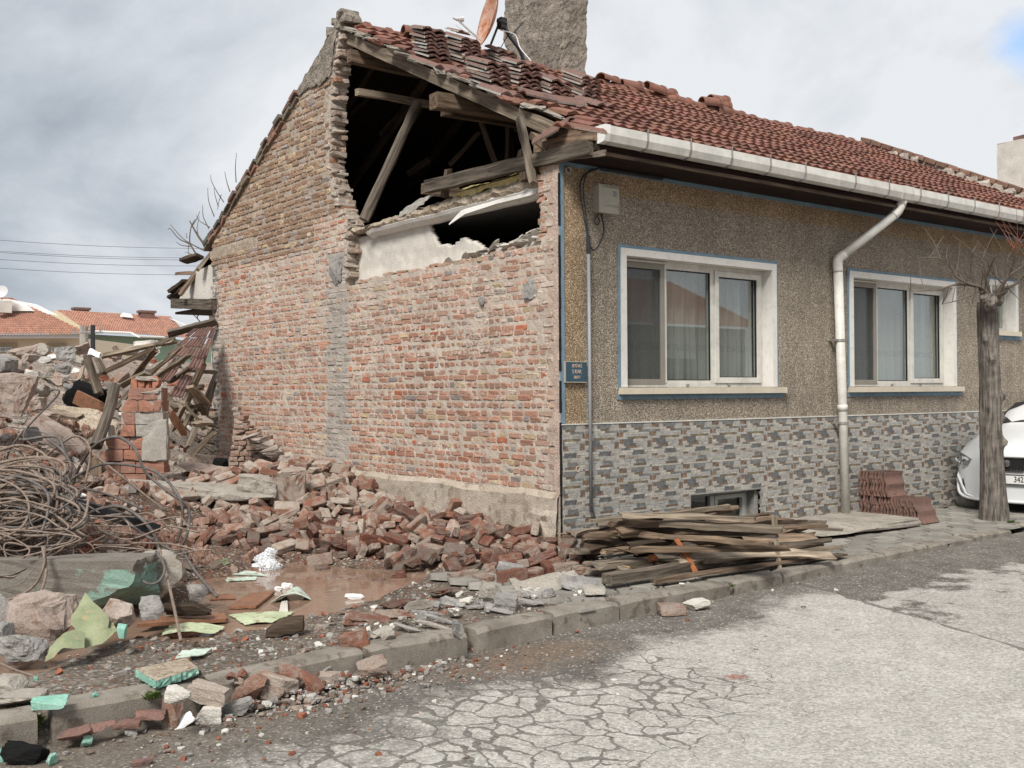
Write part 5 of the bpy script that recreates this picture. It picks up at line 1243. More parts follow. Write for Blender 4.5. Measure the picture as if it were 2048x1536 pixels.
# ------------------------------------------------------------------ white car at the right edge
CX, CY, YAW = 6.78, -.92, R_(6)
car = empty('parked_car', (0, 0, 0)); body = MB()
stn = [(0, .34, .74), (.02, .55, .80), (.06, .66, .83), (.13, .74, .87), (.25, .80, .925), (.45, .835, .99), (.75, .85, 1.07), (1.05, .855, 1.14)]
roofs = [(1.12, .855, 1.17), (1.45, .85, 1.36), (1.85, .84, 1.49), (2.5, .84, 1.52), (3.2, .83, 1.46), (3.7, .80, 1.28), (3.95, .76, .95), (4.03, .70, .5)]
def section(x, hw, zt):
    half = [(.0, zt), (.45*hw, zt-.012), (.75*hw, zt-.05), (.92*hw, zt-.12), (hw*.985, min(.78, zt-.16)), (hw, .60), (hw*.995, .42), (hw*.97, .24), (hw*.88, .16)]
    return [(x, -y, z) for y, z in half[::-1]] + [(x, y, z) for y, z in half[1:]]
secs = [section(*s) for s in stn]
def roofsec(x, hw, zt):
    half = [(.0, zt), (.45*hw, zt-.01), (.66*hw, zt-.05), (.74*hw, zt-.13), (hw*.96, min(.95, zt-.1)), (hw, .62), (hw*.995, .42), (hw*.97, .24), (hw*.88, .16)]
    return [(x, -y, z) for y, z in half[::-1]] + [(x, y, z) for y, z in half[1:]]
secs += [roofsec(*s) for s in roofs]; k = len(secs[0])
vs = [p for s in secs for p in s]; body.add(vs, [(i*k+q, i*k+q+1, (i+1)*k+q+1, (i+1)*k+q) for i in range(len(secs)-1) for q in range(k-1)] + [tuple(range(k))[::-1], tuple((len(secs)-1)*k+q for q in range(k))])
bo = body.build('body', MT['car'], car, False, True)
for p in bo.data.polygons: p.use_smooth = len(p.vertices) == 4
def cpart(m_, name, mat, parent=car, smooth=False): return m_.build(name, MT[mat], parent, smooth, True)
def nose(y, z, off=.006):                           # point on the bowed front
    hw = abs(y); x = interp(hw, [(0, -.0), (.34, 0.0), (.55, .02), (.66, .06), (.74, .13), (.80, .25), (.835, .45)]); return Vector((x-off, y, z))
def nquad(m_, poly, off=.008, th_=.02):
    a = [nose(y, z, off) for y, z in poly]; b = [nose(y, z, off-th_) for y, z in poly]; n = len(poly); m_.add(a+b, [tuple(range(n)), tuple(range(2*n-1, n-1, -1))] + [(q, n+q, n+(q+1) % n, (q+1) % n) for q in range(n)])
g = MB(); P = [(-.36, .74), (-.30, .62), (-.22, .565), (.22, .565), (.30, .62), (.36, .74)]; nquad(g, P, .010); cpart(g, 'grille', 'black_metal')
g = MB(); 
for q in range(-8, 9): g.tube([nose(q*.04, .58, .016), nose(q*.043, .725, .016)], .006, 5)
cpart(g, 'grille_bars', 'rubber'); g = MB(); g.tube([nose(*p, .018) for p in P]+[nose(*P[0], .018)], .011, 6); cpart(g, 'grille_rim', 'chrome')
g = MB(); g.lathe([(.001, .01), (.045, .008), (.05, 0)], 16, m=Matrix.Translation(nose(0, .66, .03)) @ Matrix.Rotation(-math.pi/2, 4, 'Y')); cpart(g, 'badge', 'chrome')
g = MB(); nquad(g, [(-.66, .42), (-.62, .20), (.62, .20), (.66, .42), (.30, .50), (-.30, .50)], .007); cpart(g, 'lower_intake', 'black_metal')
g = MB(); g.tube(cat_rom([nose(-.80, .40, .02), nose(-.62, .19, .03), nose(0, .155, .03), nose(.62, .19, .03), nose(.80, .40, .02)], 6), .022, 6); cpart(g, 'lower_lip', 'car', car, True)
for s in (-1, 1):
    g = MB(); g.tube([nose(s*.83, .62, .0), nose(s*.74, .45, .015), nose(s*.58, .22, .03), nose(s*.45, .18, .03)], .02, 6); cpart(g, 'bumper_fold', 'car', car, True)
    h = MB(); pl_ = [(s*.50, .70), (s*.56, .60), (s*.70, .62), (s*.80, .70), (s*.81, .78), (s*.72, .79)]; nquad(h, pl_ if s < 0 else pl_[::-1], .012, .03); ho = cpart(h, 'headlight', 'lamp')
    h = MB(); 
    for yy, zz, rr in ((.60, .66, .04), (.70, .70, .05)): h.lathe([(.001, .0), (rr*.7, .004), (rr, .02)], 14, m=Matrix.Translation(nose(s*yy, zz, .03)) @ Matrix.Rotation(-math.pi/2, 4, 'Y'))
    cpart(h, 'bulb', 'chrome', ho)
    mi = MB(); vs, fs = chunk_geo(random.Random(4), (.12, .2, .13), 6, .7, 0, 0); mi.add([v+Vector((1.15, s*.98, 1.06)) for v in vs], fs); cpart(mi, 'mirror', 'car', car, True)
    for wx in (.72, 3.25):
        wz = MB(); M = Matrix.Translation((wx, s*.76, .30)) @ Matrix.Rotation(math.pi/2*(-s), 4, 'X'); wz.lathe([(.18, .09), (.28, .09), (.30, .06), (.30, -.09), (.18, -.09)], 22, m=M); wo_ = cpart(wz, 'wheel', 'rubber'); wz = MB(); wz.lathe([(.001, .08), (.17, .07), (.185, .085), (.185, .06)], 18, m=M); cpart(wz, 'rim', 'steel', wo_)
ws = MB(); ws.grid(lambda u, v: (lerp(1.16, 1.80, v)-.02, lerp(-1, 1, u)*lerp(.66, .56, v), lerp(1.175, 1.475, v)+.012-.04*(2*u-1)**2), 10, 4); cpart(ws, 'windscreen', 'black_metal')
g = MB(); nquad(g, [(-.265, .51), (-.265, .395), (.265, .395), (.265, .51)], .035, .012); plo = cpart(g, 'number_plate', 'plate')
g = MB(); nquad(g, [(.215, .505), (.215, .40), (.262, .40), (.262, .505)], .037, .004); cpart(g, 'plate_band', 'plate_blue', plo)
g = MB(); 
for a, b, c, d in ((-.27, .27, .51, .518), (-.27, .27, .387, .395), (-.275, -.265, .387, .518), (.265, .275, .387, .518)): g.box((-.042, a, c), (-.02, b, d))
cpart(g, 'plate_frame', 'black_ink', plo)
t = text_mesh('342', .105, MT['black_ink']); t.parent = plo; t.matrix_local = Matrix.Translation((-.038, -.165, .453)) @ Matrix(((0, 0, -1, 0), (-1, 0, 0, 0), (0, 1, 0, 0), (0, 0, 0, 1))) @ Matrix.Diagonal((.85, 1, 1, 1))
car.location = (CX, CY, 0.0); car.rotation_euler = (0, 0, YAW); car.scale = (.93, .92, .97); tag(car, 'white parked car facing the viewer behind the street tree', 'car')
rk = MB(); vs, fs = chunk_geo(random.Random(3), (.40, .36, .20), 6, .5, 3, .06); p = gz(1945, 1000, .08); rk.add([v+p for v in vs], fs); tag(rk.build('stone_block', MT['concrete_grey'], None, True), 'low rounded grey stone on the pavement under the car', 'stone')
# broken step slab before the wall
sl_ = MB(); vs, fs = chunk_geo(random.Random(12), (1.9, .95, .12), 8, .12, 3, .03, .8); sl_.add([v+Vector((3.75, -.50, .05)) for v in vs], fs); tag(sl_.build('step_slab', MT['concrete']), 'flat broken concrete slab on the pavement below the downpipe', 'slab')

# ------------------------------------------------------------------ timber pile on the pavement
PR = random.Random(101)
def c3(x, y): return (1100+x/3.4133, 800+y/3.4133)
pile = [  # end a, end b (crop pixels), height, width, thickness, material, split, label, end heights offset
 ((385, 1225), (1450, 1040), .085, .13, .10, 'wood_grey', 0, 'thick squared beam at the front of the timber pile', 0),
 ((710, 1235), (2000, 1050), .05, .09, .05, 'wood_brown', 0, 'long thin board lying lowest along the kerb side of the timber pile', 0),
 ((1040, 1100), (1975, 1005), .12, .09, .045, 'wood_pale', 0, 'pale split board pointing right out of the timber pile', 0),
 ((330, 1130), (1120, 1075), .11, .12, .08, 'wood_grey', .9, 'grey board with a golden splintered left end low in the timber pile', 0),
 ((490, 1022), (1610, 1012), .24, .08, .05, 'wood_brown', .8, 'brown batten with yellow broken tip in the middle of the timber pile', 0),
 ((200, 925), (880, 905), .31, .11, .07, 'wood_brown', 1.0, 'brown board with the longest splintered tip pointing left at the house corner', 0),
 ((525, 912), (1500, 985), .32, .10, .06, 'wood_brown', 0, 'reddish brown board above the splintered batten in the timber pile', 0),
 ((640, 850), (1550, 925), .39, .12, .05, 'wood_grey', 0, 'bowed grey board across the upper timber pile', 0),
 ((760, 838), (1590, 885), .44, .13, .06, 'wood_pale', 0, 'broad pale weathered board near the top of the timber pile', 0),
 ((495, 785), (1390, 812), .51, .09, .05, 'wood_pale', 0, 'topmost long bowed board of the timber pile', 0),
 ((280, 832), (1220, 722), .47, .06, .04, 'wood_pale', 0, 'slim batten rising to the right past the basement window', 0),
 ((1400, 860), (2000, 885), .22, .12, .035, 'wood_grey', 0, 'flat board end sticking out right of the upright stick', 0),
 ((1400, 1012), (1905, 955), .18, .10, .05, 'wood_grey', 0, 'short grey board at the right end of the timber pile', 0),
 ((155, 1040), (560, 975), .17, .22, .06, 'wood_grey', 0, 'wide dark grey plank at the left back of the timber pile', 0),
 ((150, 1170), (720, 1155), .04, .10, .07, 'wood_grey', 0, 'muddy low board at the left foot of the timber pile', 0),
 ((490, 1128), (900, 1095), .10, .09, .06, 'wood_gold', .6, 'short golden broken board end between larger boards', 0),
 ((460, 840), (1100, 860), .42, .12, .07, 'wood_brown', .3, 'split dark board end under the topmost board', 0),
 ((900, 790), (1400, 800), .50, .07, .04, 'wood_grey', 0, 'grey batten below the basement window', 0),
]
for a, b, h, w_, t_, m, sp, lb, _ in pile:
    p0, p1 = gz(*c3(*a), h), gz(*c3(*b), h)
    # keep the timbers in front of the wall
    for p in (p0, p1):
        if p.y > -.16: p.y = -.16
    o = plank('timber_board', p0, p1, w_*.88, t_*.78, m, None, PR.uniform(-.25, .25), PR, .008, sp, PR.uniform(-.03, .03), PR.choice((0, 0, .25)), 12); tag(o, lb, 'timber', 'timbers in the pile on the pavement')
for k in range(44):                                  # filling of the heap
    x0 = PR.uniform(-.5, 1.0); L = PR.uniform(.8, 2.0); y0 = PR.uniform(-1.45, -.35); h = PR.uniform(.04, .46)*(1-abs(y0+.7)/1.5); ang = PR.uniform(-.34, .26)
    x1 = min(2.6, x0+L)
    o = plank('timber_board', (x0, y0, h), (x1, min(-.16, y0+math.sin(ang)*L), h+PR.uniform(-.06, .06)), PR.uniform(.03, .13), PR.uniform(.018, .06), PR.choice(('wood_grey', 'wood_brown', 'wood_dark', 'wood_brown', 'wood_pale')), None, PR.uniform(-.8, .8), PR, .010, PR.choice((0, .2, .5)), PR.uniform(-.05, .05), PR.choice((0, .3)), 12)
    tag(o, 'weathered board buried among others in the timber pile', 'timber', 'buried boards of the timber pile')
p0 = gz(*c3(985, 1178), .03); p1 = p0 + (gd(*c3(855, 955), (p0-CAM).dot(CF)+.05)-p0); o = plank('painted_board', p0, p1, .10, .045, 'orange_paint', None, .5, PR, .008); tag(o, 'short orange painted board leaning steeply on the timber pile', 'timber')
p0 = gz(*c3(1568, 1155), .0); p1 = gd(*c3(1527, 792), (p0-CAM).dot(CF)+.03); o = plank('upright_stick', p0, p1, .035, .03, 'wood_pale', None, 0, PR, .006, 0, 0, .3); tag(o, 'thin pointed stick leaning upright against the timber pile at the kerb', 'timber')
p0 = gz(*c3(760, 1125), .07); p1 = gz(*c3(690, 1075), .16); o = plank('painted_board', p0, p1, .07, .05, 'orange_paint', None, .3, PR); tag(o, 'small broken orange painted block end low in the timber pile', 'timber')
# ------------------------------------------------------------------ rubble: loose bricks
KR = random.Random(202)
def brick_mesh(seed, mat, size=(.225, .108, .064), broken=0.0):
    rng = random.Random(seed); L = size[0]*(1-broken*rng.uniform(.3, .6)); m_ = MB()
    vs, fs = _CG[6]; off = rng.uniform(0, 90); out = []; cutd = Vector((1, rng.uniform(-.7, .7), rng.uniform(-.6, .6))).normalized(); ch_ = rng.uniform(.60, .85) if broken else 3
    c2_ = Vector([rng.choice((-1, 1))*rng.uniform(.5, 1) for _ in '123']).normalized(); h2 = rng.uniform(1.3, 1.7)
    for p in vs:
        q = Vector(p); 
        for d, h in ((cutd, ch_), (c2_, h2)):
            t = q.dot(d)-h
            if t > 0: q -= d*t
        r = Vector((q.x*L/2, q.y*size[1]/2, q.z*size[2]/2)); rd = .012
        inn = Vector([max(-s/2+rd, min(s/2-rd, c)) for c, s in zip(r, (L, size[1], size[2]))]); dv = r-inn
        if dv.length > 1e-6: r = inn+dv.normalized()*min(dv.length, rd)
        r += r.normalized()*(.005*fbm((p.x+off, p.y, p.z), 1.7) + .003*fbm((p.x, p.y+off, p.z), 5)); out.append(r)
    m_.add(out, fs); return m_.mesh('brick', MT[mat])
BM = {m: [brick_mesh(10*i+j, m, broken=(0 if j < 4 else 1)) for j in range(9)] for i, m in enumerate(('brick_dry', 'brick_red', 'brick_wet'))}
BGRP = {'brick_dry': ('dusty pale brick lying in the upper left part of the brick heap', 'dusty bricks of the heap'), 'brick_red': ('red brick lying in the heap against the gable wall', 'red bricks of the heap at the gable'), 'brick_wet': ('dark wet brick lying at the edge of the muddy puddle', 'wet bricks around the puddle')}
def put_brick(x, y, z, kind, rot=None, scale=1.0, label=None, group=True, name='brick'):
    o = bpy.data.objects.new(name, KR.choice(BM[kind])); C.objects.link(o); o.location = (x, y, z)
    o.rotation_euler = rot or (KR.uniform(-.6, .6) if KR.random() < .75 else KR.uniform(-3, 3), KR.uniform(-.6, .6), KR.uniform(0, 6.28)); o.scale = (scale,)*3
    tag(o, label or BGRP[kind][0], 'brick', (BGRP[kind][1] if group and not label else None)); return o
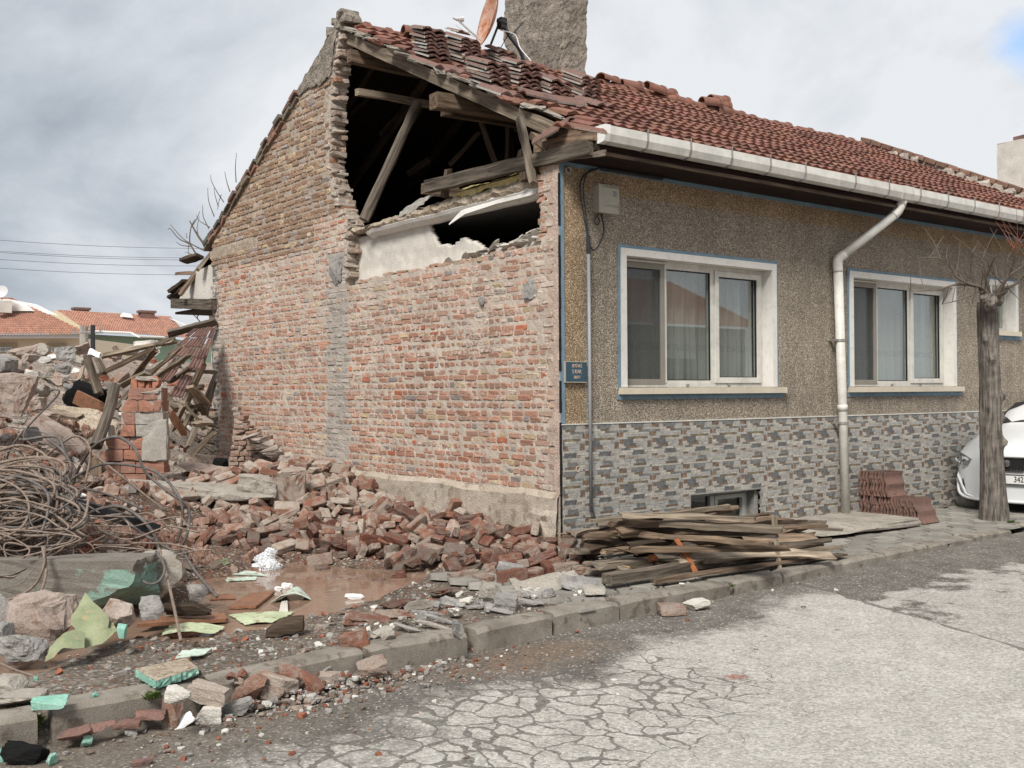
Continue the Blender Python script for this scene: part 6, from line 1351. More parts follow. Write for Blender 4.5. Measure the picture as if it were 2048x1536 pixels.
# resting places of the fallen bricks (mm, hundredths of a radian, shape, size), the ones that show largest first
BRICKS = "-1134,-715,41,-153,3,303,1,110;-1794,1471,-16,-173,-15,-55,0,98;-567,-405,104,28,38,260,2,111;-1552,431,-54,3,26,263,4,107;-1879,2051,62,31,-19,12,1,106;-1303,-240,12,-13,-5,-19,3,106;-1185,526,75,-83,-1,148,0,107;-2347,281,-102,311,-6,-41,3,96;-695,1451,229,-167,270,30,1,111;-2292,1631,-84,24,11,-43,2,92;-592,1787,309,-41,-43,222,1,109;-1013,1312,132,-25,-25,215,0,104;-1261,689,74,-161,0,-308,4,99;-2323,3523,497,-249,5,40,2,101;-1518,2417,227,-147,-25,-62,4,97;-406,-309,163,57,-14,205,4,103;-1606,1771,29,-19,2,235,4,99;-1086,243,98,-12,-5,270,4,95;-157,-254,132,-298,-61,15,1,108;-551,-685,53,4,307,-23,3,106;-1889,215,-109,-5,2,-312,2,88;-1867,2506,164,-67,-10,-6,2,104;-870,3374,528,-69,291,-63,0,105;-1086,2953,368,-242,-26,-33,0,102;-1259,1026,63,-151,1,310,4,110;-1270,-487,11,-10,1,140,3,94;-2598,2710,153,-16,-28,226,4,99;-1404,826,29,116,15,-314,4,96;-917,-359,63,-162,12,269,8,106;-1379,3047,334,-241,9,-30,1,110;-198,342,237,-40,-11,-2,2,112;-1733,3593,477,19,-45,62,0,104;-2094,1980,20,3,-289,-128,2,108;-1199,53,27,43,235,189,5,112;-275,3860,655,-105,-10,212,0,110;-965,348,131,-122,-9,218,1,95;-2508,2562,162,56,268,72,2,99;-2141,1687,-36,-112,12,-156,1,104;-779,2872,366,-275,0,194,1,110;-894,-635,31,-307,-11,-14,2,101;-1247,1428,129,151,-298,-13,3,96;-752,-719,65,-175,-7,114,2,97;-1758,1918,66,-4,50,-205,8,110;-1643,3873,577,7,-39,20,0,103;-2074,2380,114,-7,30,-202,1,103;-2357,2428,130,5,310,51,1,105;-466,389,208,35,303,-3,4,110;-2129,2718,194,-63,-312,3,3,93;-1841,2862,276,174,38,-163,4,110;-1261,3635,672,20,-20,231,1,111;-2158,858,-101,300,6,-69,7,110;-1913,707,-92,1,-6,-173,1,104;-849,2104,226,-68,254,96,2,93;-735,927,211,-36,-16,-158,4,103;-2174,2897,278,-64,41,-206,0,95;-1489,2231,126,-217,66,119,1,111;-979,69,129,257,3,-173,4,100;-1038,2807,252,23,-65,134,4,100;-272,1090,304,3,-16,-79,3,100;-490,124,181,-295,-12,52,1,88;-1653,4101,620,-48,289,6,0,94;-1370,2050,140,-76,-6,-112,4,101;-570,3434,565,-295,-21,-4,2,96;-2255,1186,-104,303,3,-157,0,88;-1060,591,120,-17,-309,-145,0,93;-991,-209,29,-16,-7,79,6,107;-132,-436,125,-13,54,217,4,96;-709,4069,735,-6,-18,216,3,106;-1076,-61,20,-4,-7,66,1,109;-496,-848,46,-312,3,99,7,106;-2110,3523,447,76,22,-176,0,100;-242,3277,490,-191,-3,-128,2,89;-807,-243,109,30,8,289,0,90;-439,-46,130,-11,-6,188,1,106;-138,-33,149,207,7,-72,4,105;-1902,4276,560,66,40,289,4,108;-2359,2562,143,-16,28,-262,0,96;-1878,1277,-77,-8,-6,168,7,105;-921,3534,619,32,289,117,4,112;-1324,556,28,-14,38,263,8,98;-1091,22,84,37,-292,127,2,103;-537,455,271,-164,37,177,2,88;-859,-129,88,-231,-47,41,2,91;-505,-525,78,8,282,-109,4,101;-1747,2725,222,229,-21,41,0,100;-546,-246,132,264,16,117,2,95;-2184,3822,515,-148,-308,9,2,105;-2216,3061,302,313,54,-48,2,102;-1452,1726,91,-283,0,125,3,108;-1413,1329,66,-110,-16,116,3,93;-1239,1222,113,-48,-73,-192,4,100;-893,772,171,-6,5,-234,8,107;-556,2364,318,-73,68,199,2,102;-124,1635,337,-23,-101,-134,0,104;-649,300,181,-288,-73,3,6,104;-1755,2280,124,89,296,-16,3,107;-320,864,232,-69,-49,133,2,106;-226,185,181,-309,-1,-140,0,103;-2316,4061,568,-16,14,263,2,102;-1522,2792,265,37,287,26,0,105;-1644,3197,371,-34,47,57,1,99;-1067,3792,718,-30,63,-233,4,91;-2038,774,-86,-39,-15,-196,3,101;-1009,2038,145,128,-72,94,0,98;-465,2808,323,56,23,-277,3,110;-1336,1268,62,-6,49,146,2,90;-168,161,279,-137,16,87,0,110;-1820,4696,584,-101,-12,190,4,111;-1843,2179,91,35,29,21,1,107;-424,2942,367,-41,19,-272,1,92;-423,1185,211,-62,227,27,5,112;-121,1453,318,-255,-24,163,4,108;-1014,3633,648,239,-19,138,1,98;-1129,3137,406,270,-20,74,1,100;-435,4020,717,35,-2,-118,0,99;-1792,392,-98,6,17,-230,5,107;-1442,591,-40,37,37,-237,0,98;-704,1225,162,-25,16,-288,4,91;-1979,2243,63,290,-22,138,2,100;-746,1712,274,-300,25,57,4,101;-803,-303,51,14,299,-58,2,109;-514,3149,407,49,-51,105,1,110;-637,389,227,111,29,-195,6,103;-1859,3634,485,77,86,290,6,110;-2055,2580,167,-26,-306,64,1,92;-1699,2412,204,-16,-5,-182,0,105;-780,2737,280,-3,-2,-230,4,109;-1154,2013,136,-102,-127,-135,8,108;-880,1179,135,-271,30,60,7,107;-388,1785,271,-263,-67,116,3,94;-897,2779,286,-218,1,-233,4,101;-596,599,214,28,296,7,2,89;-2608,3441,485,-33,-36,187,0,92;-1465,2941,273,-281,3,-12,4,104;-496,1333,253,-2,16,-55,7,97;-567,158,94,-131,14,-106,2,99;-1946,3247,299,-73,-31,70,1,107;-1730,3431,395,135,77,-206,0,92;-2242,2208,91,-26,105,-54,7,95;-2243,1707,-34,-29,-280,151,8,96;-1310,754,47,149,277,7,3,94;-1461,4118,668,49,27,79,0,106;-496,2532,319,-25,-241,193,2,108;-271,1682,248,-21,-272,177,1,93;-1994,3357,355,112,-272,-50,7,107;-1983,2760,224,-165,-42,202,8,103;-1647,3421,413,137,237,82,0,90;-1667,3122,312,-72,-17,296,2,92;-1254,2581,219,36,64,28,2,97;-2026,1046,-107,-7,305,155,8,111;-270,3206,400,-25,-296,-23,4,104;-118,2758,330,140,-53,-125,4,105;-689,1350,185,-302,-48,26,7,109;-724,815,125,23,20,-68,2,104;-214,-493,68,41,126,-218,6,95;-1879,3422,380,76,-268,-86,1,94;-2021,3006,256,9,-4,-180,0,104;-1499,1354,34,35,100,-12,6,98;-717,1971,207,115,-292,-15,2,99;-1094,4281,723,-265,14,-128,3,110;-1697,2084,87,24,-233,-13,1,95;-1065,2141,183,-23,-26,-261,0,103;-206,2995,379,-271,0,-156,4,112;-688,284,85,-91,19,-137,1,97;-1767,3215,312,-61,-249,-44,7,112;-1334,4027,633,230,96,127,8,102;-1298,1136,41,-1,13,295,4,102;-1295,2761,250,-153,-237,-49,7,104;-2437,3651,515,18,15,175,8,108;-1243,3952,667,7,232,-11,1,95;-742,3270,483,43,7,-240,1,99;-645,2881,366,22,-64,253,3,88;-757,1609,221,-76,44,114,7,94;-292,1118,224,-24,0,79,4,105;-1696,2608,198,-296,-34,-9,2,98;-772,3552,574,75,-24,-2,0,92;-1543,1904,69,-2,-33,305,8,110;-948,2513,191,20,286,95,2,102;-856,1719,224,4,-299,99,1,102;-629,853,189,194,69,120,7,93;-663,3083,440,-20,-30,233,6,96;-297,3661,604,-5,-245,-108,6,110;-759,2567,249,148,105,84,8,106;-496,754,166,-43,-291,-35,0,110;-1997,3565,411,219,122,-88,8,100;-659,3769,671,-310,10,-118,5,96;-1548,2110,44,91,-26,-166,4,94;-503,3346,488,59,-8,84,4,96;-1566,1422,19,-13,10,95,7,89;-1339,1533,70,7,12,-43,0,89;-798,1072,110,-20,-25,35,1,111;-2015,3928,489,234,10,16,0,92;-1220,4279,694,-259,46,-99,1,97;-918,2902,330,-239,0,143,5,96;-1386,1883,103,-125,-4,-294,5,100;-879,-48,58,10,86,-89,5,109;-330,35,138,-72,276,-4,7,102;-1266,4132,669,25,36,-71,2,98;-1372,3645,617,-294,-1,-170,7,91;-1219,2409,146,6,-8,179,2,110;-1252,1884,77,1,-10,134,4,95;-210,2780,352,-170,74,145,5,108;-217,1287,261,14,50,-61,0,101;-97,-528,87,-18,314,-62,6,99;-979,3123,412,-139,15,38,6,111;-859,1620,170,-14,-263,-174,6,91;-559,-75,83,-313,36,42,1,96;-1706,4800,641,-30,-21,-239,4,91;-1917,3141,238,-111,227,8,8,109;-817,3080,411,-144,-5,113,8,111;-106,1050,270,-138,-5,-182,8,98;-241,483,235,176,38,4,7,88;-348,-855,54,0,309,120,1,100;-1936,5000,546,22,3,-135,8,107;-1838,3799,507,307,24,-111,2,88;-1577,2273,76,-74,-212,-56,8,105;-491,3866,674,268,27,-156,8,97;-969,2276,218,30,39,269,6,99;-239,2442,315,60,4,284,3,94;-333,-605,58,314,-3,57,6,90;-1881,3973,523,-24,-110,-198,8,111;-1730,2879,256,31,-39,176,7,107;-1210,2811,240,-142,-6,-30,0,92;-112,3524,505,-39,249,162,2,91;-1138,1635,152,30,-64,-143,5,108;-1002,1568,99,36,-240,-144,0,105;-660,2041,248,-261,-14,-30,2,95;-527,1337,184,19,-6,195,1,109;-710,22,83,108,7,216,7,112;-1409,5186,575,300,-10,65,3,108;-2097,3237,316,-7,271,-181,6,108;-1496,4500,626,-4,277,102,2,112;-1917,2817,240,-153,-118,-153,5,105;-173,3381,467,212,-41,-94,1,108;-696,2268,235,246,-26,42,1,108;-946,816,74,-155,2,-40,2,111;-183,1533,268,-309,37,80,1,97;-607,552,94,-24,-269,16,4,98;-1473,4002,603,-21,13,11,7,109;-1103,2500,144,24,208,212,5,111;-643,2620,261,282,-13,175,4,91;-503,2359,267,-99,5,140,3,106;-368,2317,295,194,10,5,8,107;-206,1883,244,123,-40,-72,7,108;-965,3315,456,50,-12,-237,5,99;-1375,2435,177,-50,3,139,3,98;-908,3077,411,-148,10,-206,2,97;-1411,1985,64,-17,141,-293,6,111;-193,3542,466,-265,57,-25,4,107;-387,3341,469,234,-37,62,4,89;-834,1921,133,140,73,135,8,93;-625,475,154,-246,2,74,1,90;-262,553,221,-106,-19,-111,6,103;-388,-480,94,260,-136,-3,7,98;-1674,3996,558,5,285,7,4,103;-1724,3028,280,35,-303,-27,3,99;-669,3269,424,71,-4,-220,2,110;-691,2433,245,-171,-5,62,3,92;-1132,5123,639,0,-272,-105,4,93;-1040,4091,722,48,296,10,4,101;-1447,2743,219,11,-291,-2,7,112;-1061,2653,162,55,12,-16,6,105;-1255,1633,96,-100,16,185,6,102;-564,321,133,-8,285,-83,8,109;-2122,4100,524,-193,-4,225,3,100;-1878,4389,563,249,-19,-10,3,110;-2029,3294,341,-82,-97,-134,8,89;-1100,3963,690,40,-35,-173,4,91;-1223,2891,275,94,113,232,8,92;-1127,1918,90,23,-127,144,6,98;-743,1871,205,-75,196,-144,3,105;-703,1555,201,-78,-34,35,0,105;-863,2425,203,-5,-12,89,2,100;-401,1393,223,291,-43,124,5,98;-496,889,153,-7,-54,-22,1,104;-1915,3865,465,1,-294,-97,6,95;-1509,2398,122,-25,22,-262,8,96;-1209,2187,137,73,21,273,6,94;-399,3526,517,15,-234,-175,1,96;-815,2310,223,94,307,68,6,94;-1075,1088,41,-99,12,215,4,95;-762,166,71,44,-111,-280,5,90;-2233,3209,341,236,1,-193,5,111;-1785,4159,522,43,-19,-46,0,103;-1777,1567,-55,-6,-12,-43,3,96;-774,3459,489,61,-24,32,1,93;-899,1166,40,84,13,83,8,106;-390,1613,201,3,-24,-54,3,100;-1111,537,47,0,313,-14,6,92;-933,59,38,-2,-4,73,6,110;-1819,2417,108,9,-275,-160,8,92;-150,4907,647,-55,-76,-97,3,101;-133,3846,585,-9,-285,-63,5,101;-915,434,103,26,75,247,3,101;-373,273,160,43,72,30,5,107;-2503,3782,541,89,-50,274,2,89;-1913,2964,245,2,277,-23,6,93;-520,3559,559,225,106,119,6,110;-1096,2411,141,204,99,135,6,88;-1074,2193,112,-29,9,-143,4,106;-1285,1725,65,-309,-5,156,6,103;-2026,4750,531,18,-313,60,1,102;-1475,4947,551,-299,13,148,5,96;-1927,3625,420,-22,258,82,6,88;-935,1992,123,-37,-271,-20,5,109;-94,3289,362,-154,86,159,7,108;-232,2567,323,15,-8,275,2,88;-885,1342,133,-37,-28,-127,5,100;-202,1409,224,10,-12,268,4,103;-529,648,117,-62,9,-49,1,108;-1472,4808,569,8,73,181,5,94;-1216,3755,629,-8,-306,-88,8,93;-994,3865,684,-286,20,-153,8,94;-534,3432,449,35,51,-64,0,105;-388,3250,349,-284,-17,133,1,101;-1063,1761,139,-284,21,-39,5,97;-699,1833,145,116,259,55,8,100;-451,2006,281,184,-18,34,2,91;-296,1850,231,-47,-108,153,6,99;-132,1772,247,240,116,111,8,104;-1146,173,22,-303,-10,-58,6,111;-91,1228,292,-146,-121,-169,6,98;-407,194,102,-114,-3,-15,1,110;-2179,3899,518,-177,-129,39,7,101;-1524,4632,554,-313,-1,138,2,105;-1266,5302,599,-23,287,-94,5,100;-1578,4282,609,277,53,109,4,94;-1326,4443,664,-4,-33,-30,4,92;-593,4208,688,-286,10,164,1,109;-1308,2329,116,-256,-24,65,6,106;-1316,2159,87,-53,18,224,0,107;-215,780,259,24,-306,66,7,97;-236,678,232,39,-311,-90,7,96;-149,531,215,122,-4,-151,4,93;-1309,4895,619,48,283,-9,2,106;-1905,2657,157,-7,-4,-95,5,105;-446,4888,674,146,-38,13,3,100;-863,3273,404,-286,-6,62,4,105;-271,4011,636,157,-284,-11,4,91;-130,3635,505,-99,250,83,7,92;-698,2117,192,-284,-40,69,0,102;-1059,1373,45,-298,49,52,4,103;-867,215,83,5,-84,-121,7,99;-704,-138,50,-16,304,-93,4,101;-391,-360,51,-9,-16,-29,0,101;-1664,4715,573,14,-258,-86,5,99;-1326,4263,643,-7,-290,-99,2,95;-642,4553,678,-216,31,-220,2,102;-1434,2100,48,29,-59,-197,7,92;-1014,2335,155,-115,8,-113,7,92;-407,3061,349,159,-2,-222,6,110;-115,2175,254,47,221,-129,5,92;-426,438,103,-196,14,220,1,96;-296,-162,144,-67,-12,-185,6,107;-2301,4266,556,-296,-9,87,5,101;-1982,3431,376,178,-6,-16,6,88;-256,4445,668,205,-2,203,4,103;-652,3116,377,-272,10,-17,6,97;-183,2659,291,-270,-48,36,5,102;-272,2345,267,-219,45,-182,5,104;-530,1864,257,-11,286,45,0,108;-804,1301,75,-48,-35,103,7,106;-983,581,59,20,-55,200,5,95;-1024,325,51,-7,-295,-67,0,93;-875,529,103,-94,34,-28,1,90;-454,1040,161,-54,-16,86,6,110;-775,297,72,227,-140,4,8,95;-221,1001,252,23,17,267,5,98;-794,59,63,-263,34,69,7,89;-525,-199,44,-2,4,78,8,93;-2188,4006,495,264,15,-175,8,104;-2111,3142,271,261,4,-54,8,104;-1411,4365,590,-7,265,-74,6,98;-1662,3305,351,-147,106,67,5,96;-314,4633,678,-293,-7,101,5,100;-1438,2497,216,23,-42,-79,8,109;-175,4508,641,-34,48,-125,2,111;-1190,2710,190,-15,-32,-310,8,102;-917,2218,169,240,-119,98,6,106;-309,3095,357,155,76,-194,6,95;-384,2473,262,45,21,181,3,92;-970,1495,122,-70,293,86,1,91;-1037,1279,23,166,24,56,1,93;-738,1646,135,-32,271,49,3,110;-188,2353,260,230,-10,141,7,93;-563,980,164,2,238,-114,6,90;-416,508,190,-8,-16,-4,3,93;-477,394,87,-122,-14,-94,3,101;-481,-301,97,-30,4,94,7,93;-360,-248,93,-49,37,274,2,105;-77,-257,92,-3,4,310,5,97;-2104,4557,527,15,-295,-69,3,92;-1357,5786,568,12,7,-171,0,88;-1261,4705,638,-4,-24,-158,7,102;-1561,4165,591,14,-19,-6,3,90;-1021,5162,594,-6,204,227,5,96;-1684,2399,124,14,5,109,6,110;-810,4290,711,-35,-21,-130,7,91;-428,4785,660,7,52,307,2,95;-611,4432,669,-93,214,-134,8,106;-441,4272,669,-98,-26,267,8,98;-637,2999,342,-22,-292,-19,2,101;-464,2971,303,0,-19,162,5,91;-322,2987,300,-282,50,-73,5,112;-858,1720,99,-123,-21,81,2,106;-248,2551,266,16,-305,-41,2,88;-1186,916,33,-6,-306,-11,4,108;-92,2927,310,-191,-143,-118,7,99;-399,2261,240,29,117,186,7,99;-932,1377,60,13,-265,41,7,94;-128,2098,227,175,201,7,6,91;-640,999,123,-129,281,58,1,93;-228,527,124,-17,33,-272,7,93"
rest = MB()
for i_, rec in enumerate(BRICKS.split(';')):
    bx_, by_, bz_, ra, rb_, rc_, mi, sc_ = [int(q) for q in rec.split(',')]
    x, y, z = bx_/1000, by_/1000, bz_/1000
    near = math.hypot((x+2.2)/1.75, (y-.5)/1.55) if y < 2.7 else 9
    if near < 1.0 or y < .15: kind = 'brick_wet' if KR.random() < .6 else 'brick_red'
    elif y > 2.6: kind = 'brick_dry' if KR.random() < .72 else 'brick_red'
    else: kind = KR.choice(('brick_red', 'brick_red', 'brick_wet', 'brick_dry'))
    E_ = Euler((ra/100, rb_/100, rc_/100)); me_ = BM[kind][mi]
    if i_ < 285:
        o = bpy.data.objects.new('brick', me_); C.objects.link(o); o.location = (x, y, z); o.rotation_euler = E_; o.scale = (sc_/100*1.12,)*3
        tag(o, BGRP[kind][0], 'brick', BGRP[kind][1])
    else:
        M3 = E_.to_matrix()*(sc_/100); rest.add([M3 @ v.co + Vector((x, y, z)) for v in me_.vertices], [tuple(p.vertices) for p in me_.polygons])
o = rest.build('buried_bricks', MT['brick_dry']); o['kind'] = 'stuff'; o['label'] = 'half hidden bricks deep in the brick heap'; o['category'] = 'bricks'
# the small stuff between them: one object of brick bats, mortar lumps and chips nobody could count
def debris(name, n, sampler, smin, smax, cols, zoff=.25):
    m_ = MB(); base = [chunk_geo(random.Random(900+i), (1, 1, 1), 2, .25, 3, .12, .5) for i in range(14)]
    for _ in range(n):
        x, y, cz = sampler(); s = smin*(smax/smin)**(KR.random()**1.8); vs, fs = KR.choice(base); M = Euler((KR.uniform(0, 6), KR.uniform(0, 6), KR.uniform(0, 6))).to_matrix(); f = Vector((1, KR.uniform(.5, 1), KR.uniform(.25, .8)))
        z = th_fast(x, y); c = KR.choice(cols(x, y)); k = KR.uniform(.75, 1.2)
        R3 = Euler((KR.uniform(-.5, .5), KR.uniform(-.5, .5), KR.uniform(0, 6.28))).to_matrix()
        m_.add([R3 @ Vector((v.x*f.x*s, v.y*f.y*s, v.z*f.z*s)) + Vector((x, y, z+s*zoff*f.z)) for v in vs], fs, (c[0]*k, c[1]*k, c[2]*k))
    o = m_.build(name, MT['attr']); o['kind'] = 'stuff'; o['label'] = 'small broken bits of brick, mortar and plaster'; o['category'] = 'debris'; return o
_X = np.array(xsr); _Y = np.array(ysr); _TZ = np.array([p[2] for p in tv]).reshape(len(ysr), len(xsr))
def th_fast(x, y):
    i = min(len(xsr)-2, max(0, int(np.searchsorted(_X, x))-1)); j = min(len(ysr)-2, max(0, int(np.searchsorted(_Y, y))-1))
    u = (x-_X[i])/(_X[i+1]-_X[i]); v_ = (y-_Y[j])/(_Y[j+1]-_Y[j]); u = min(1, max(0, u)); v_ = min(1, max(0, v_))
    return float((_TZ[j, i]*(1-u)+_TZ[j, i+1]*u)*(1-v_) + (_TZ[j+1, i]*(1-u)+_TZ[j+1, i+1]*u)*v_)
RED = (.23, .085, .05); DRED = (.14, .052, .034); DUST = (.29, .235, .195); PINK = (.30, .21, .165); GRY = (.27, .25, .23); WHT = (.52, .50, .46); DRT = (.16, .122, .094)
def samp_heap():
    y = KR.uniform(-.5, 5.6); reach = interp(y, [(-.5, .6), (0, 1.1), (.8, 1.4), (2.6, 2.6), (5.6, 2.8)]); return -.05-reach*KR.random(), y, 0
def samp_front():
    while True:
        x = KR.uniform(-6.5, .3); y = KR.uniform(kerb_y(x)+.2, -.2) if KR.random() < .85 else KR.uniform(-.2, .4)
        if th_fast(x, y) > WZ-.01: return x, y, 0
def samp_left():
    while True:
        x = KR.uniform(-7, -2.6); y = KR.uniform(.6, 9)
        if th_fast(x, y) > WZ: return x, y, 0
def samp_far(): 
    y = 8+34*KR.random()**1.6; return KR.uniform(-13, -.6 if y < 9 else 3), y, 0
debris('heap_debris', 2600, samp_heap, .015, .09, lambda x, y: (RED, DRED, DUST, GRY, DUST, PINK, DRT) if y < 2.6 else (DUST, PINK, DUST, GRY, RED, PINK))
debris('pavement_debris', 2300, samp_front, .008, .06, lambda x, y: (GRY, WHT, GRY, DRT, DUST, DRT, RED) if x < -1.2 else (GRY, WHT, GRY, WHT, DUST))
debris('yard_debris', 3800, samp_left, .015, .15, lambda x, y: (DUST, PINK, PINK, GRY, RED, DUST, DRT))
debris('far_debris', 3600, samp_far, .05, .36, lambda x, y: (DUST, PINK, GRY, PINK, RED, WHT, DUST))
m_ = MB()
base = [chunk_geo(random.Random(950+i), (1, 1, 1), 2, .3, 3, .12, .5) for i in range(8)]
for _ in range(1700):
    lift = 0
    if _ < 800:
        x = KR.gauss(-3.75, .36); y = kerb_y(x)-.03-abs(KR.gauss(0, .17)); lift = max(0, .13-abs(y-kerb_y(x))*.45)*math.exp(-((x+3.75)/.45)**2)*KR.random()
    elif KR.random() < .75: x = KR.gauss(-3.6, 1.1); y = kerb_y(x)-abs(KR.gauss(0, .38))-.02
    else: x = KR.uniform(-5, 3); y = kerb_y(x)-KR.uniform(.02, 2.6)
    if x > 4: continue
    s = .006*(7**(KR.random()**2)); vs, fs = KR.choice(base); c = KR.choice((GRY, WHT, GRY, DUST, DRT, RED)); k = KR.uniform(.7, 1.1); R3 = Euler((0, 0, KR.uniform(0, 6))).to_matrix(); zz = road_z(x)+.008+lift
    if _ < 800: s *= 1.5
    m_.add([R3 @ Vector((v.x*s, v.y*s*.8, v.z*s*.5)) + Vector((x, y, zz+s*.1)) for v in vs], fs, (c[0]*k, c[1]*k, c[2]*k))
o = m_.build('road_debris', MT['attr']); o['kind'] = 'stuff'; o['label'] = 'small chips of plaster and brick strewn on the road'; o['category'] = 'debris'

sbk = MB()
for k in range(330):
    while True:
        x = KR.uniform(-5.6, -2.2); y = KR.uniform(1.7, 7.5)
        if th_fast(x, y) > WZ+.01: break
    me_ = KR.choice(BM['brick_dry']); M3 = Euler((KR.uniform(-.8, .8), KR.uniform(-.7, .7), KR.uniform(0, 6.28))).to_matrix()*KR.uniform(.7, 1.15); sbk.add([M3 @ v.co + Vector((x, y, th_fast(x, y)+KR.uniform(.0, .06))) for v in me_.vertices], [tuple(p.vertices) for p in me_.polygons])
o = sbk.build('scattered_bricks', mottled('scattered_brick', (.20, .10, .07), (.30, .20, .155), 2.3, .9, 60, .006, (.34, .285, .24))); o['kind'] = 'stuff'; o['label'] = 'broken bricks scattered between the rods and the heap'; o['category'] = 'bricks'

# ------------------------------------------------------------------ single lumps and scraps
def rock(name, label, cat, loc, size, mat, rot=(0, 0, 0), seed=1, n=6, rnd=.3, cuts=5, rough=.07, group=None, cutmin=.6):
    vs, fs = chunk_geo(random.Random(seed), size, n, rnd, cuts, rough, cutmin); m_ = MB(); m_.add(vs, fs)
    o = bpy.data.objects.new(name, m_.mesh(name, MT[mat])); C.objects.link(o); o.location = loc; o.rotation_euler = rot; return tag(o, label, cat, group)
FA = math.atan2(CR.y, CR.x)                          # heading that lies square to the view
def rz(a): return (0, 0, FA+a)
# foreground concrete beam with green paint
bm = empty('concrete_beam', gz(120, 1215, -.03)); tag(bm, 'big broken concrete beam with patches of green paint below the tangled rods', 'concrete beam')
vs, fs = chunk_geo(random.Random(41), (1.45, .42, .40), 12, .06, 2, .05, .92); M = Matrix.Translation(gd(110, 1165, 7.95)) @ Euler((0, 0, FA-.10)).to_matrix().to_4x4()
cm, cnt, cb_ = new_mat('green_painted_concrete', .85, .3); v_ = nd(cnt, 'TexCoord').outputs['Object']
cc = mix(cnt, noi(cnt, v_, 5, 5, .65), (.105, .092, .078), (.23, .205, .175)); pt = mix(cnt, noi(cnt, v_, 6, 5), (.17, .29, .235), (.25, .39, .32))
xx = nd(cnt, 'SeparateXYZ', i0=v_).outputs[0]; zz_ = nd(cnt, 'SeparateXYZ', i0=v_).outputs[2]
msk = ramp(cnt, math_(cnt, 'ADD', math_(cnt, 'ADD', noi(cnt, v_, 3.2, 6, .65), math_(cnt, 'MULTIPLY', xx, .30)), math_(cnt, 'MULTIPLY', zz_, .0)), [(.54, 0), (.60, .85)])
yy_ = nd(cnt, 'SeparateXYZ', i0=v_).outputs[1]; msk = math_(cnt, 'MULTIPLY', msk, math_(cnt, 'LESS_THAN', zz_, .36))
c_ = mix(cnt, 1.0, mix(cnt, msk, cc, pt), ramp(cnt, noi(cnt, v_, 90, 3, .7), [(.25, .75), (.75, 1.25)]), 'MULTIPLY'); setc(cnt, cb_, c_); bump(cnt, cb_, noi(cnt, v_, 60, 3, .7), .006); MT['green_concrete'] = cm
q = MB(); q.add([M @ p for p in vs], fs); q.build('beam_body', MT['green_concrete'], bm)
rock('plaster_lump', 'rounded grey plaster lump at the right end of the green painted beam', 'rubble', gd(322, 1150, 8.3), (.42, .32, .36), 'concrete', rz(.1), 43, 8, .45, 4, .09)
rock('boulder', 'large rounded brownish boulder with a reddish face in the left foreground', 'boulder', gd(88, 1245, 6.9), (.42, .36, .36), 'concrete_pink', rz(.3), 47, 8, .4, 6, .08)
rock('concrete_chunk', 'rough grey concrete lump in front of the boulder at the left edge', 'rubble', gd(45, 1292, 6.4), (.25, .20, .17), 'concrete_grey', rz(-.1), 48, 8, .4, 5, .10)
rock('concrete_chunk', 'dark grey lump cut by the left picture edge beside the boulder', 'rubble', gd(5, 1235, 7.0), (.2, .2, .3), 'concrete_grey', rz(.2), 49, 6)
rock('concrete_chunk', 'small grey lump at the left picture edge under the boulder', 'rubble', gd(-2, 1275, 6.5), (.14, .2, .16), 'concrete_grey', rz(.2), 50, 6)
rock('brick_lump', 'pinkish brick lump between the green sheet and the beam', 'rubble', gd(240, 1232, 6.95), (.22, .18, .20), 'concrete_pink', (.1, .4, FA+.3), 51, 6)
rock('dark_stone', 'dark pointed stone in front of the green beam end', 'rubble', gd(305, 1215, 7.2), (.16, .12, .15), 'concrete_grey', rz(.4), 52, 6)
rock('log_end', 'dark soaked wooden block lying at the puddle left side', 'timber', gd(375, 1218, 7.6), (.33, .11, .09), 'wood_dark', rz(-.05), 53, 6, .2)
rock('dark_block', 'dark wet faceted block standing at the near edge of the puddle', 'rubble', gz(570, 1252, .02), (.255, .13, .12), 'wood_dark', rz(.12), 54, 6, .12, 6, .02)
rock('concrete_chunk', 'grey rough lump right of the dark stone at the puddle', 'rubble', gd(395, 1185, 8.2), (.2, .15, .12), 'concrete_grey', rz(.1), 55, 6)
# left background blocks
rock('concrete_block', 'huge grey and pink broken wall block at the left edge above the rods', 'rubble', gd(12, 790, 10.6), (.50, .4, .42), 'concrete_pink', (.1, .1, FA+.1), 60, 12, .25, 5, .06)
rock('concrete_block', 'round grey concrete lump on top of the huge wall block at the left edge', 'rubble', gd(2, 738, 10.7), (.22, .3, .24), 'concrete_grey', (.1, .2, FA), 61, 8, .4)
rock('fallen_lintel', 'long pinkish plastered lintel sloping down to the right in the yard', 'rubble', gd(118, 873, 11.6), (.68, .26, .22), 'concrete_pink', (.1, .45, FA-.05), 62, 10, .12, 4, .05)
rock('concrete_lump', 'grey lump with a rod stuck in it left of the sloping lintel', 'rubble', gd(64, 868, 11.2), (.2, .18, .16), 'concrete_grey', rz(.2), 63, 6)
rock('slab', 'dusty brown collapsed floor slab behind the sloping lintel', 'slab', gd(160, 858, 14.0), (.95, .7, .10), 'reed', (.75, .12, FA), 64, 8, .1, 3, .03)
rock('black_fill', 'flat black lump standing in for the dark hole under a brown board in the yard', 'dark hole', gd(162, 796, 15.2), (.62, .3, .46), 'black_fill', (.2, .35, FA), 65, 6, .2, 5, .08)  # black colour stands in for the darkness of a hole
rock('brown_board', 'brown board leaning on the black lump', 'board', gd(182, 808, 14.8), (.5, .05, .20), 'brown_board', (.2, .45, FA), 66, 4, .1, 3, .02)
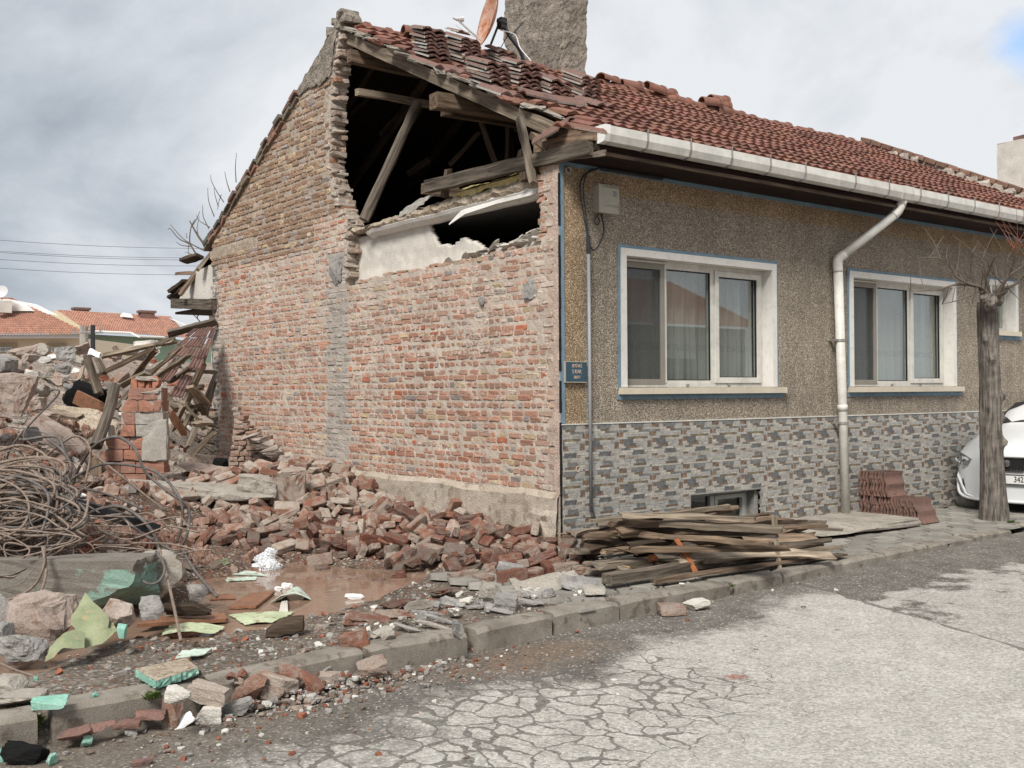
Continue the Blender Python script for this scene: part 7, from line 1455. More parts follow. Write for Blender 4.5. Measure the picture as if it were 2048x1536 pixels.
far = [((5, 722), 19, .5, 'concrete_grey'), ((50, 706), 21, .55, 'concrete_pink'), ((62, 716), 19.5, .42, 'concrete_pink'), ((130, 705), 20, .5, 'concrete_grey'), ((163, 697), 22, .42, 'concrete_pink'), ((66, 753), 18, .32, 'plaster'), ((30, 730), 18.5, .42, 'concrete_pink'), ((125, 737), 19, .42, 'concrete_grey'), ((98, 748), 18.5, .36, 'concrete'), ((150, 722), 20.5, .34, 'concrete'), ((86, 702), 24, .5, 'concrete'), ((20, 762), 16.5, .4, 'concrete'), ((55, 775), 16, .34, 'concrete_pink'), ((120, 762), 17.5, .34, 'concrete_pink'), ((280, 706), 24, .5, 'concrete_grey'), ((305, 708), 24, .4, 'plaster'), ((262, 702), 23, .45, 'concrete'), ((232, 712), 22, .4, 'concrete_pink'), ((90, 785), 16, .3, 'concrete'), ((140, 780), 16.5, .3, 'concrete_grey'), ((8, 790), 13.5, .3, 'concrete'), ((75, 810), 14, .3, 'concrete_pink'), ((40, 840), 12.4, .26, 'concrete'), ((100, 832), 13.2, .24, 'concrete_pink'), ((24, 882), 11.2, .28, 'concrete_pink'), ((110, 925), 11.0, .24, 'brick_dry'), ((150, 940), 11.2, .2, 'concrete_pink'), ((60, 905), 10.8, .22, 'brick_dry'), ((180, 965), 11, .26, 'brick_dry'), ((205, 985), 10.9, .24, 'concrete_pink'), ((340, 930), 14.6, .26, 'concrete_pink'), ((365, 918), 15.2, .24, 'concrete'), ((385, 925), 15, .2, 'concrete_pink'), ((350, 945), 14, .2, 'concrete')]
for k, (p, d, s, m) in enumerate(far):
    cdesc = {'concrete_grey': 'grey', 'concrete_pink': 'pinkish', 'plaster': 'pale plaster', 'concrete': 'buff', 'brick_dry': 'brick'}[m]
    rock('rubble_block', 'angular %s block in the demolished yard behind the tangled rods' % cdesc, 'rubble', gd(*p, d), (s*KR.uniform(.6, 1.1), s*KR.uniform(.45, .8), s*KR.uniform(.35, .65)), m, (KR.uniform(-.4, .4), KR.uniform(-.4, .4), KR.uniform(0, 6)), 300+k, 8, .08, 8, .09, '%s blocks strewn over the yard' % cdesc)
# long cracked concrete footing in front of the wall
ftg = rock('concrete_footing', 'long cracked concrete footing lying level left of the brick heap', 'slab', gd(400, 985, 11.9), (1.75, .50, .22), 'concrete', (.10, .045, FA-.02), 70, 12, .04, 4, .045, None, .85)
rock('concrete_footing', 'short end piece of the cracked footing beside the brick heap', 'slab', gd(520, 968, 12.0), (.45, .5, .24), 'concrete', (.10, .1, FA+.1), 71, 8, .2, 4, .05)
rock('pink_board', 'flat pinkish board lying on rubble between the pillar and the stepped wall stub', 'board', gd(398, 937, 13.5), (.55, .3, .03), 'concrete_pink', (.35, .1, FA), 72, 4, .08, 3, .02)
rock('black_bin', 'black crumpled plastic behind the pink board', 'plastic', gd(442, 925, 14), (.2, .15, .12), 'black_fill', rz(0), 73, 4)
rock('brick_clump', 'block of bricks still mortared together at the top of the brick heap', 'rubble', gd(570, 972, 12.0), (.45, .34, .40), 'brick_dry', (.2, .1, FA+.2), 74, 8, .15, 5, .07)
# stepped stub of brickwork at the rear of the gable
sb = MB(); SB = random.Random(61); dS = 14.6; o_ = gd(455, 945, dS); ex = CR
for r in range(14):
    z = .42+r*.072; wdt = interp(r, [(0, .80), (3, .78), (6, .55), (8, .42), (11, .25), (13, .12)]); x0 = interp(r, [(0, .0), (5, .06), (9, .10), (13, .12)])
    x = x0
    while x < wdt:
        L = SB.uniform(.09, .20); c = Vector((.29, .18, .135)).lerp(Vector((.36, .28, .23)), SB.random())
        p = o_ + ex*(x+L/2) + Vector((CF.x, CF.y, 0))*SB.uniform(.0, .03); vs, fs = chunk_geo(SB, (L*.95, .24, .062), 3, .12, 2, .05, .8); M = Euler((SB.uniform(-.04, .04), SB.uniform(-.04, .04) + (.25 if r > 9 else 0), FA+SB.uniform(-.05, .05))).to_matrix(); sb.add([M @ v+Vector((p.x, p.y, z)) for v in vs], fs, tuple(c)); x += L
    p = o_+ex*(x0+wdt)/2; vs, fs = chunk_geo(SB, (max(.1, wdt-x0), .2, .05), 3, .2, 2, .05); M = Euler((0, 0, FA)).to_matrix(); sb.add([M @ v+Vector((p.x, p.y, z+.035))+CF*.02 for v in vs], fs, (.36, .31, .265))
for k in range(7):
    p = gd(505+k*12+SB.uniform(-4, 4), 872+k*9, 14.3); vs, fs = chunk_geo(SB, (.28, .24, .06+.01*k), 4, .2, 4, .08); M = Euler((SB.uniform(-.2, .2), -.35+SB.uniform(-.2, .2), FA+SB.uniform(-.3, .3))).to_matrix(); sb.add([M @ v+p for v in vs], fs, (.37, .315, .275))
tag(sb.build('wall_stub', MT['attr_rough']), 'stepped stub of dark brickwork left standing before the gable wall', 'wall stub')
# hollow brick pillar
pb = MB(); PB = random.Random(15); dP = 12.7; rows = [(970, 242, 300), (945, 217, 336), (921, 217, 336), (897, 218, 334), (872, 246, 334), (848, 246, 333), (823, 247, 332), (799, 262, 330)]
for r, (py, xa, xb) in enumerate(rows):
    x = xa; nb = 0
    while x < xb-8:
        L = min(PB.choice((36, 52, 30, 48)), xb-x); 
        if xb-x-L < 14: L = xb-x
        cxp = x+L/2; p = gd(cxp, py-11.5, dP+PB.uniform(-.02, .02)); c = Vector((.31, .145, .095)).lerp(Vector((.27, .15, .115)), PB.random())
        if cxp > 284 and 838 < py < 925: c = Vector((.31, .285, .255)).lerp(Vector((.36, .33, .29)), PB.random())
        vs, fs = chunk_geo(PB, (L/FPX*dP*PB.uniform(.95, .99), .22, PB.uniform(.132, .14)), 5, .06, 1, .035, .9); M = Euler((0, 0, FA+PB.uniform(-.02, .02))).to_matrix(); pb.add([M @ v+p for v in vs], fs, tuple(c)); x += L
    p = gd((xa+xb)/2, py-11.5, dP+.02); pb.box((-(xb-xa)/FPX*dP*.47, -.10, -.069), ((xb-xa)/FPX*dP*.47, .10, .069), (.33, .29, .25), 0, Matrix.Translation(p) @ Matrix.Rotation(FA, 4, 'Z'))
    p = gd((xa+xb)/2, py-1, dP+.03); vs, fs = chunk_geo(PB, ((xb-xa)/FPX*dP*.96, .2, .02), 3, .1, 1, .03); pb.add([Euler((0, 0, FA)).to_matrix() @ v+p for v in vs], fs, (.36, .32, .28))
vs, fs = chunk_geo(PB, (.30, .035, .50), 6, .15, 4, .05); pb.add([Euler((0, 0, FA)).to_matrix() @ v+gd(309, 880, dP-.115) for v in vs], fs, (.33, .305, .27))
pillar = pb.build('brick_pillar', MT['attr']); tag(pillar, 'broken standing pillar of red hollow bricks with a grey mortar patch', 'pillar')
hc = MB()
for k in range(4):
    p = gd(272+k*14, 766+PB.uniform(-3, 3), dP); vs, fs = chunk_geo(PB, (.075, .14, .16), 3, .1, 3, .05); hc.add([Euler((0, PB.uniform(-.1, .1), FA)).to_matrix() @ v+p for v in vs], fs, (.32, .14, .09))
for px, py, w_ in ((295, 783, .36), (298, 757, .28)):
    vs, fs = chunk_geo(PB, (w_, .22, .05), 5, .3, 4, .10); hc.add([Euler((0, 0, FA)).to_matrix() @ v+gd(px, py, dP) for v in vs], fs, (.31, .275, .235))
hc.build('broken_cap', MT['attr'], pillar)
pp = MB(); vs, fs = chunk_geo(PB, (.06, .1, .27), 5, .2, 3, .05); pp.add([Euler((0, 0, FA)).to_matrix() @ v+gd(224, 873, dP) for v in vs], fs); pp.build('plaster_edge', MT['plaster'], pillar)

# ------------------------------------------------------------------ collapsed roof behind: boards, posts and tile panels
def c_a(x, y): return (x/3.84, 400+y/3.84)
def c_b(x, y): return (x/3.84, 700+y/3.84)
JR = random.Random(404)
jl = [(c_a(1290, 1030), c_a(1660, 935), 16.8, .14, .05, 'wood_grey', 'long grey board sloping up to the gable corner above the fallen tiles'), (c_a(780, 1200), c_a(1340, 1080), 17.5, .12, .06, 'wood_pale', 'pale beam end lying over the yard rubble below the far roofs'), (c_a(650, 1400), c_a(1180, 1140), 15.5, .13, .07, 'wood_brown', 'thick pale topped plank sloping up right in the yard'),
 (c_a(1010, 1390), c_a(1190, 1150), 15.2, .08, .05, 'wood_brown', 'thin brown plank left of the fallen tiles'), (c_a(1150, 1340), c_a(1395, 1125), 15.0, .11, .04, 'wood_pale', 'flat pale plank in front of the fallen tiles'), (c_a(1220, 1350), c_a(1455, 1190), 14.6, .08, .04, 'wood_grey', 'plank crossing the lower fallen tiles'),
 (c_a(930, 1425), c_a(1130, 1330), 14.2, .1, .04, 'wood_pale', 'short plank end behind the brick pillar'), (c_a(665, 1190), c_a(755, 1480), 14.5, .10, .07, 'wood_grey', 'leaning grey post right of the black lump'), (c_a(745, 1220), c_a(800, 1330), 15, .09, .05, 'wood_grey', 'short leaning board behind the grey post'),
 (c_a(1400, 1310), c_a(1660, 1325), 15.8, .09, .04, 'wood_pale', 'level batten near the gable corner'), (c_b(1560, 110), c_b(1330, 610), 15.2, .11, .05, 'wood_grey', 'long post leaning left beside the gable corner'), (c_b(1270, 400), c_b(1410, 420), 14.6, .17, .03, 'wood_pale', 'wide pale board end right of the brick pillar'),
 (c_b(1400, 400), c_b(1600, 610), 14.6, .18, .04, 'wood_pale', 'wide pale board sloping down to the gable corner'), (c_b(1460, 280), c_b(1600, 430), 15, .12, .04, 'wood_pale', 'broad plank above the wide pale board'), (c_b(1640, 240), c_b(1570, 500), 15.5, .09, .05, 'wood_grey', 'post standing against the gable corner'),
 (c_b(1500, 600), c_b(1430, 760), 14.5, .10, .05, 'wood_grey', 'short leaning post low by the gable corner'), (c_b(1640, 640), c_b(1490, 790), 14.8, .10, .05, 'wood_pale', 'short plank at the foot of the gable corner'), (c_b(900, 440), c_b(1010, 300), 13.4, .08, .05, 'wood_grey', 'board leaning on the back of the brick pillar'),
 (c_b(380, 470), c_b(620, 520), 13.6, .10, .05, 'wood_pale', 'pale pole lying in front of the black lump'), (c_b(735, 850), c_b(735, 1075), 11.4, .10, .05, 'wood_brown', 'short upright board left of the pillar foot'), (c_b(640, 130), c_b(610, 230), 16, .07, .03, 'wood_pale', 'small white painted batten on the rubble'), (c_b(1600, 560), c_b(1480, 570), 14.4, .08, .04, 'wood_pale', 'level plank end by the wide pale board'),
 (c_b(1310, 480), c_b(1420, 650), 14.9, .09, .05, 'brown_board', 'brown board behind the pillar right side'), (c_a(1300, 1400), c_a(1500, 1260), 15.6, .08, .04, 'wood_grey', 'grey batten below the fallen tiles'), (c_a(880, 1130), c_a(905, 1180), 18, .08, .06, 'wood_grey', 'short upright stake on the rubble crest'), (c_a(1200, 1110), c_a(1420, 1010), 17.5, .10, .05, 'wood_grey', 'upper grey batten crossing the far roof line')]
for a, b, d, w_, t_, m, lb in jl:
    tag(plank('fallen_board', gd(*a, d+JR.uniform(-.2, .2)), gd(*b, d+JR.uniform(-.5, .5)), w_, t_, m, None, JR.uniform(-.6, .6), JR, .008, JR.choice((0, 0, .3))), lb, 'timber', 'boards of the collapsed roof')
for k in range(22):
    a = (JR.uniform(335, 425), JR.uniform(770, 900)); an = JR.choice((JR.uniform(.6, 1.2), JR.uniform(2.0, 2.6), JR.uniform(-.2, .2))); L = JR.uniform(25, 70); d = JR.uniform(15.5, 17)
    b = (min(430, a[0]+L*math.cos(an)), a[1]-L*math.sin(an))
    tag(plank('fallen_board', gd(*a, d), gd(*b, d+JR.uniform(-.4, .4)), JR.uniform(.05, .1), .04, JR.choice(('wood_grey', 'wood_brown', 'wood_pale')), None, JR.uniform(-1, 1), JR), 'splintered board in the collapsed roof beside the gable corner', 'timber', 'tangled boards beside the gable corner')
tag(plank('log_post', gd(*c_b(885, 275), 12.9), gd(*c_b(735, 740), 12.3), .13, .13, 'bark', None, 0, JR, .01, 0, .02, -.1, 14, True), 'thick round log post leaning left of the brick pillar', 'log')
def tile_panel(p0, p1, p2, p3, nx, label, seed):
    m_ = MB(); rng = random.Random(seed); p0, p1, p2, p3 = [Vector(p) for p in (p0, p1, p2, p3)]; N = (p1-p0).cross(p3-p0).normalized()
    if N.dot(CAM-p0) < 0: N = -N
    nr = max(1, int(((p3-p0).length)/.34)); n = 6
    for r in range(nr):
        for t in range(nx):
            k = rng.uniform(.75, 1.2); col = (k, k, k*1.04); a0 = rng.uniform(-.02, .02)
            def P(u, v, h=0): 
                U = (t+u)/nx; V = (r+v)/nr; return p0.lerp(p1, U).lerp(p3.lerp(p2, U), V) + N*(.025*abs(math.sin(math.pi*2*u))+.03*v+a0*.5+h)
            vs = [P(q/n*.97, v) for v in (0, 1) for q in range(n+1)] + [P(q/n*.97, 1, -.025) for q in range(n+1)]
            m_.add(vs, [(q, q+1, n+1+q+1, n+1+q) for q in range(n)] + [(n+1+q, n+2+q, 2*n+3+q, 2*n+2+q) for q in range(n)], col)
    o = m_.build('fallen_tiles', MT['tile_old']); return tag(o, label, 'roof tiles', 'tiled pieces of the collapsed roof')
tile_panel(gd(388, 660, 16.4), gd(432, 655, 16.4), gd(412, 728, 15.3), gd(336, 712, 15.3), 5, 'large tiled piece of the collapsed roof against the gable corner', 1)
tile_panel(gd(393, 700, 15.4), gd(415, 700, 15.4), gd(402, 742, 14.7), gd(374, 740, 14.7), 2, 'narrow tiled strip below the large fallen tiled piece', 2)
tile_panel(gd(362, 752, 15.2), gd(386, 756, 15.2), gd(366, 800, 14.6), gd(338, 795, 14.6), 2, 'lowest square of fallen roof tiles near the pillar', 3)
tile_panel(gd(346, 716, 16), gd(372, 718, 16), gd(340, 768, 15.3), gd(316, 766, 15.3), 2, 'steep strip of fallen roof tiles behind the planks', 4)
# ------------------------------------------------------------------ tangled reinforcing rods
WR = random.Random(505)
def rod(pts, r, mat, label, group=None):
    m_ = MB(); m_.tube(cat_rom(pts, 8), r, 6); return tag(m_.build('steel_rod', MT[mat], None, True), label, 'steel rod', group)
def c_f(x, y): return (x/3.523, 1100+y/3.523)
rods = [
 ([c_b(40, 870), c_b(90, 740), c_b(240, 560), c_b(440, 350), c_b(435, 305), c_b(380, 312)], [10.4, 10.3, 10.2, 10.2, 10.2, 10.3], .010, 'rebar_dark', 'straight dark rod with a hooked upper end rising from the tangle'),
 ([c_b(545, 1070), c_b(610, 900), c_b(720, 740), c_b(860, 670), c_b(960, 690), c_b(1050, 780), c_b(1100, 910), c_b(1180, 1000), c_b(1380, 1150), c_b(1450, 1230), c_b(1440, 1400), c_b(1390, 1510)], [9.4, 9.3, 9.2, 9.1, 9.1, 9.0, 9.0, 9.0, 8.9, 8.9, 8.8, 8.8], .014, 'rebar_dark', 'thick grey rod arching highest in front of the brick pillar'),
 ([c_b(440, 1070), c_b(600, 960), c_b(780, 880), c_b(960, 880), c_b(1130, 910), c_b(1260, 980), c_b(1380, 1140), c_b(1400, 1300), c_b(1360, 1480)], [9.3, 9.3, 9.2, 9.1, 9.0, 8.9, 8.8, 8.8, 8.8], .012, 'rebar_dark', 'grey rod arching across the foot of the brick pillar'),
 ([c_b(0, 885), c_b(200, 850), c_b(330, 890), c_b(420, 990), c_b(440, 1100), c_b(380, 1250), c_b(200, 1380)], [9, 9, 8.9, 8.8, 8.7, 8.6, 8.6], .012, 'rebar', 'rusty rod making the upper right loop of the tangle'),
 ([c_b(280, 890), c_b(420, 760), c_b(560, 665), c_b(650, 690), c_b(692, 760), c_b(690, 850), c_b(640, 1050), c_b(560, 1200), c_b(480, 1280), c_b(60, 1530)], [9.3, 9.2, 9.1, 9.1, 9, 9, 8.9, 8.8, 8.7, 8.5], .010, 'rebar', 'thin rod looping up in a narrow arch above the tangle'),
 ([c_b(560, 1050), c_b(800, 1100), c_b(960, 1160), c_b(1098, 1225)], [9.2, 9.1, 9.0, 9.0], .011, 'rebar_dark', 'short rod ending in a pale tip right of the tangle'),
 ([c_b(610, 1300), c_b(740, 1230), c_b(900, 1200), c_b(1010, 1240), c_b(1120, 1330), c_b(1200, 1450), c_b(1225, 1560)], [8.8, 8.8, 8.7, 8.7, 8.6, 8.6, 8.6], .015, 'rebar_dark', 'thick rod bowed low over the right of the tangle'),
 ([c_b(720, 800), c_b(990, 1015), c_b(1265, 1232)], [9.6, 9.5, 9.4], .010, 'rebar', 'straight rusty rod slanting down from the log post'),
 ([c_b(940, 1285), c_b(1080, 1400), c_b(1250, 1500), c_b(1420, 1590)], [8.8, 8.7, 8.6, 8.5], .012, 'rebar_dark', 'rod running down right into the puddle edge'),
 ([c_b(1050, 1262), c_b(1150, 1255), c_b(1240, 1310), c_b(1330, 1400)], [9, 9, 8.9, 8.9], .007, 'rebar', 'thin wire curling beside the black bar'),
 ([c_f(1120, -10), c_f(1160, 120), c_f(1210, 330), c_f(1250, 520), c_f(1275, 640)], [8.3, 8.0, 7.5, 7.1, 6.9], .012, 'rebar', 'pale rod hanging down over the beam end to the pavement'),
 ([c_f(1290, 0), c_f(1330, 80), c_f(1400, 180), c_f(1530, 330)], [8.4, 8.2, 8.0, 7.8], .012, 'rebar_dark', 'dark rod end reaching down into the puddle left side'),
 ([c_f(-20, 362), c_f(120, 330), c_f(250, 240), c_f(310, 100), c_f(300, -20)], [7.6, 7.6, 7.6, 7.6, 7.7], .010, 'rebar', 'rod hanging in front of the green beam bent to the left'),
 ([c_f(230, 375), c_f(290, 290), c_f(325, 150), c_f(310, -20)], [7.5, 7.5, 7.6, 7.7], .010, 'rebar', 'rod hanging in front of the green beam with a straight end'),
 ([c_f(-20, 790), c_f(120, 850), c_f(300, 905), c_f(450, 940), c_f(560, 930)], [6.2, 6.2, 6.2, 6.15, 6.1], .009, 'rebar', 'long thin rod lying on the muddy pavement in the foreground'),
 ([c_f(960, 110), c_f(990, 200), c_f(1060, 240), c_f(1130, 210), c_f(1160, 120), c_f(1100, 10)], [7.9, 7.8, 7.7, 7.7, 7.8, 8.0], .011, 'rebar_dark', 'dark rod wrapped around the grey plaster lump'),
 ([c_f(0, 560), c_f(180, 650), c_f(370, 750)], [6.7, 6.6, 6.5], .008, 'rebar', 'short rod sticking out over the rough grey lump'),
]
for pts, ds, r, m, lb in rods: rod([gd(*p, d) for p, d in zip(pts, ds)], r, m, lb, None)
for k in range(90):                                  # the dense heap
    wild = k > 50
    cx = WR.gauss(8, 30 if not wild else 55); cy = WR.gauss(1005, 26 if not wild else 50); d = 8.75 - (cy-960)/170 + WR.uniform(-.25, .25); a0 = WR.uniform(-.4, 3.6) if not wild else WR.uniform(0, 6.28); sw = WR.uniform(2.6, 5.6); rx = WR.uniform(.26, .52); ry = WR.uniform(.10, .34); tilt = WR.uniform(-.35, .35); c0 = gd(cx, cy, d); pts = []
    n = 8
    for i in range(n):
        a = a0-sw*i/(n-1); g = 1+WR.uniform(-.15, .15)
        u = rx*math.cos(a)*g; v_ = ry*math.sin(a)*g; pts.append(c0 + CR*(u*math.cos(tilt)-v_*math.sin(tilt)) + Vector((0, 0, u*math.sin(tilt)*.5+v_*.85*math.cos(tilt))) + Vector((CF.x, CF.y, 0))*(v_*.6+WR.uniform(-.05, .05)))
    if WR.random() < .45: pts.append(pts[-1] + CR*WR.uniform(-.1, .5) + Vector((0, 0, WR.uniform(-.35, .0))))
    for q in pts: q.z = max(q.z, th_fast(q.x, q.y)+.02)
    rod(pts, WR.choice((.009, .011, .012, .013) if not wild else (.004, .005, .007)), WR.choice(('rebar', 'rebar', 'rebar_dark')), 'rusty bent rod in the dense tangle above the green painted beam', 'rods in the dense tangle')
for k in range(16):
    px, py = WR.uniform(120, 340), WR.uniform(1030, 1130); d = 8.9-(py-1000)/200; c0 = gd(px, py, d); pts = [c0+CR*t*.12*k2+Vector((CF.x, CF.y, 0))*WR.uniform(-.1, .1)+Vector((0, 0, WR.uniform(-.03, .09))) for k2, t in ((WR.choice((-1, 1)), i) for i in range(5))]
    pts = sorted(pts, key=lambda p: p.dot(CR)); 
    for q in pts: q.z = max(q.z, th_fast(q.x, q.y)+.015)
    rod(pts, WR.choice((.006, .008)), 'rebar', 'thin rod straggling right over the bricks from the tangle', 'rods straggling out of the tangle')
m_ = MB(); a, b = gd(*c_b(560, 1190), 9.3), gd(*c_b(1180, 1395), 8.8); X = (b-a).normalized(); Y = Vector((0, 0, 1)).cross(X).normalized(); Zv = X.cross(Y); M = Matrix((X, Y, Zv)).transposed().to_4x4(); M.translation = a
L = (b-a).length; m_.box((0, -.07, -.005), (L, .07, .005), m=M); m_.box((0, -.07, .0055), (L, -.058, .09), m=M); m_.box((0, .058, .0055), (L, .07, .05), m=M); tag(m_.build('black_bar', MT['black_metal']), 'shiny black metal channel lying under the rods', 'metal bar')
rock('white_box', 'crushed white cardboard piece among the bricks beside the rods', 'card', gd(*c_b(605, 1115), 9.3), (.14, .05, .07), 'styro', (.3, .3, FA), 83, 4, .2)

# ------------------------------------------------------------------ scraps in and around the puddle
def sheet(name, label, cat, c, mat, curl=None, th_=.006, n=12, group=None):
    a, b, c2__, d = [Vector(p) for p in c]; m_ = MB(); N = (b-a).cross(d-a).normalized(); sd = WR.uniform(0, 50)
    if N.z < 0: N = -N
    def P(u, v, h=0.0):
        e = .035*fbm((u*3+sd, v*3, 0), 1.5) if (u in (0, 1) or v in (0, 1)) else 0
        q = a.lerp(b, u).lerp(d.lerp(c2__, u), v); q = q + (q-(a+b+c2__+d)/4)*e*3; 
        return q + N*((curl(u, v) if curl else 0)+.006*fbm((u*4, v*4, sd), 1.5)+h)
    m_.grid(lambda u, v: P(u, v, th_), n, n); m_.grid(lambda u, v: P(u, 1-v, 0), n, n)
    for e in range(4):
        f_ = [lambda t: (t, 0), lambda t: (1, t), lambda t: (1-t, 1), lambda t: (0, 1-t)][e]
        for i in range(n): u0, v0 = f_(i/n); u1, v1 = f_((i+1)/n); m_.quad(P(u0, v0), P(u1, v1), P(u1, v1, th_), P(u0, v0, th_))
    o = m_.build(name, MT[mat]); return tag(o, label, cat, group)
g0 = lambda x, y, z=-.06: gz(x, y, z)
def up(x, y, d): return gd(x, y, d)
def poly_sheet(label, outline, d0, d1, bulge, mat='green_sheet', name='green_sheet'):
    # outline traced as picture points, lying on a curved surface that leans back from depth d0 (foot) to d1 (top)
    ys_ = [p[1] for p in outline]; xs_ = [p[0] for p in outline]; y0, y1 = max(ys_), min(ys_); cx, cy = sum(xs_)/len(xs_), sum(ys_)/len(ys_)
    P = []
    n_ = len(outline)
    for i in range(n_):
        a, b_ = outline[i], outline[(i+1) % n_]
        for t in (0, .33, .66): P.append((lerp(a[0], b_[0], t)+WR.uniform(-.8, .8), lerp(a[1], b_[1], t)+WR.uniform(-.8, .8)))
    m_ = MB()
    def W3(p, k, h):
        x, y = lerp(cx, p[0], k), lerp(cy, p[1], k); v_ = (y0-y)/(y0-y1); u = (x-cx)/60; return gd(x, y, lerp(d0, d1, v_) + bulge*(u*u*2-math.sin(max(0, min(1, v_))*3.1)*.6) + h)
    n = len(P)
    for h, fl in ((0, False), (.006, True)):
        vs = [W3((cx, cy), 0, h)] + [W3(p, k, h) for k in (.35, .7, 1) for p in P]
        fs = [(0, 1+i, 1+(i+1) % n) for i in range(n)] + [(1+r*n+i, 1+(r+1)*n+i, 1+(r+1)*n+(i+1) % n, 1+r*n+(i+1) % n) for r in range(2) for i in range(n)]
        m_.add(vs, [f[::-1] for f in fs] if fl else fs)
    a_ = [W3(p, 1, 0) for p in P]; b2 = [W3(p, 1, .006) for p in P]; m_.add(a_+b2, [(i, n+i, n+(i+1) % n, (i+1) % n) for i in range(n)])
    return tag(m_.build(name, MT[mat]), label, 'plastic sheet')
poly_sheet('large pale green pointed plastic sheet standing upright beside the boulder', [c_f(*p) for p in [(600, 300), (650, 360), (710, 410), (770, 480), (760, 560), (830, 565), (720, 660), (650, 680), (590, 690), (590, 610), (540, 570), (500, 520), (500, 460), (530, 430)]], 6.55, 6.95, .06)
poly_sheet('dark green curled plastic sheet bent like an arch before the boulder', [c_f(*p) for p in [(315, 790), (350, 690), (400, 630), (460, 580), (540, 555), (600, 590), (595, 690), (520, 695), (450, 690), (400, 720), (375, 760)]], 6.28, 6.55, .05)
sheet('green_sheet', 'small green sheet corner right of the standing sheet', 'plastic sheet', [up(210, 1285, 6.6), up(234, 1262, 6.7), up(226, 1245, 6.8), up(214, 1250, 6.8)], 'green_sheet', None, .004)
rock('foam_piece', 'small turquoise foam block beside the green sheets', 'foam', up(243, 1262, 6.6), (.055, .05, .085), 'foam', (0, .1, FA), 84, 4, .2, 3, .06)
sb_ = empty('foam_slab', gz(330, 1360, .03)); tag(sb_, 'tan faced insulation slab with torn turquoise foam edge on the muddy pavement', 'foam slab')
q = MB(); qc = [gz(270, 1352, .02), gz(312, 1378, .02), gz(396, 1350, .02), gz(372, 1330, .02)]; 
def fs_pt(u, v, h): p = qc[0].lerp(qc[1], v).lerp(qc[3].lerp(qc[2], v), u); return p + Vector((.01*fbm((u*6, v*6, 1), 2), .012*fbm((u*6, v*6, 4), 2), h))
q.grid(lambda u, v: fs_pt(u, v, .042), 14, 6); q.build('slab_face', MT['reed'], sb_)
q = MB()
for e, f_ in enumerate([lambda t: (t, 1), lambda t: (1, t), lambda t: (t, 0), lambda t: (0, t)]):
    q.grid(lambda u, v, f_=f_: fs_pt(*f_(u), lerp(0, .041, v)) + Vector((0, -.02*abs(fbm((u*9, v*3, e), 1.5))*(v < .9), 0)), 16, 3)
q.build('torn_foam', MT['foam'], sb_)
for px, py, s, lb in [(45, 1478, .10, 'largest turquoise foam scrap on the road at the bottom left'), (174, 1482, .06, 'small turquoise foam scrap on the road below the tile shards'), (102, 1404, .0, ''), (103, 1517, .05, 'turquoise foam crumb at the bottom edge'), (-2, 1510, .08, 'turquoise foam scrap cut by the bottom left corner'), (72, 1357, .025, 'tiny turquoise crumb on the muddy pavement'), (190, 1392, .03, 'tiny turquoise crumb beside the foam strip'), (286, 1342, .04, 'turquoise foam crumb behind the insulation slab')]:
    if s: rock('foam_piece', lb, 'foam', gz(px, py, (.02 if py < 1420 else road_z(-5)+.03)), (s*1.1, s*.8, s*.9), 'foam', (WR.uniform(-.4, .4), WR.uniform(-.4, .4), WR.uniform(0, 6)), 85+px, 4, .2, 5, .10)
rock('foam_piece', 'long turquoise foam strip with grey skin lying behind the kerb', 'foam', gz(100, 1404, .05), (.17, .07, .06), 'foam', rz(.06), 86, 6, .15, 4, .06)
sheet('lime_sheet', 'yellow green crescent sheet floating at the near side of the puddle', 'plastic sheet', [g0(458, 1230), g0(590, 1225), g0(545, 1246), g0(490, 1250)], 'lime_sheet', lambda u, v: .012*math.sin(u*3), .004)
sheet('mint_sheet', 'bent mint green strip arching over the puddle', 'plastic sheet', [g0(540, 1206), g0(622, 1200), g0(612, 1188), g0(572, 1190)], 'mint_sheet', lambda u, v: .06*math.sin(u*3.1), .004)
sheet('mint_sheet', 'flat mint green piece lying on the muddy pavement', 'plastic sheet', [gz(350, 1318, .02), gz(408, 1310, .02), gz(424, 1298, .02), gz(364, 1302, .02)], 'mint_sheet', None, .006)
sheet('lime_sheet', 'pale stained sheet half under water left of the crescent sheet', 'plastic sheet', [g0(320, 1272, -.03), g0(430, 1264, -.03), g0(450, 1250, -.03), g0(340, 1252, -.03)], 'lime_sheet', lambda u, v: .02*math.sin(u*4), .004)
sheet('mint_sheet', 'thin mint sheet lying flat before the water jet', 'plastic sheet', [g0(440, 1148), g0(535, 1152), g0(510, 1143), g0(450, 1140)], 'mint_sheet', None, .004)
sheet('mint_sheet', 'narrow mint strip at the left shore of the puddle', 'plastic sheet', [g0(450, 1163), g0(512, 1160), g0(514, 1154), g0(455, 1156)], 'mint_sheet', None, .004)
sheet('green_sheet', 'dark green sheet scrap left of the water jet', 'plastic sheet', [g0(432, 1134, 0), g0(458, 1128, 0), g0(455, 1116, .05), g0(440, 1120, .05)], 'green_sheet', None, .004)
sheet('brown_board', 'reddish brown board floating in the middle of the puddle', 'board', [g0(457, 1218), g0(512, 1217), g0(550, 1187), g0(500, 1190)], 'brown_board', None, .02, 6)
sheet('brown_board', 'brown board at the left shore in front of the crescent sheet', 'board', [g0(276, 1254, -.02), g0(452, 1244, -.05), g0(450, 1231, -.05), g0(300, 1240, -.02)], 'brown_board', None, .025, 6)
sheet('brown_board', 'short sunken brown board near the left shore', 'board', [g0(420, 1200), g0(472, 1198), g0(468, 1190), g0(425, 1190)], 'brown_board', None, .008, 6)
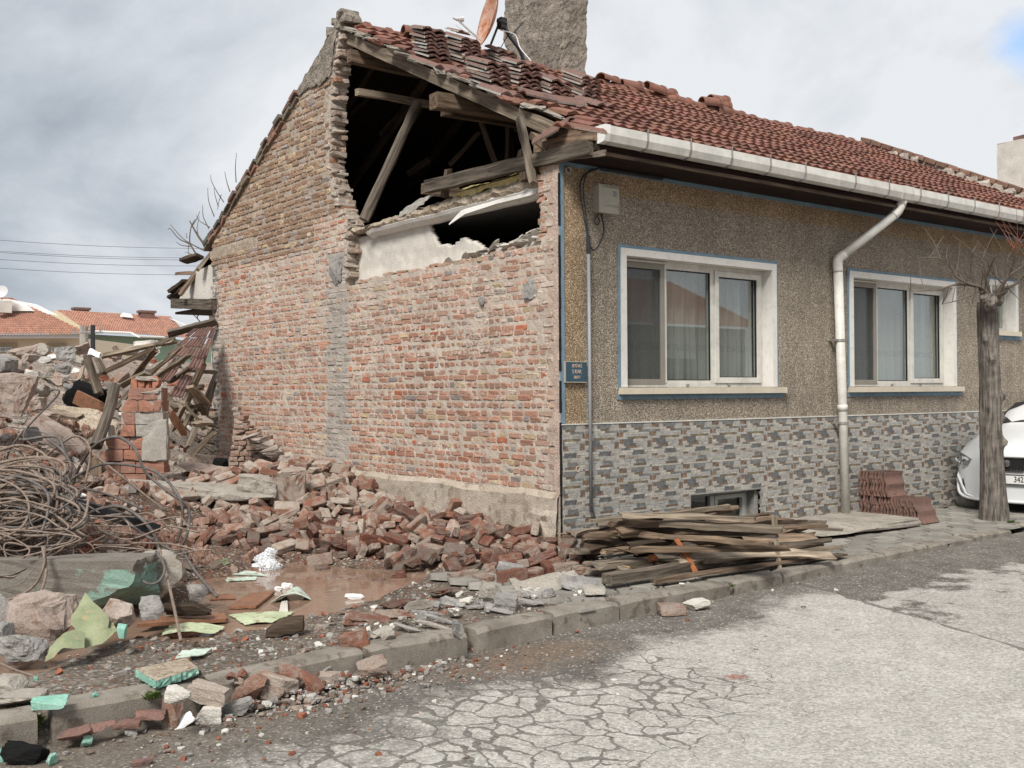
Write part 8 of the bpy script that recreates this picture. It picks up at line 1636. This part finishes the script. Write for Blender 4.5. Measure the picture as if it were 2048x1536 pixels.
sheet('green_strip', 'twisted pale strip standing in the puddle below the mint strip', 'plastic sheet', [g0(558, 1224), g0(576, 1227), g0(574, 1203), g0(566, 1205)], 'plaster', lambda u, v: .03*math.sin(v*3), .004, 6)
for px, py, sx_, sy_, lb in [(574, 1172, .09, .07, 'double white foam lump floating near the water jet'), (558, 1178, .07, .05, 'small white foam lump floating left of the double lump'), (708, 1193, .15, .06, 'long white foam piece floating right in the puddle'), (722, 1128, .13, .04, 'white foam strip at the far shore of the puddle'), (505, 1122, .10, .1, 'white foam heap left of the water jet'), (497, 1093, .08, .06, 'white crumpled scrap on the bricks above the water jet'), (480, 1124, .16, .05, 'flat white scum left of the foam heap')]:
    rock('white_foam', lb, 'foam', g0(px, py, -.05), (sx_, sy_, min(sx_, sy_)*.7), 'styro', (0, .1, FA), 130+px, 5, .5, 3, .14)
sheet('white_sheet', 'small pale blue plastic sheet on the far rubble', 'plastic sheet', [up(175, 712, 19), up(196, 712, 18.6), up(199, 702, 19.2), up(178, 700, 19.4)], 'styro', lambda u, v: .04*math.sin(u*5), .006, 6)
# jet of water bubbling up at the far shore
wj = MB(); jr = random.Random(9); jb = g0(535, 1136)
ico = chunk_geo(random.Random(1), (1, 1, 1), 2, 1.0, 0, 0)
for (ox, oy, oz, a_, b_) in ((0, 0, .04, .15, .11), (.01, .01, .09, .10, .09), (-.08, .02, .02, .12, .05)):
    vs, fs = chunk_geo(random.Random(int(a_*100)), (a_, a_, b_), 8, 1.0, 0, .3); wj.add([v+jb+CR*ox+CF*oy+Vector((0, 0, oz)) for v in vs], fs)
for k in range(4200):
    h = jr.random()**1.6; rad = .115*math.sqrt(max(0, 1-h*h))*jr.random()**.45*jr.uniform(.8, 1.12); a = jr.uniform(0, 6.28); s = jr.uniform(.002, .0065)
    p = jb+Vector((rad*math.cos(a), rad*math.sin(a), .20*h-.01)) + CR*.03*math.sin(h*9); wj.add([Vector((v.x*s, v.y*s, v.z*s*jr.uniform(1, 2.2)))+p for v in ico[0]], ico[1])
tag(wj.build('water_jet', MT['spray'], None, True), 'white spray of water bubbling up at the far shore of the puddle', 'water jet')
# ------------------------------------------------------------------ bricks and shards in the foreground
def fb_(label, px, py, size, mat, rot, seed, z=None, cuts=4, rnd=.12, rough=.06, name='broken_brick', cat='brick'):
    zz = size[2]*.42 + (0 if z is None else z); P = gz(px, py, zz)
    if z is None and P.y < kerb_y(P.x)-.02:
        P = gz(px, py, zz+road_z(P.x)); yk = kerb_y(P.x)-.04-min(size[0], size[1])/2
        if P.y > yk: P = gy(px, py, yk)
    return rock(name, label, cat, P, size, mat, (rot[0], rot[1], FA+rot[2]), seed, 8, rnd, cuts, rough)
fb_('upright broken brick under the white plaster lump left of the foreground heap', 345, 1425, (.11, .10, .16), 'brick_dry', (.1, .05, .3), 501)
fb_('white plaster lump on top of the upright brick in the foreground', 357, 1391, (.13, .11, .08), 'plaster', (.1, .1, .2), 502, .03, rnd=.3, name='plaster_lump', cat='rubble')
fb_('large dusty brick with mortar lying behind the grey striated piece', 420, 1388, (.22, .12, .10), 'brick_dry', (.1, .15, -.15), 503)
fb_('whitish mortar block in front of the large dusty brick', 415, 1432, (.14, .10, .10), 'plaster', (0, .05, .3), 504, name='mortar_block', cat='rubble')
fb_('grey striated block leaning right of the mortar block', 472, 1420, (.21, .07, .08), 'concrete_grey', (.2, -.35, .1), 505, name='grey_block', cat='rubble')
fb_('black faced tile shard with white edge at the front of the heap', 366, 1446, (.12, .08, .05), 'styro', (.5, -.5, .4), 506, name='tile_shard', cat='tile shard')
fb_('tall leaning brick left in the fallen brick heap on the road', 497, 1378, (.13, .07, .19), 'brick_dry', (.1, .5, .2), 507)
fb_('whitish brick lying across the middle of the fallen heap', 556, 1365, (.23, .10, .09), 'brick_dry', (.1, .25, -.1), 508)
fb_('square half brick in front of the whitish brick', 542, 1390, (.12, .10, .11), 'brick_dry', (.1, .2, .4), 509)
fb_('rounded dark red brick slanting down at the right of the fallen heap', 614, 1362, (.23, .10, .09), 'brick_red', (.1, .55, -.3), 510)
fb_('broken brick behind the whitish brick', 575, 1345, (.16, .09, .07), 'brick_red', (.1, .1, -.3), 511)
fb_('pinkish lump crumbling at the right end of the fallen heap', 660, 1362, (.13, .10, .09), 'concrete_pink', (.1, .1, .2), 512)
fb_('red brick with a torn face before the clean kerb stone', 744, 1338, (.17, .12, .12), 'brick_red', (.2, -.1, .3), 513)
fb_('broken red brick standing just behind the kerb', 707, 1278, (.18, .14, .11), 'brick_red', (.1, -.15, .2), 514, .0)
fb_('left one of the two bricks lying together on the road', 1344, 1218, (.21, .17, .075), 'brick_red', (0, .0, .12), 515, rough=.03)
fb_('right whitewashed one of the two bricks lying on the road', 1390, 1209, (.19, .17, .08), 'plaster', (0, .0, .3), 516, rough=.03)
fb_('broken clay tile piece lying flat at the kerb below the weed', 302, 1427, (.15, .09, .045), 'tile_old', (0, .05, .1), 517, name='tile_shard', cat='tile shard')
fb_('long pink clay tile shard on the road at the lower left', 180, 1460, (.24, .06, .03), 'tile_old', (.3, -.12, .25), 518, name='tile_shard', cat='tile shard')
fb_('second clay tile shard leaning against the long one', 148, 1470, (.16, .08, .03), 'tile_old', (.2, -.2, .5), 519, name='tile_shard', cat='tile shard')
fb_('clay tile shard lying right of the long tile shard', 253, 1447, (.14, .05, .04), 'tile_old', (.1, -.05, .1), 520, name='tile_shard', cat='tile shard')
fb_('clay tile shard at the very bottom edge of the picture', 288, 1526, (.11, .04, .035), 'tile_old', (.1, -.1, .3), 521, name='tile_shard', cat='tile shard')
fb_('small grey chip on the road right of the clay shards', 262, 1462, (.06, .05, .04), 'concrete_grey', (.1, -.1, .3), 522, name='chip', cat='rubble')
fb_('crumpled black plastic with a torn white edge at the bottom left', 55, 1508, (.24, .10, .10), 'black_fill', (.1, .05, .1), 523, name='black_plastic', cat='plastic', rough=.1)
fb_('flat buff stone slab at the left picture edge', 18, 1368, (.16, .14, .08), 'concrete', (0, .05, 0), 524, .0, name='slab', cat='slab')
fb_('grey flat slab piece behind the kerb at the left picture edge', 40, 1395, (.24, .18, .05), 'concrete', (0, .03, .1), 525, .0, name='slab', cat='slab')
fb_('grey pointed chip standing on the kerb gap', 915, 1260, (.08, .07, .11), 'concrete_grey', (.2, .2, .2), 526, .02, 6, name='chip', cat='rubble')
for k, (px, py) in enumerate([(462, 1352), (485, 1345), (478, 1362), (590, 1390), (610, 1398), (628, 1392), (600, 1380), (640, 1400), (762, 1350), (775, 1352), (388, 1342), (372, 1322)]):
    fb_('bright orange red brick crumb around the fallen bricks', px, py, (.06, .05, .04), 'brick_red', (WR.uniform(-.5, .5), WR.uniform(-.5, .5), WR.uniform(0, 3)), 540+k, None, 5, .2, .1, 'brick_crumb', 'brick crumb')['group'] = 'brick crumbs by the kerb'
# grey plaster slabs at the corner of the house
for k, (px, py, sx_, sy_, sz_, rx_, ry_, lb) in enumerate([(1080, 1172, .42, .22, .035, .55, -.22, 'largest flat grey plaster slab tilted at the foot of the corner'), (1165, 1170, .36, .24, .05, .25, .1, 'pale flat plaster slab with a white edge beside the timber ends'), (1120, 1158, .30, .2, .05, .2, -.1, 'grey plaster slab between the two larger ones'), (1010, 1205, .18, .14, .11, .1, .1, 'dark grey angular lump before the plaster slabs'), (985, 1188, .2, .16, .13, .1, .3, 'round rough mortar lump before the wet bricks'), (1060, 1205, .2, .06, .03, .1, .2, 'thin grey strip lying on the pavement before the slabs'), (1185, 1182, .2, .16, .06, .1, .1, 'plaster lump at the left end of the front beam'), (890, 1240, .3, .03, .02, .1, .25, 'pale thin batten scrap leaning behind the kerb'), (870, 1250, .26, .04, .02, .3, .25, 'narrow dark edged tile strip behind the kerb'), (915, 1205, .24, .05, .02, .2, .3, 'pale broken lath on the grey rubble'), (1090, 1118, .2, .16, .14, .1, .2, 'grey mortar lump at the wall corner foot'), (1020, 1140, .22, .13, .12, .2, .2, 'squared grey brick end at the bottom of the heap')]):
    fb_(lb, px, py, (sx_, sy_, sz_), 'concrete_grey' if k % 2 else 'concrete', (rx_, ry_, WR.uniform(-.3, .3)), 560+k, .015, 4, .2, .07, 'plaster_slab', 'rubble')
for k in range(34):
    px = WR.uniform(760, 1190); py = interp(px, [(760, 1265), (1000, 1190), (1190, 1160)])+WR.uniform(-28, 22); s = WR.uniform(.03, .09)
    fb_('small grey rubble lump on the dusty pavement before the house corner', px, py, (s*WR.uniform(1, 1.9), s, s*WR.uniform(.4, .8)), WR.choice(('concrete_grey', 'concrete', 'plaster', 'concrete_grey')), (WR.uniform(-.3, .3), WR.uniform(-.3, .3), WR.uniform(0, 3)), 600+k, .01, 5, .25, .09, 'rubble_lump', 'rubble')['group'] = 'grey lumps on the pavement'
for k, (px, py) in enumerate([(850, 1225), (960, 1212), (815, 1255), (905, 1208), (1000, 1222)]): fb_('thin bluish grey tile splinter on the dusty pavement', px, py, (.2, .05, .015), 'concrete_grey', (WR.uniform(-.2, .3), WR.uniform(-.2, .2), WR.uniform(-.5, .2)), 660+k, .02, 2, .1, .03, 'tile_splinter', 'tile splinter')['group'] = 'tile splinters on the pavement'
# broken crust of old paving at the near shore
for k, (px, py, sx_) in enumerate([(735, 1238, .4), (790, 1228, .35), (845, 1212, .3), (800, 1205, .3), (890, 1182, .26)]):
    fb_('cracked reddish earth crust piece along the near shore of the puddle', px, py, (sx_*.8, .18, .05), WR.choice(('kerb', 'brick_wet', 'brick_red')), (WR.uniform(-.1, .15), WR.uniform(-.1, .12), WR.uniform(-.3, .6)), 700+k, -.02, 5, .3, .2, 'earth_crust', 'rubble')['group'] = 'crust pieces at the near shore'
# weeds
def weed(px, py, s, n, label, z=.0):
    m_ = MB(); b = gz(px, py, z); r = random.Random(px)
    for k in range(n):
        a = r.uniform(0, 6.28); l = s*r.uniform(.4, 1); d_ = Vector((math.cos(a), math.sin(a), r.uniform(.5, 1.6))).normalized(); o_ = b+Vector((r.gauss(0, s*.3), r.gauss(0, s*.2), 0)); w_ = Vector((-math.sin(a), math.cos(a), 0))*l*.09
        m_.add([o_-w_, o_+w_, o_+d_*l*.6+w_*.8, o_+d_*l+Vector((0, 0, -l*.15)), o_+d_*l*.6-w_*.8], [(0, 1, 2, 3, 4)])
    return tag(m_.build('weed', MT['weed'], None), label, 'weed')
weed(58, 1452, .09, 220, 'bushy green weed growing between kerb stones at the lower left', -.07); weed(305, 1396, .06, 120, 'small green weed at the end of the long kerb stone', -.02); weed(1464, 1173, .04, 50, 'tiny moss tuft in a kerb joint before the timber pile', -.03); weed(2022, 1046, .07, 70, 'small weed at the foot of the tree trunk', 0)

# ------------------------------------------------------------------ far houses, poles and wires
FL = Vector((CF.x, CF.y, 0)).normalized(); LR = Vector((FL.y, -FL.x, 0))
def fp(px, py, d): return gd(px, py, d)
def tiled_slope(name, parent, a, b, c, d, rows, cols_, mat='tile_orange'):       # a,b eave left/right, c,d ridge right/left
    m_ = MB(); a, b, c, d = [Vector(p) for p in (a, b, c, d)]; N = (b-a).cross(d-a).normalized(); rg_ = random.Random(rows)
    if N.z < 0: N = -N
    for r in range(rows):
        for k in range(cols_):
            def P(u, v, h): return a.lerp(b, u).lerp(d.lerp(c, u), v) + N*h
            u0, u1 = k/cols_, (k+1)/cols_; um = (u0+u1)/2; v0, v1 = r/rows, (r+1)/rows; cc_ = rg_.uniform(.82, 1.15)
            m_.add([P(u0, v0, .05), P(um, v0, .13), P(u1, v0, .05), P(u0, v1, .0), P(um, v1, .06), P(u1, v1, .0), P(u0, v0, 0), P(um, v0, .07), P(u1, v0, 0)], [(0, 1, 4, 3), (1, 2, 5, 4), (6, 7, 1, 0), (7, 8, 2, 1)], (cc_, cc_, cc_))
    return m_.build(name, MT[mat], parent)
h1 = empty('far_house', fp(60, 760, 48)); tag(h1, 'cream house with an orange tiled roof at the far left', 'house')
tiled_slope('roof', h1, fp(-130, 671, 47), fp(176, 668, 47), fp(20, 597, 52), fp(-130, 597, 52), 18, 52)
q = MB(); A0, B0 = fp(-130, 676, 48), fp(165, 676, 48); q.add([A0, B0, B0+FL*8, A0+FL*8, Vector((A0.x, A0.y, -1)), Vector((B0.x, B0.y, -1)), Vector((B0.x, B0.y, -1))+FL*8, Vector((A0.x, A0.y, -1))+FL*8], [(0, 1, 5, 4), (1, 2, 6, 5), (2, 3, 7, 6), (3, 0, 4, 7)]); q.build('wall', MT['cream_wall'], h1)
q = MB(); q.add([fp(-130, 678, 47.2), fp(168, 676, 47.2), fp(168, 668, 47.2), fp(-130, 671, 47.2)], [(0, 1, 2, 3)]); q.build('eave_band', MT['white_wall'], h1)
for xa, xb in ((-10, 32), (94, 132)):
    q = MB(); q.add([fp(xa, 706, 47.9), fp(xb, 706, 47.9), fp(xb, 686, 47.9), fp(xa, 686, 47.9)], [(0, 1, 2, 3)]); wf_ = q.build('window_recess', MT['tan_wall'], h1)
    q = MB(); q.add([fp(xa+8, 704, 47.8), fp(xb-8, 704, 47.8), fp(xb-8, 694, 47.8), fp(xa+8, 694, 47.8)], [(0, 1, 2, 3)]); wn = q.build('window', MT['white_wall'], h1)
    q = MB(); m0 = (xa+xb)/2; q.add([fp(xa+10, 703, 47.75), fp(m0-1, 703, 47.75), fp(m0-1, 695, 47.75), fp(xa+10, 695, 47.75)], [(0, 1, 2, 3)]); q.add([fp(m0+1, 703, 47.75), fp(xb-10, 703, 47.75), fp(xb-10, 695, 47.75), fp(m0+1, 695, 47.75)], [(0, 1, 2, 3)]); q.build('pane', MT['glass_dark'], wn)
q = MB(); a = fp(-130, 622, 49.5); b = fp(64, 622, 49.5); t = fp(16, 598, 49.5); q.add([a, b, t, fp(-130, 598, 49.5), a+FL*3, b+FL*3, t+FL*3], [(0, 1, 2, 3), (1, 5, 6, 2)]); q.build('dormer', MT['white_wall'], h1)
q = MB(); p = fp(8, 613, 49); q.box((p.x-.28, p.y-.28, p.z-.3), (p.x+.28, p.y+.28, p.z+.25)); q.build('chimney', MT['plaster'], h1)
dd = empty('satellite_dish', fp(4, 598, 48.8)); tag(dd, 'small pale satellite dish on the cream far house', 'satellite dish')
q = MB(); Q = (-FL+Vector((0, 0, .3))).to_track_quat('Z', 'Y').to_matrix().to_4x4(); Q.translation = fp(4, 584, 48.8); q.lathe([(.001, 0), (.16, .02), (.3, .07)], 16, m=Q); q.build('reflector', MT['dish'], dd, True)
q = MB(); q.tube([fp(4, 600, 48.8), fp(4, 586, 48.85)], .02, 5); q.build('mast', MT['steel'], dd)
h2 = empty('far_house', fp(250, 760, 66)); tag(h2, 'green walled far house with a long orange tiled roof', 'house')
tiled_slope('roof', h2, fp(178, 662, 62), fp(380, 677, 66), fp(340, 634, 72), fp(112, 621, 68), 16, 46)
q = MB(); q.add([fp(98, 627, 68), fp(112, 620, 68), fp(185, 660, 62), fp(170, 668, 62)], [(0, 1, 2, 3)]); q.add([fp(98, 627, 68), fp(170, 668, 62), fp(170, 700, 62), fp(98, 700, 68)], [(0, 1, 2, 3)]); q.build('gable_edge', MT['tan_wall'], h2)
q = MB(); a, b = fp(172, 668, 63.5), fp(350, 678, 66.5); q.add([a, b, Vector((b.x, b.y, -1)), Vector((a.x, a.y, -1)), a+FL*8, b+FL*8, Vector((b.x, b.y, -1))+FL*8, Vector((a.x, a.y, -1))+FL*8], [(0, 1, 2, 3), (1, 5, 6, 2), (0, 3, 7, 4)]); q.build('wall', MT['green_wall'], h2)
q = MB(); q.tube([fp(186, 663, 61.8), fp(262, 666, 63)], .07, 6); q.tube([fp(262, 666, 63), fp(278, 673, 62.4), fp(338, 675, 65.5)], .07, 6); q.build('gutter', MT['white_wall'], h2)
for px, py in ((162, 620), (293, 626)):
    q = MB(); p = fp(px, py, 70); q.box((p.x-.45, p.y-.3, p.z-.6), (p.x+.45, p.y+.3, p.z+.0)); q.box((p.x-.55, p.y-.35, p.z+.001), (p.x+.55, p.y+.35, p.z+.15)); q.build('chimney', MT['tile_old'], h2)
q = MB(); c0 = fp(252, 629, 68.5); q.add([fp(240, 631, 68), fp(266, 634, 68), fp(262, 628, 69.5), fp(246, 625, 69.5)], [(0, 1, 2, 3)]); q.add([fp(240, 633, 68), fp(266, 636, 68), fp(266, 634, 68), fp(240, 631, 68)], [(0, 1, 2, 3)]); q.build('roof_hatch', MT['white_wall'], h2)
q = MB(); q.add([fp(326, 632, 72), fp(338, 634, 72), fp(384, 654, 68), fp(378, 655, 67.5)], [(0, 1, 2, 3)]); q.build('verge', MT['plaster'], h2)
h3 = empty('white_wall_block', fp(290, 700, 40)); tag(h3, 'low pale broken wall below the green house', 'wall'); q = MB(); vs, fs = chunk_geo(random.Random(5), (1.2, .4, .45), 5, .2, 5, .1); q.add([v+fp(292, 691, 40) for v in vs], fs); q.build('wall', MT['plaster'], h3)
for px, pt, w_, d, lb in ((168, 653, .17, 44, 'concrete utility pole between the two far houses'), (186, 650, .09, 43, 'thin dark utility pole with insulators beside the concrete pole')):
    p = fp(px, 700, d); ph = empty('utility_pole', (p.x, p.y, -.5)); tag(ph, lb, 'utility pole'); zt = fp(px, pt, d).z
    q = MB(); q.tube([(p.x, p.y, -.5), (p.x, p.y, zt)], [w_*1.3, w_], 8); q.build('pole', MT['concrete'] if px < 180 else MT['black_metal'], ph)
    q = MB(); q.tube([Vector((p.x, p.y, zt-.3))-LR*.5, Vector((p.x, p.y, zt-.3))+LR*.4], .04, 6)
    for k in (-.4, -.1, .3): q.tube([Vector((p.x, p.y, zt-.3))+LR*k, Vector((p.x, p.y, zt-.05))+LR*k], .035, 6)
    q.build('crossarm', MT['steel'], ph)
for ya, yb, lb in ((467, 489, 'highest overhead wire across the left sky'), (492, 507, 'second overhead wire across the left sky'), (493, 512, 'third overhead wire close below the second'), (509, 523, 'fourth overhead wire across the left sky'), (526, 541, 'lowest overhead wire across the left sky')):
    a, b = fp(-400, ya-24, 30), fp(520, yb+8, 42); m_ = MB(); m_.tube([a.lerp(b, t/16)-Vector((0, 0, .25*math.sin(t/16*3.14))) for t in range(17)], .007, 5); tag(m_.build('overhead_wire', MT['wire']), lb, 'wire')
# bare tree behind the gable
bt = empty('bare_tree', fp(445, 800, 21)); tag(bt, 'leafless young tree behind the rear of the gable', 'tree')
def c7(x, y): return (330+x/3.658, 280+y/3.658)
tr0 = MB(); b0_ = fp(450, 900, 21); tr0.tube([Vector((b0_.x, b0_.y, -.3)), fp(425, 640, 21), fp(412, 560, 21), fp(404, 525, 21)], [.09, .06, .05, .04], 7); tr0.build('trunk', MT['twig'], bt)
for k, (pts, r) in enumerate([([(250, 870), (200, 790), (180, 740), (190, 640), (220, 580)], .02), ([(290, 770), (240, 700), (200, 630), (180, 590)], .028), ([(180, 760), (100, 720), (40, 650), (20, 655)], .014), ([(200, 780), (120, 770), (80, 745)], .012), ([(280, 805), (210, 770), (130, 720), (40, 620)], .016), ([(190, 640), (230, 580), (255, 520)], .012), ([(320, 650), (280, 560), (275, 475)], .012), ([(360, 560), (320, 450), (312, 350)], .012), ([(430, 455), (380, 380), (340, 300), (333, 255)], .012), ([(390, 490), (365, 400), (358, 350)], .010), ([(475, 380), (450, 300), (437, 230)], .012), ([(520, 310), (515, 200), (523, 95)], .012), ([(250, 860), (180, 830), (145, 820)], .010), ([(180, 740), (170, 800), (180, 860)], .010), ([(240, 690), (235, 640), (250, 560)], .010), ([(330, 640), (250, 590), (230, 550)], .010), ([(412, 400), (395, 450), (385, 510)], .010), ([(160, 720), (155, 680)], .008), ([(265, 1340), (220, 1290), (165, 1245)], .016), ([(240, 1310), (225, 1240)], .012), ([(235, 1300), (258, 1260)], .010)]):
    m_ = MB(); P = cat_rom([fp(*c7(*p), 21) for p in pts], 4); m_.tube(P, [max(.005, r*(1-.7*i/len(P))) for i in range(len(P))], 5); m_.build('branch', MT['twig'], bt)
# neighbour at the right with its chimney
nh = empty('neighbour_house', (15, 3, 0)); tag(nh, 'neighbouring house with a tall plastered chimney at the right edge', 'house')
q = MB(); q.box((12.1, .2, 0), (20, 8, 3.9)); q.build('wall', MT['plaster'], nh)
q = MB(); q.add([(12.0, -.3, 3.91), (20, -.3, 3.91), (20, 4, 5.3), (12.0, 4, 5.3), (12.0, 8.3, 3.91), (20, 8.3, 3.91)], [(0, 1, 2, 3), (3, 2, 5, 4), (0, 3, 4)]); q.build('roof', MT['tile_old'], nh)
q = MB(); e0 = gy(1994, 300, 3.6); 
def nch(u, v):
    a = u*4; P = [(e0.x, 3.6), (e0.x, 3.0), (e0.x+1.3, 3.0), (e0.x+1.3, 3.6)]; i = min(3, int(a)); f_ = a-i; A_2, B_2 = P[i], P[(i+1) % 4]; z = lerp(4.8, gy(2000, 262, 3.0).z, v); k = 1+.10*max(0, .5-v)
    cx, cy = e0.x+.65, 3.3; x, y = lerp(A_2[0], B_2[0], f_), lerp(A_2[1], B_2[1], f_); return (cx+(x-cx)*k+.01*fbm((x, y, z), 3), cy+(y-cy)*k+.01*fbm((y, x, z), 3), z)
q.grid(nch, 24, 16); zt = gy(2000, 262, 3.0).z; q.quad((e0.x, 3, zt-.01), (e0.x+1.3, 3, zt-.01), (e0.x+1.3, 3.6, zt-.01), (e0.x, 3.6, zt-.01)); nc = q.build('chimney', MT['plaster'], nh)
q = MB()
for k in range(5): q.box((e0.x+.1+.26*k, 3.05, zt+.0), (e0.x+.30+.26*k, 3.3, zt+.10), (1, 1, 1), .01)
q.build('chimney_bricks', MT['tile_old'], nc)
# house across the street, seen only in the window reflections
oh = empty('opposite_house', (2, -13, 0)); tag(oh, 'pale house across the street mirrored in the window panes', 'house')
q = MB(); q.box((-9, -19, -.2), (3.2, -12.2, 3.1)); q.box((4.2, -19, -.2), (18, -12.4, 3.4)); q.build('wall', MT['white_wall'], oh)
q = MB()
for a, b, zt in ((-9.3, 3.4, 3.11), (4.0, 18.2, 3.41)): q.add([(a, -11.8, zt), (b, -11.8, zt), (b, -15.6, zt+1.7), (a, -15.6, zt+1.7), (a, -19.4, zt), (b, -19.4, zt)], [(1, 0, 3, 2), (2, 3, 4, 5)])
q.build('roof', MT['tile_orange'], oh)
for x in (-7, -3, 0.6, 5.5, 8.5, 12, 15):
    q = MB(); q.box((x-.8, -12.17, 1.2), (x+.8, -12.1, 2.6)) if x < 3.3 else q.box((x-.8, -12.37, 1.2), (x+.8, -12.3, 2.7)); wn = q.build('window', MT['pvc'], oh)
    y = -12.095 if x < 3.3 else -12.295
    for s in (-.72, .05): q = MB(); q.box((x+s, y, 1.28), (x+s+.67, y+.004, 2.5)); q.build('pane', MT['black_metal'], wn)
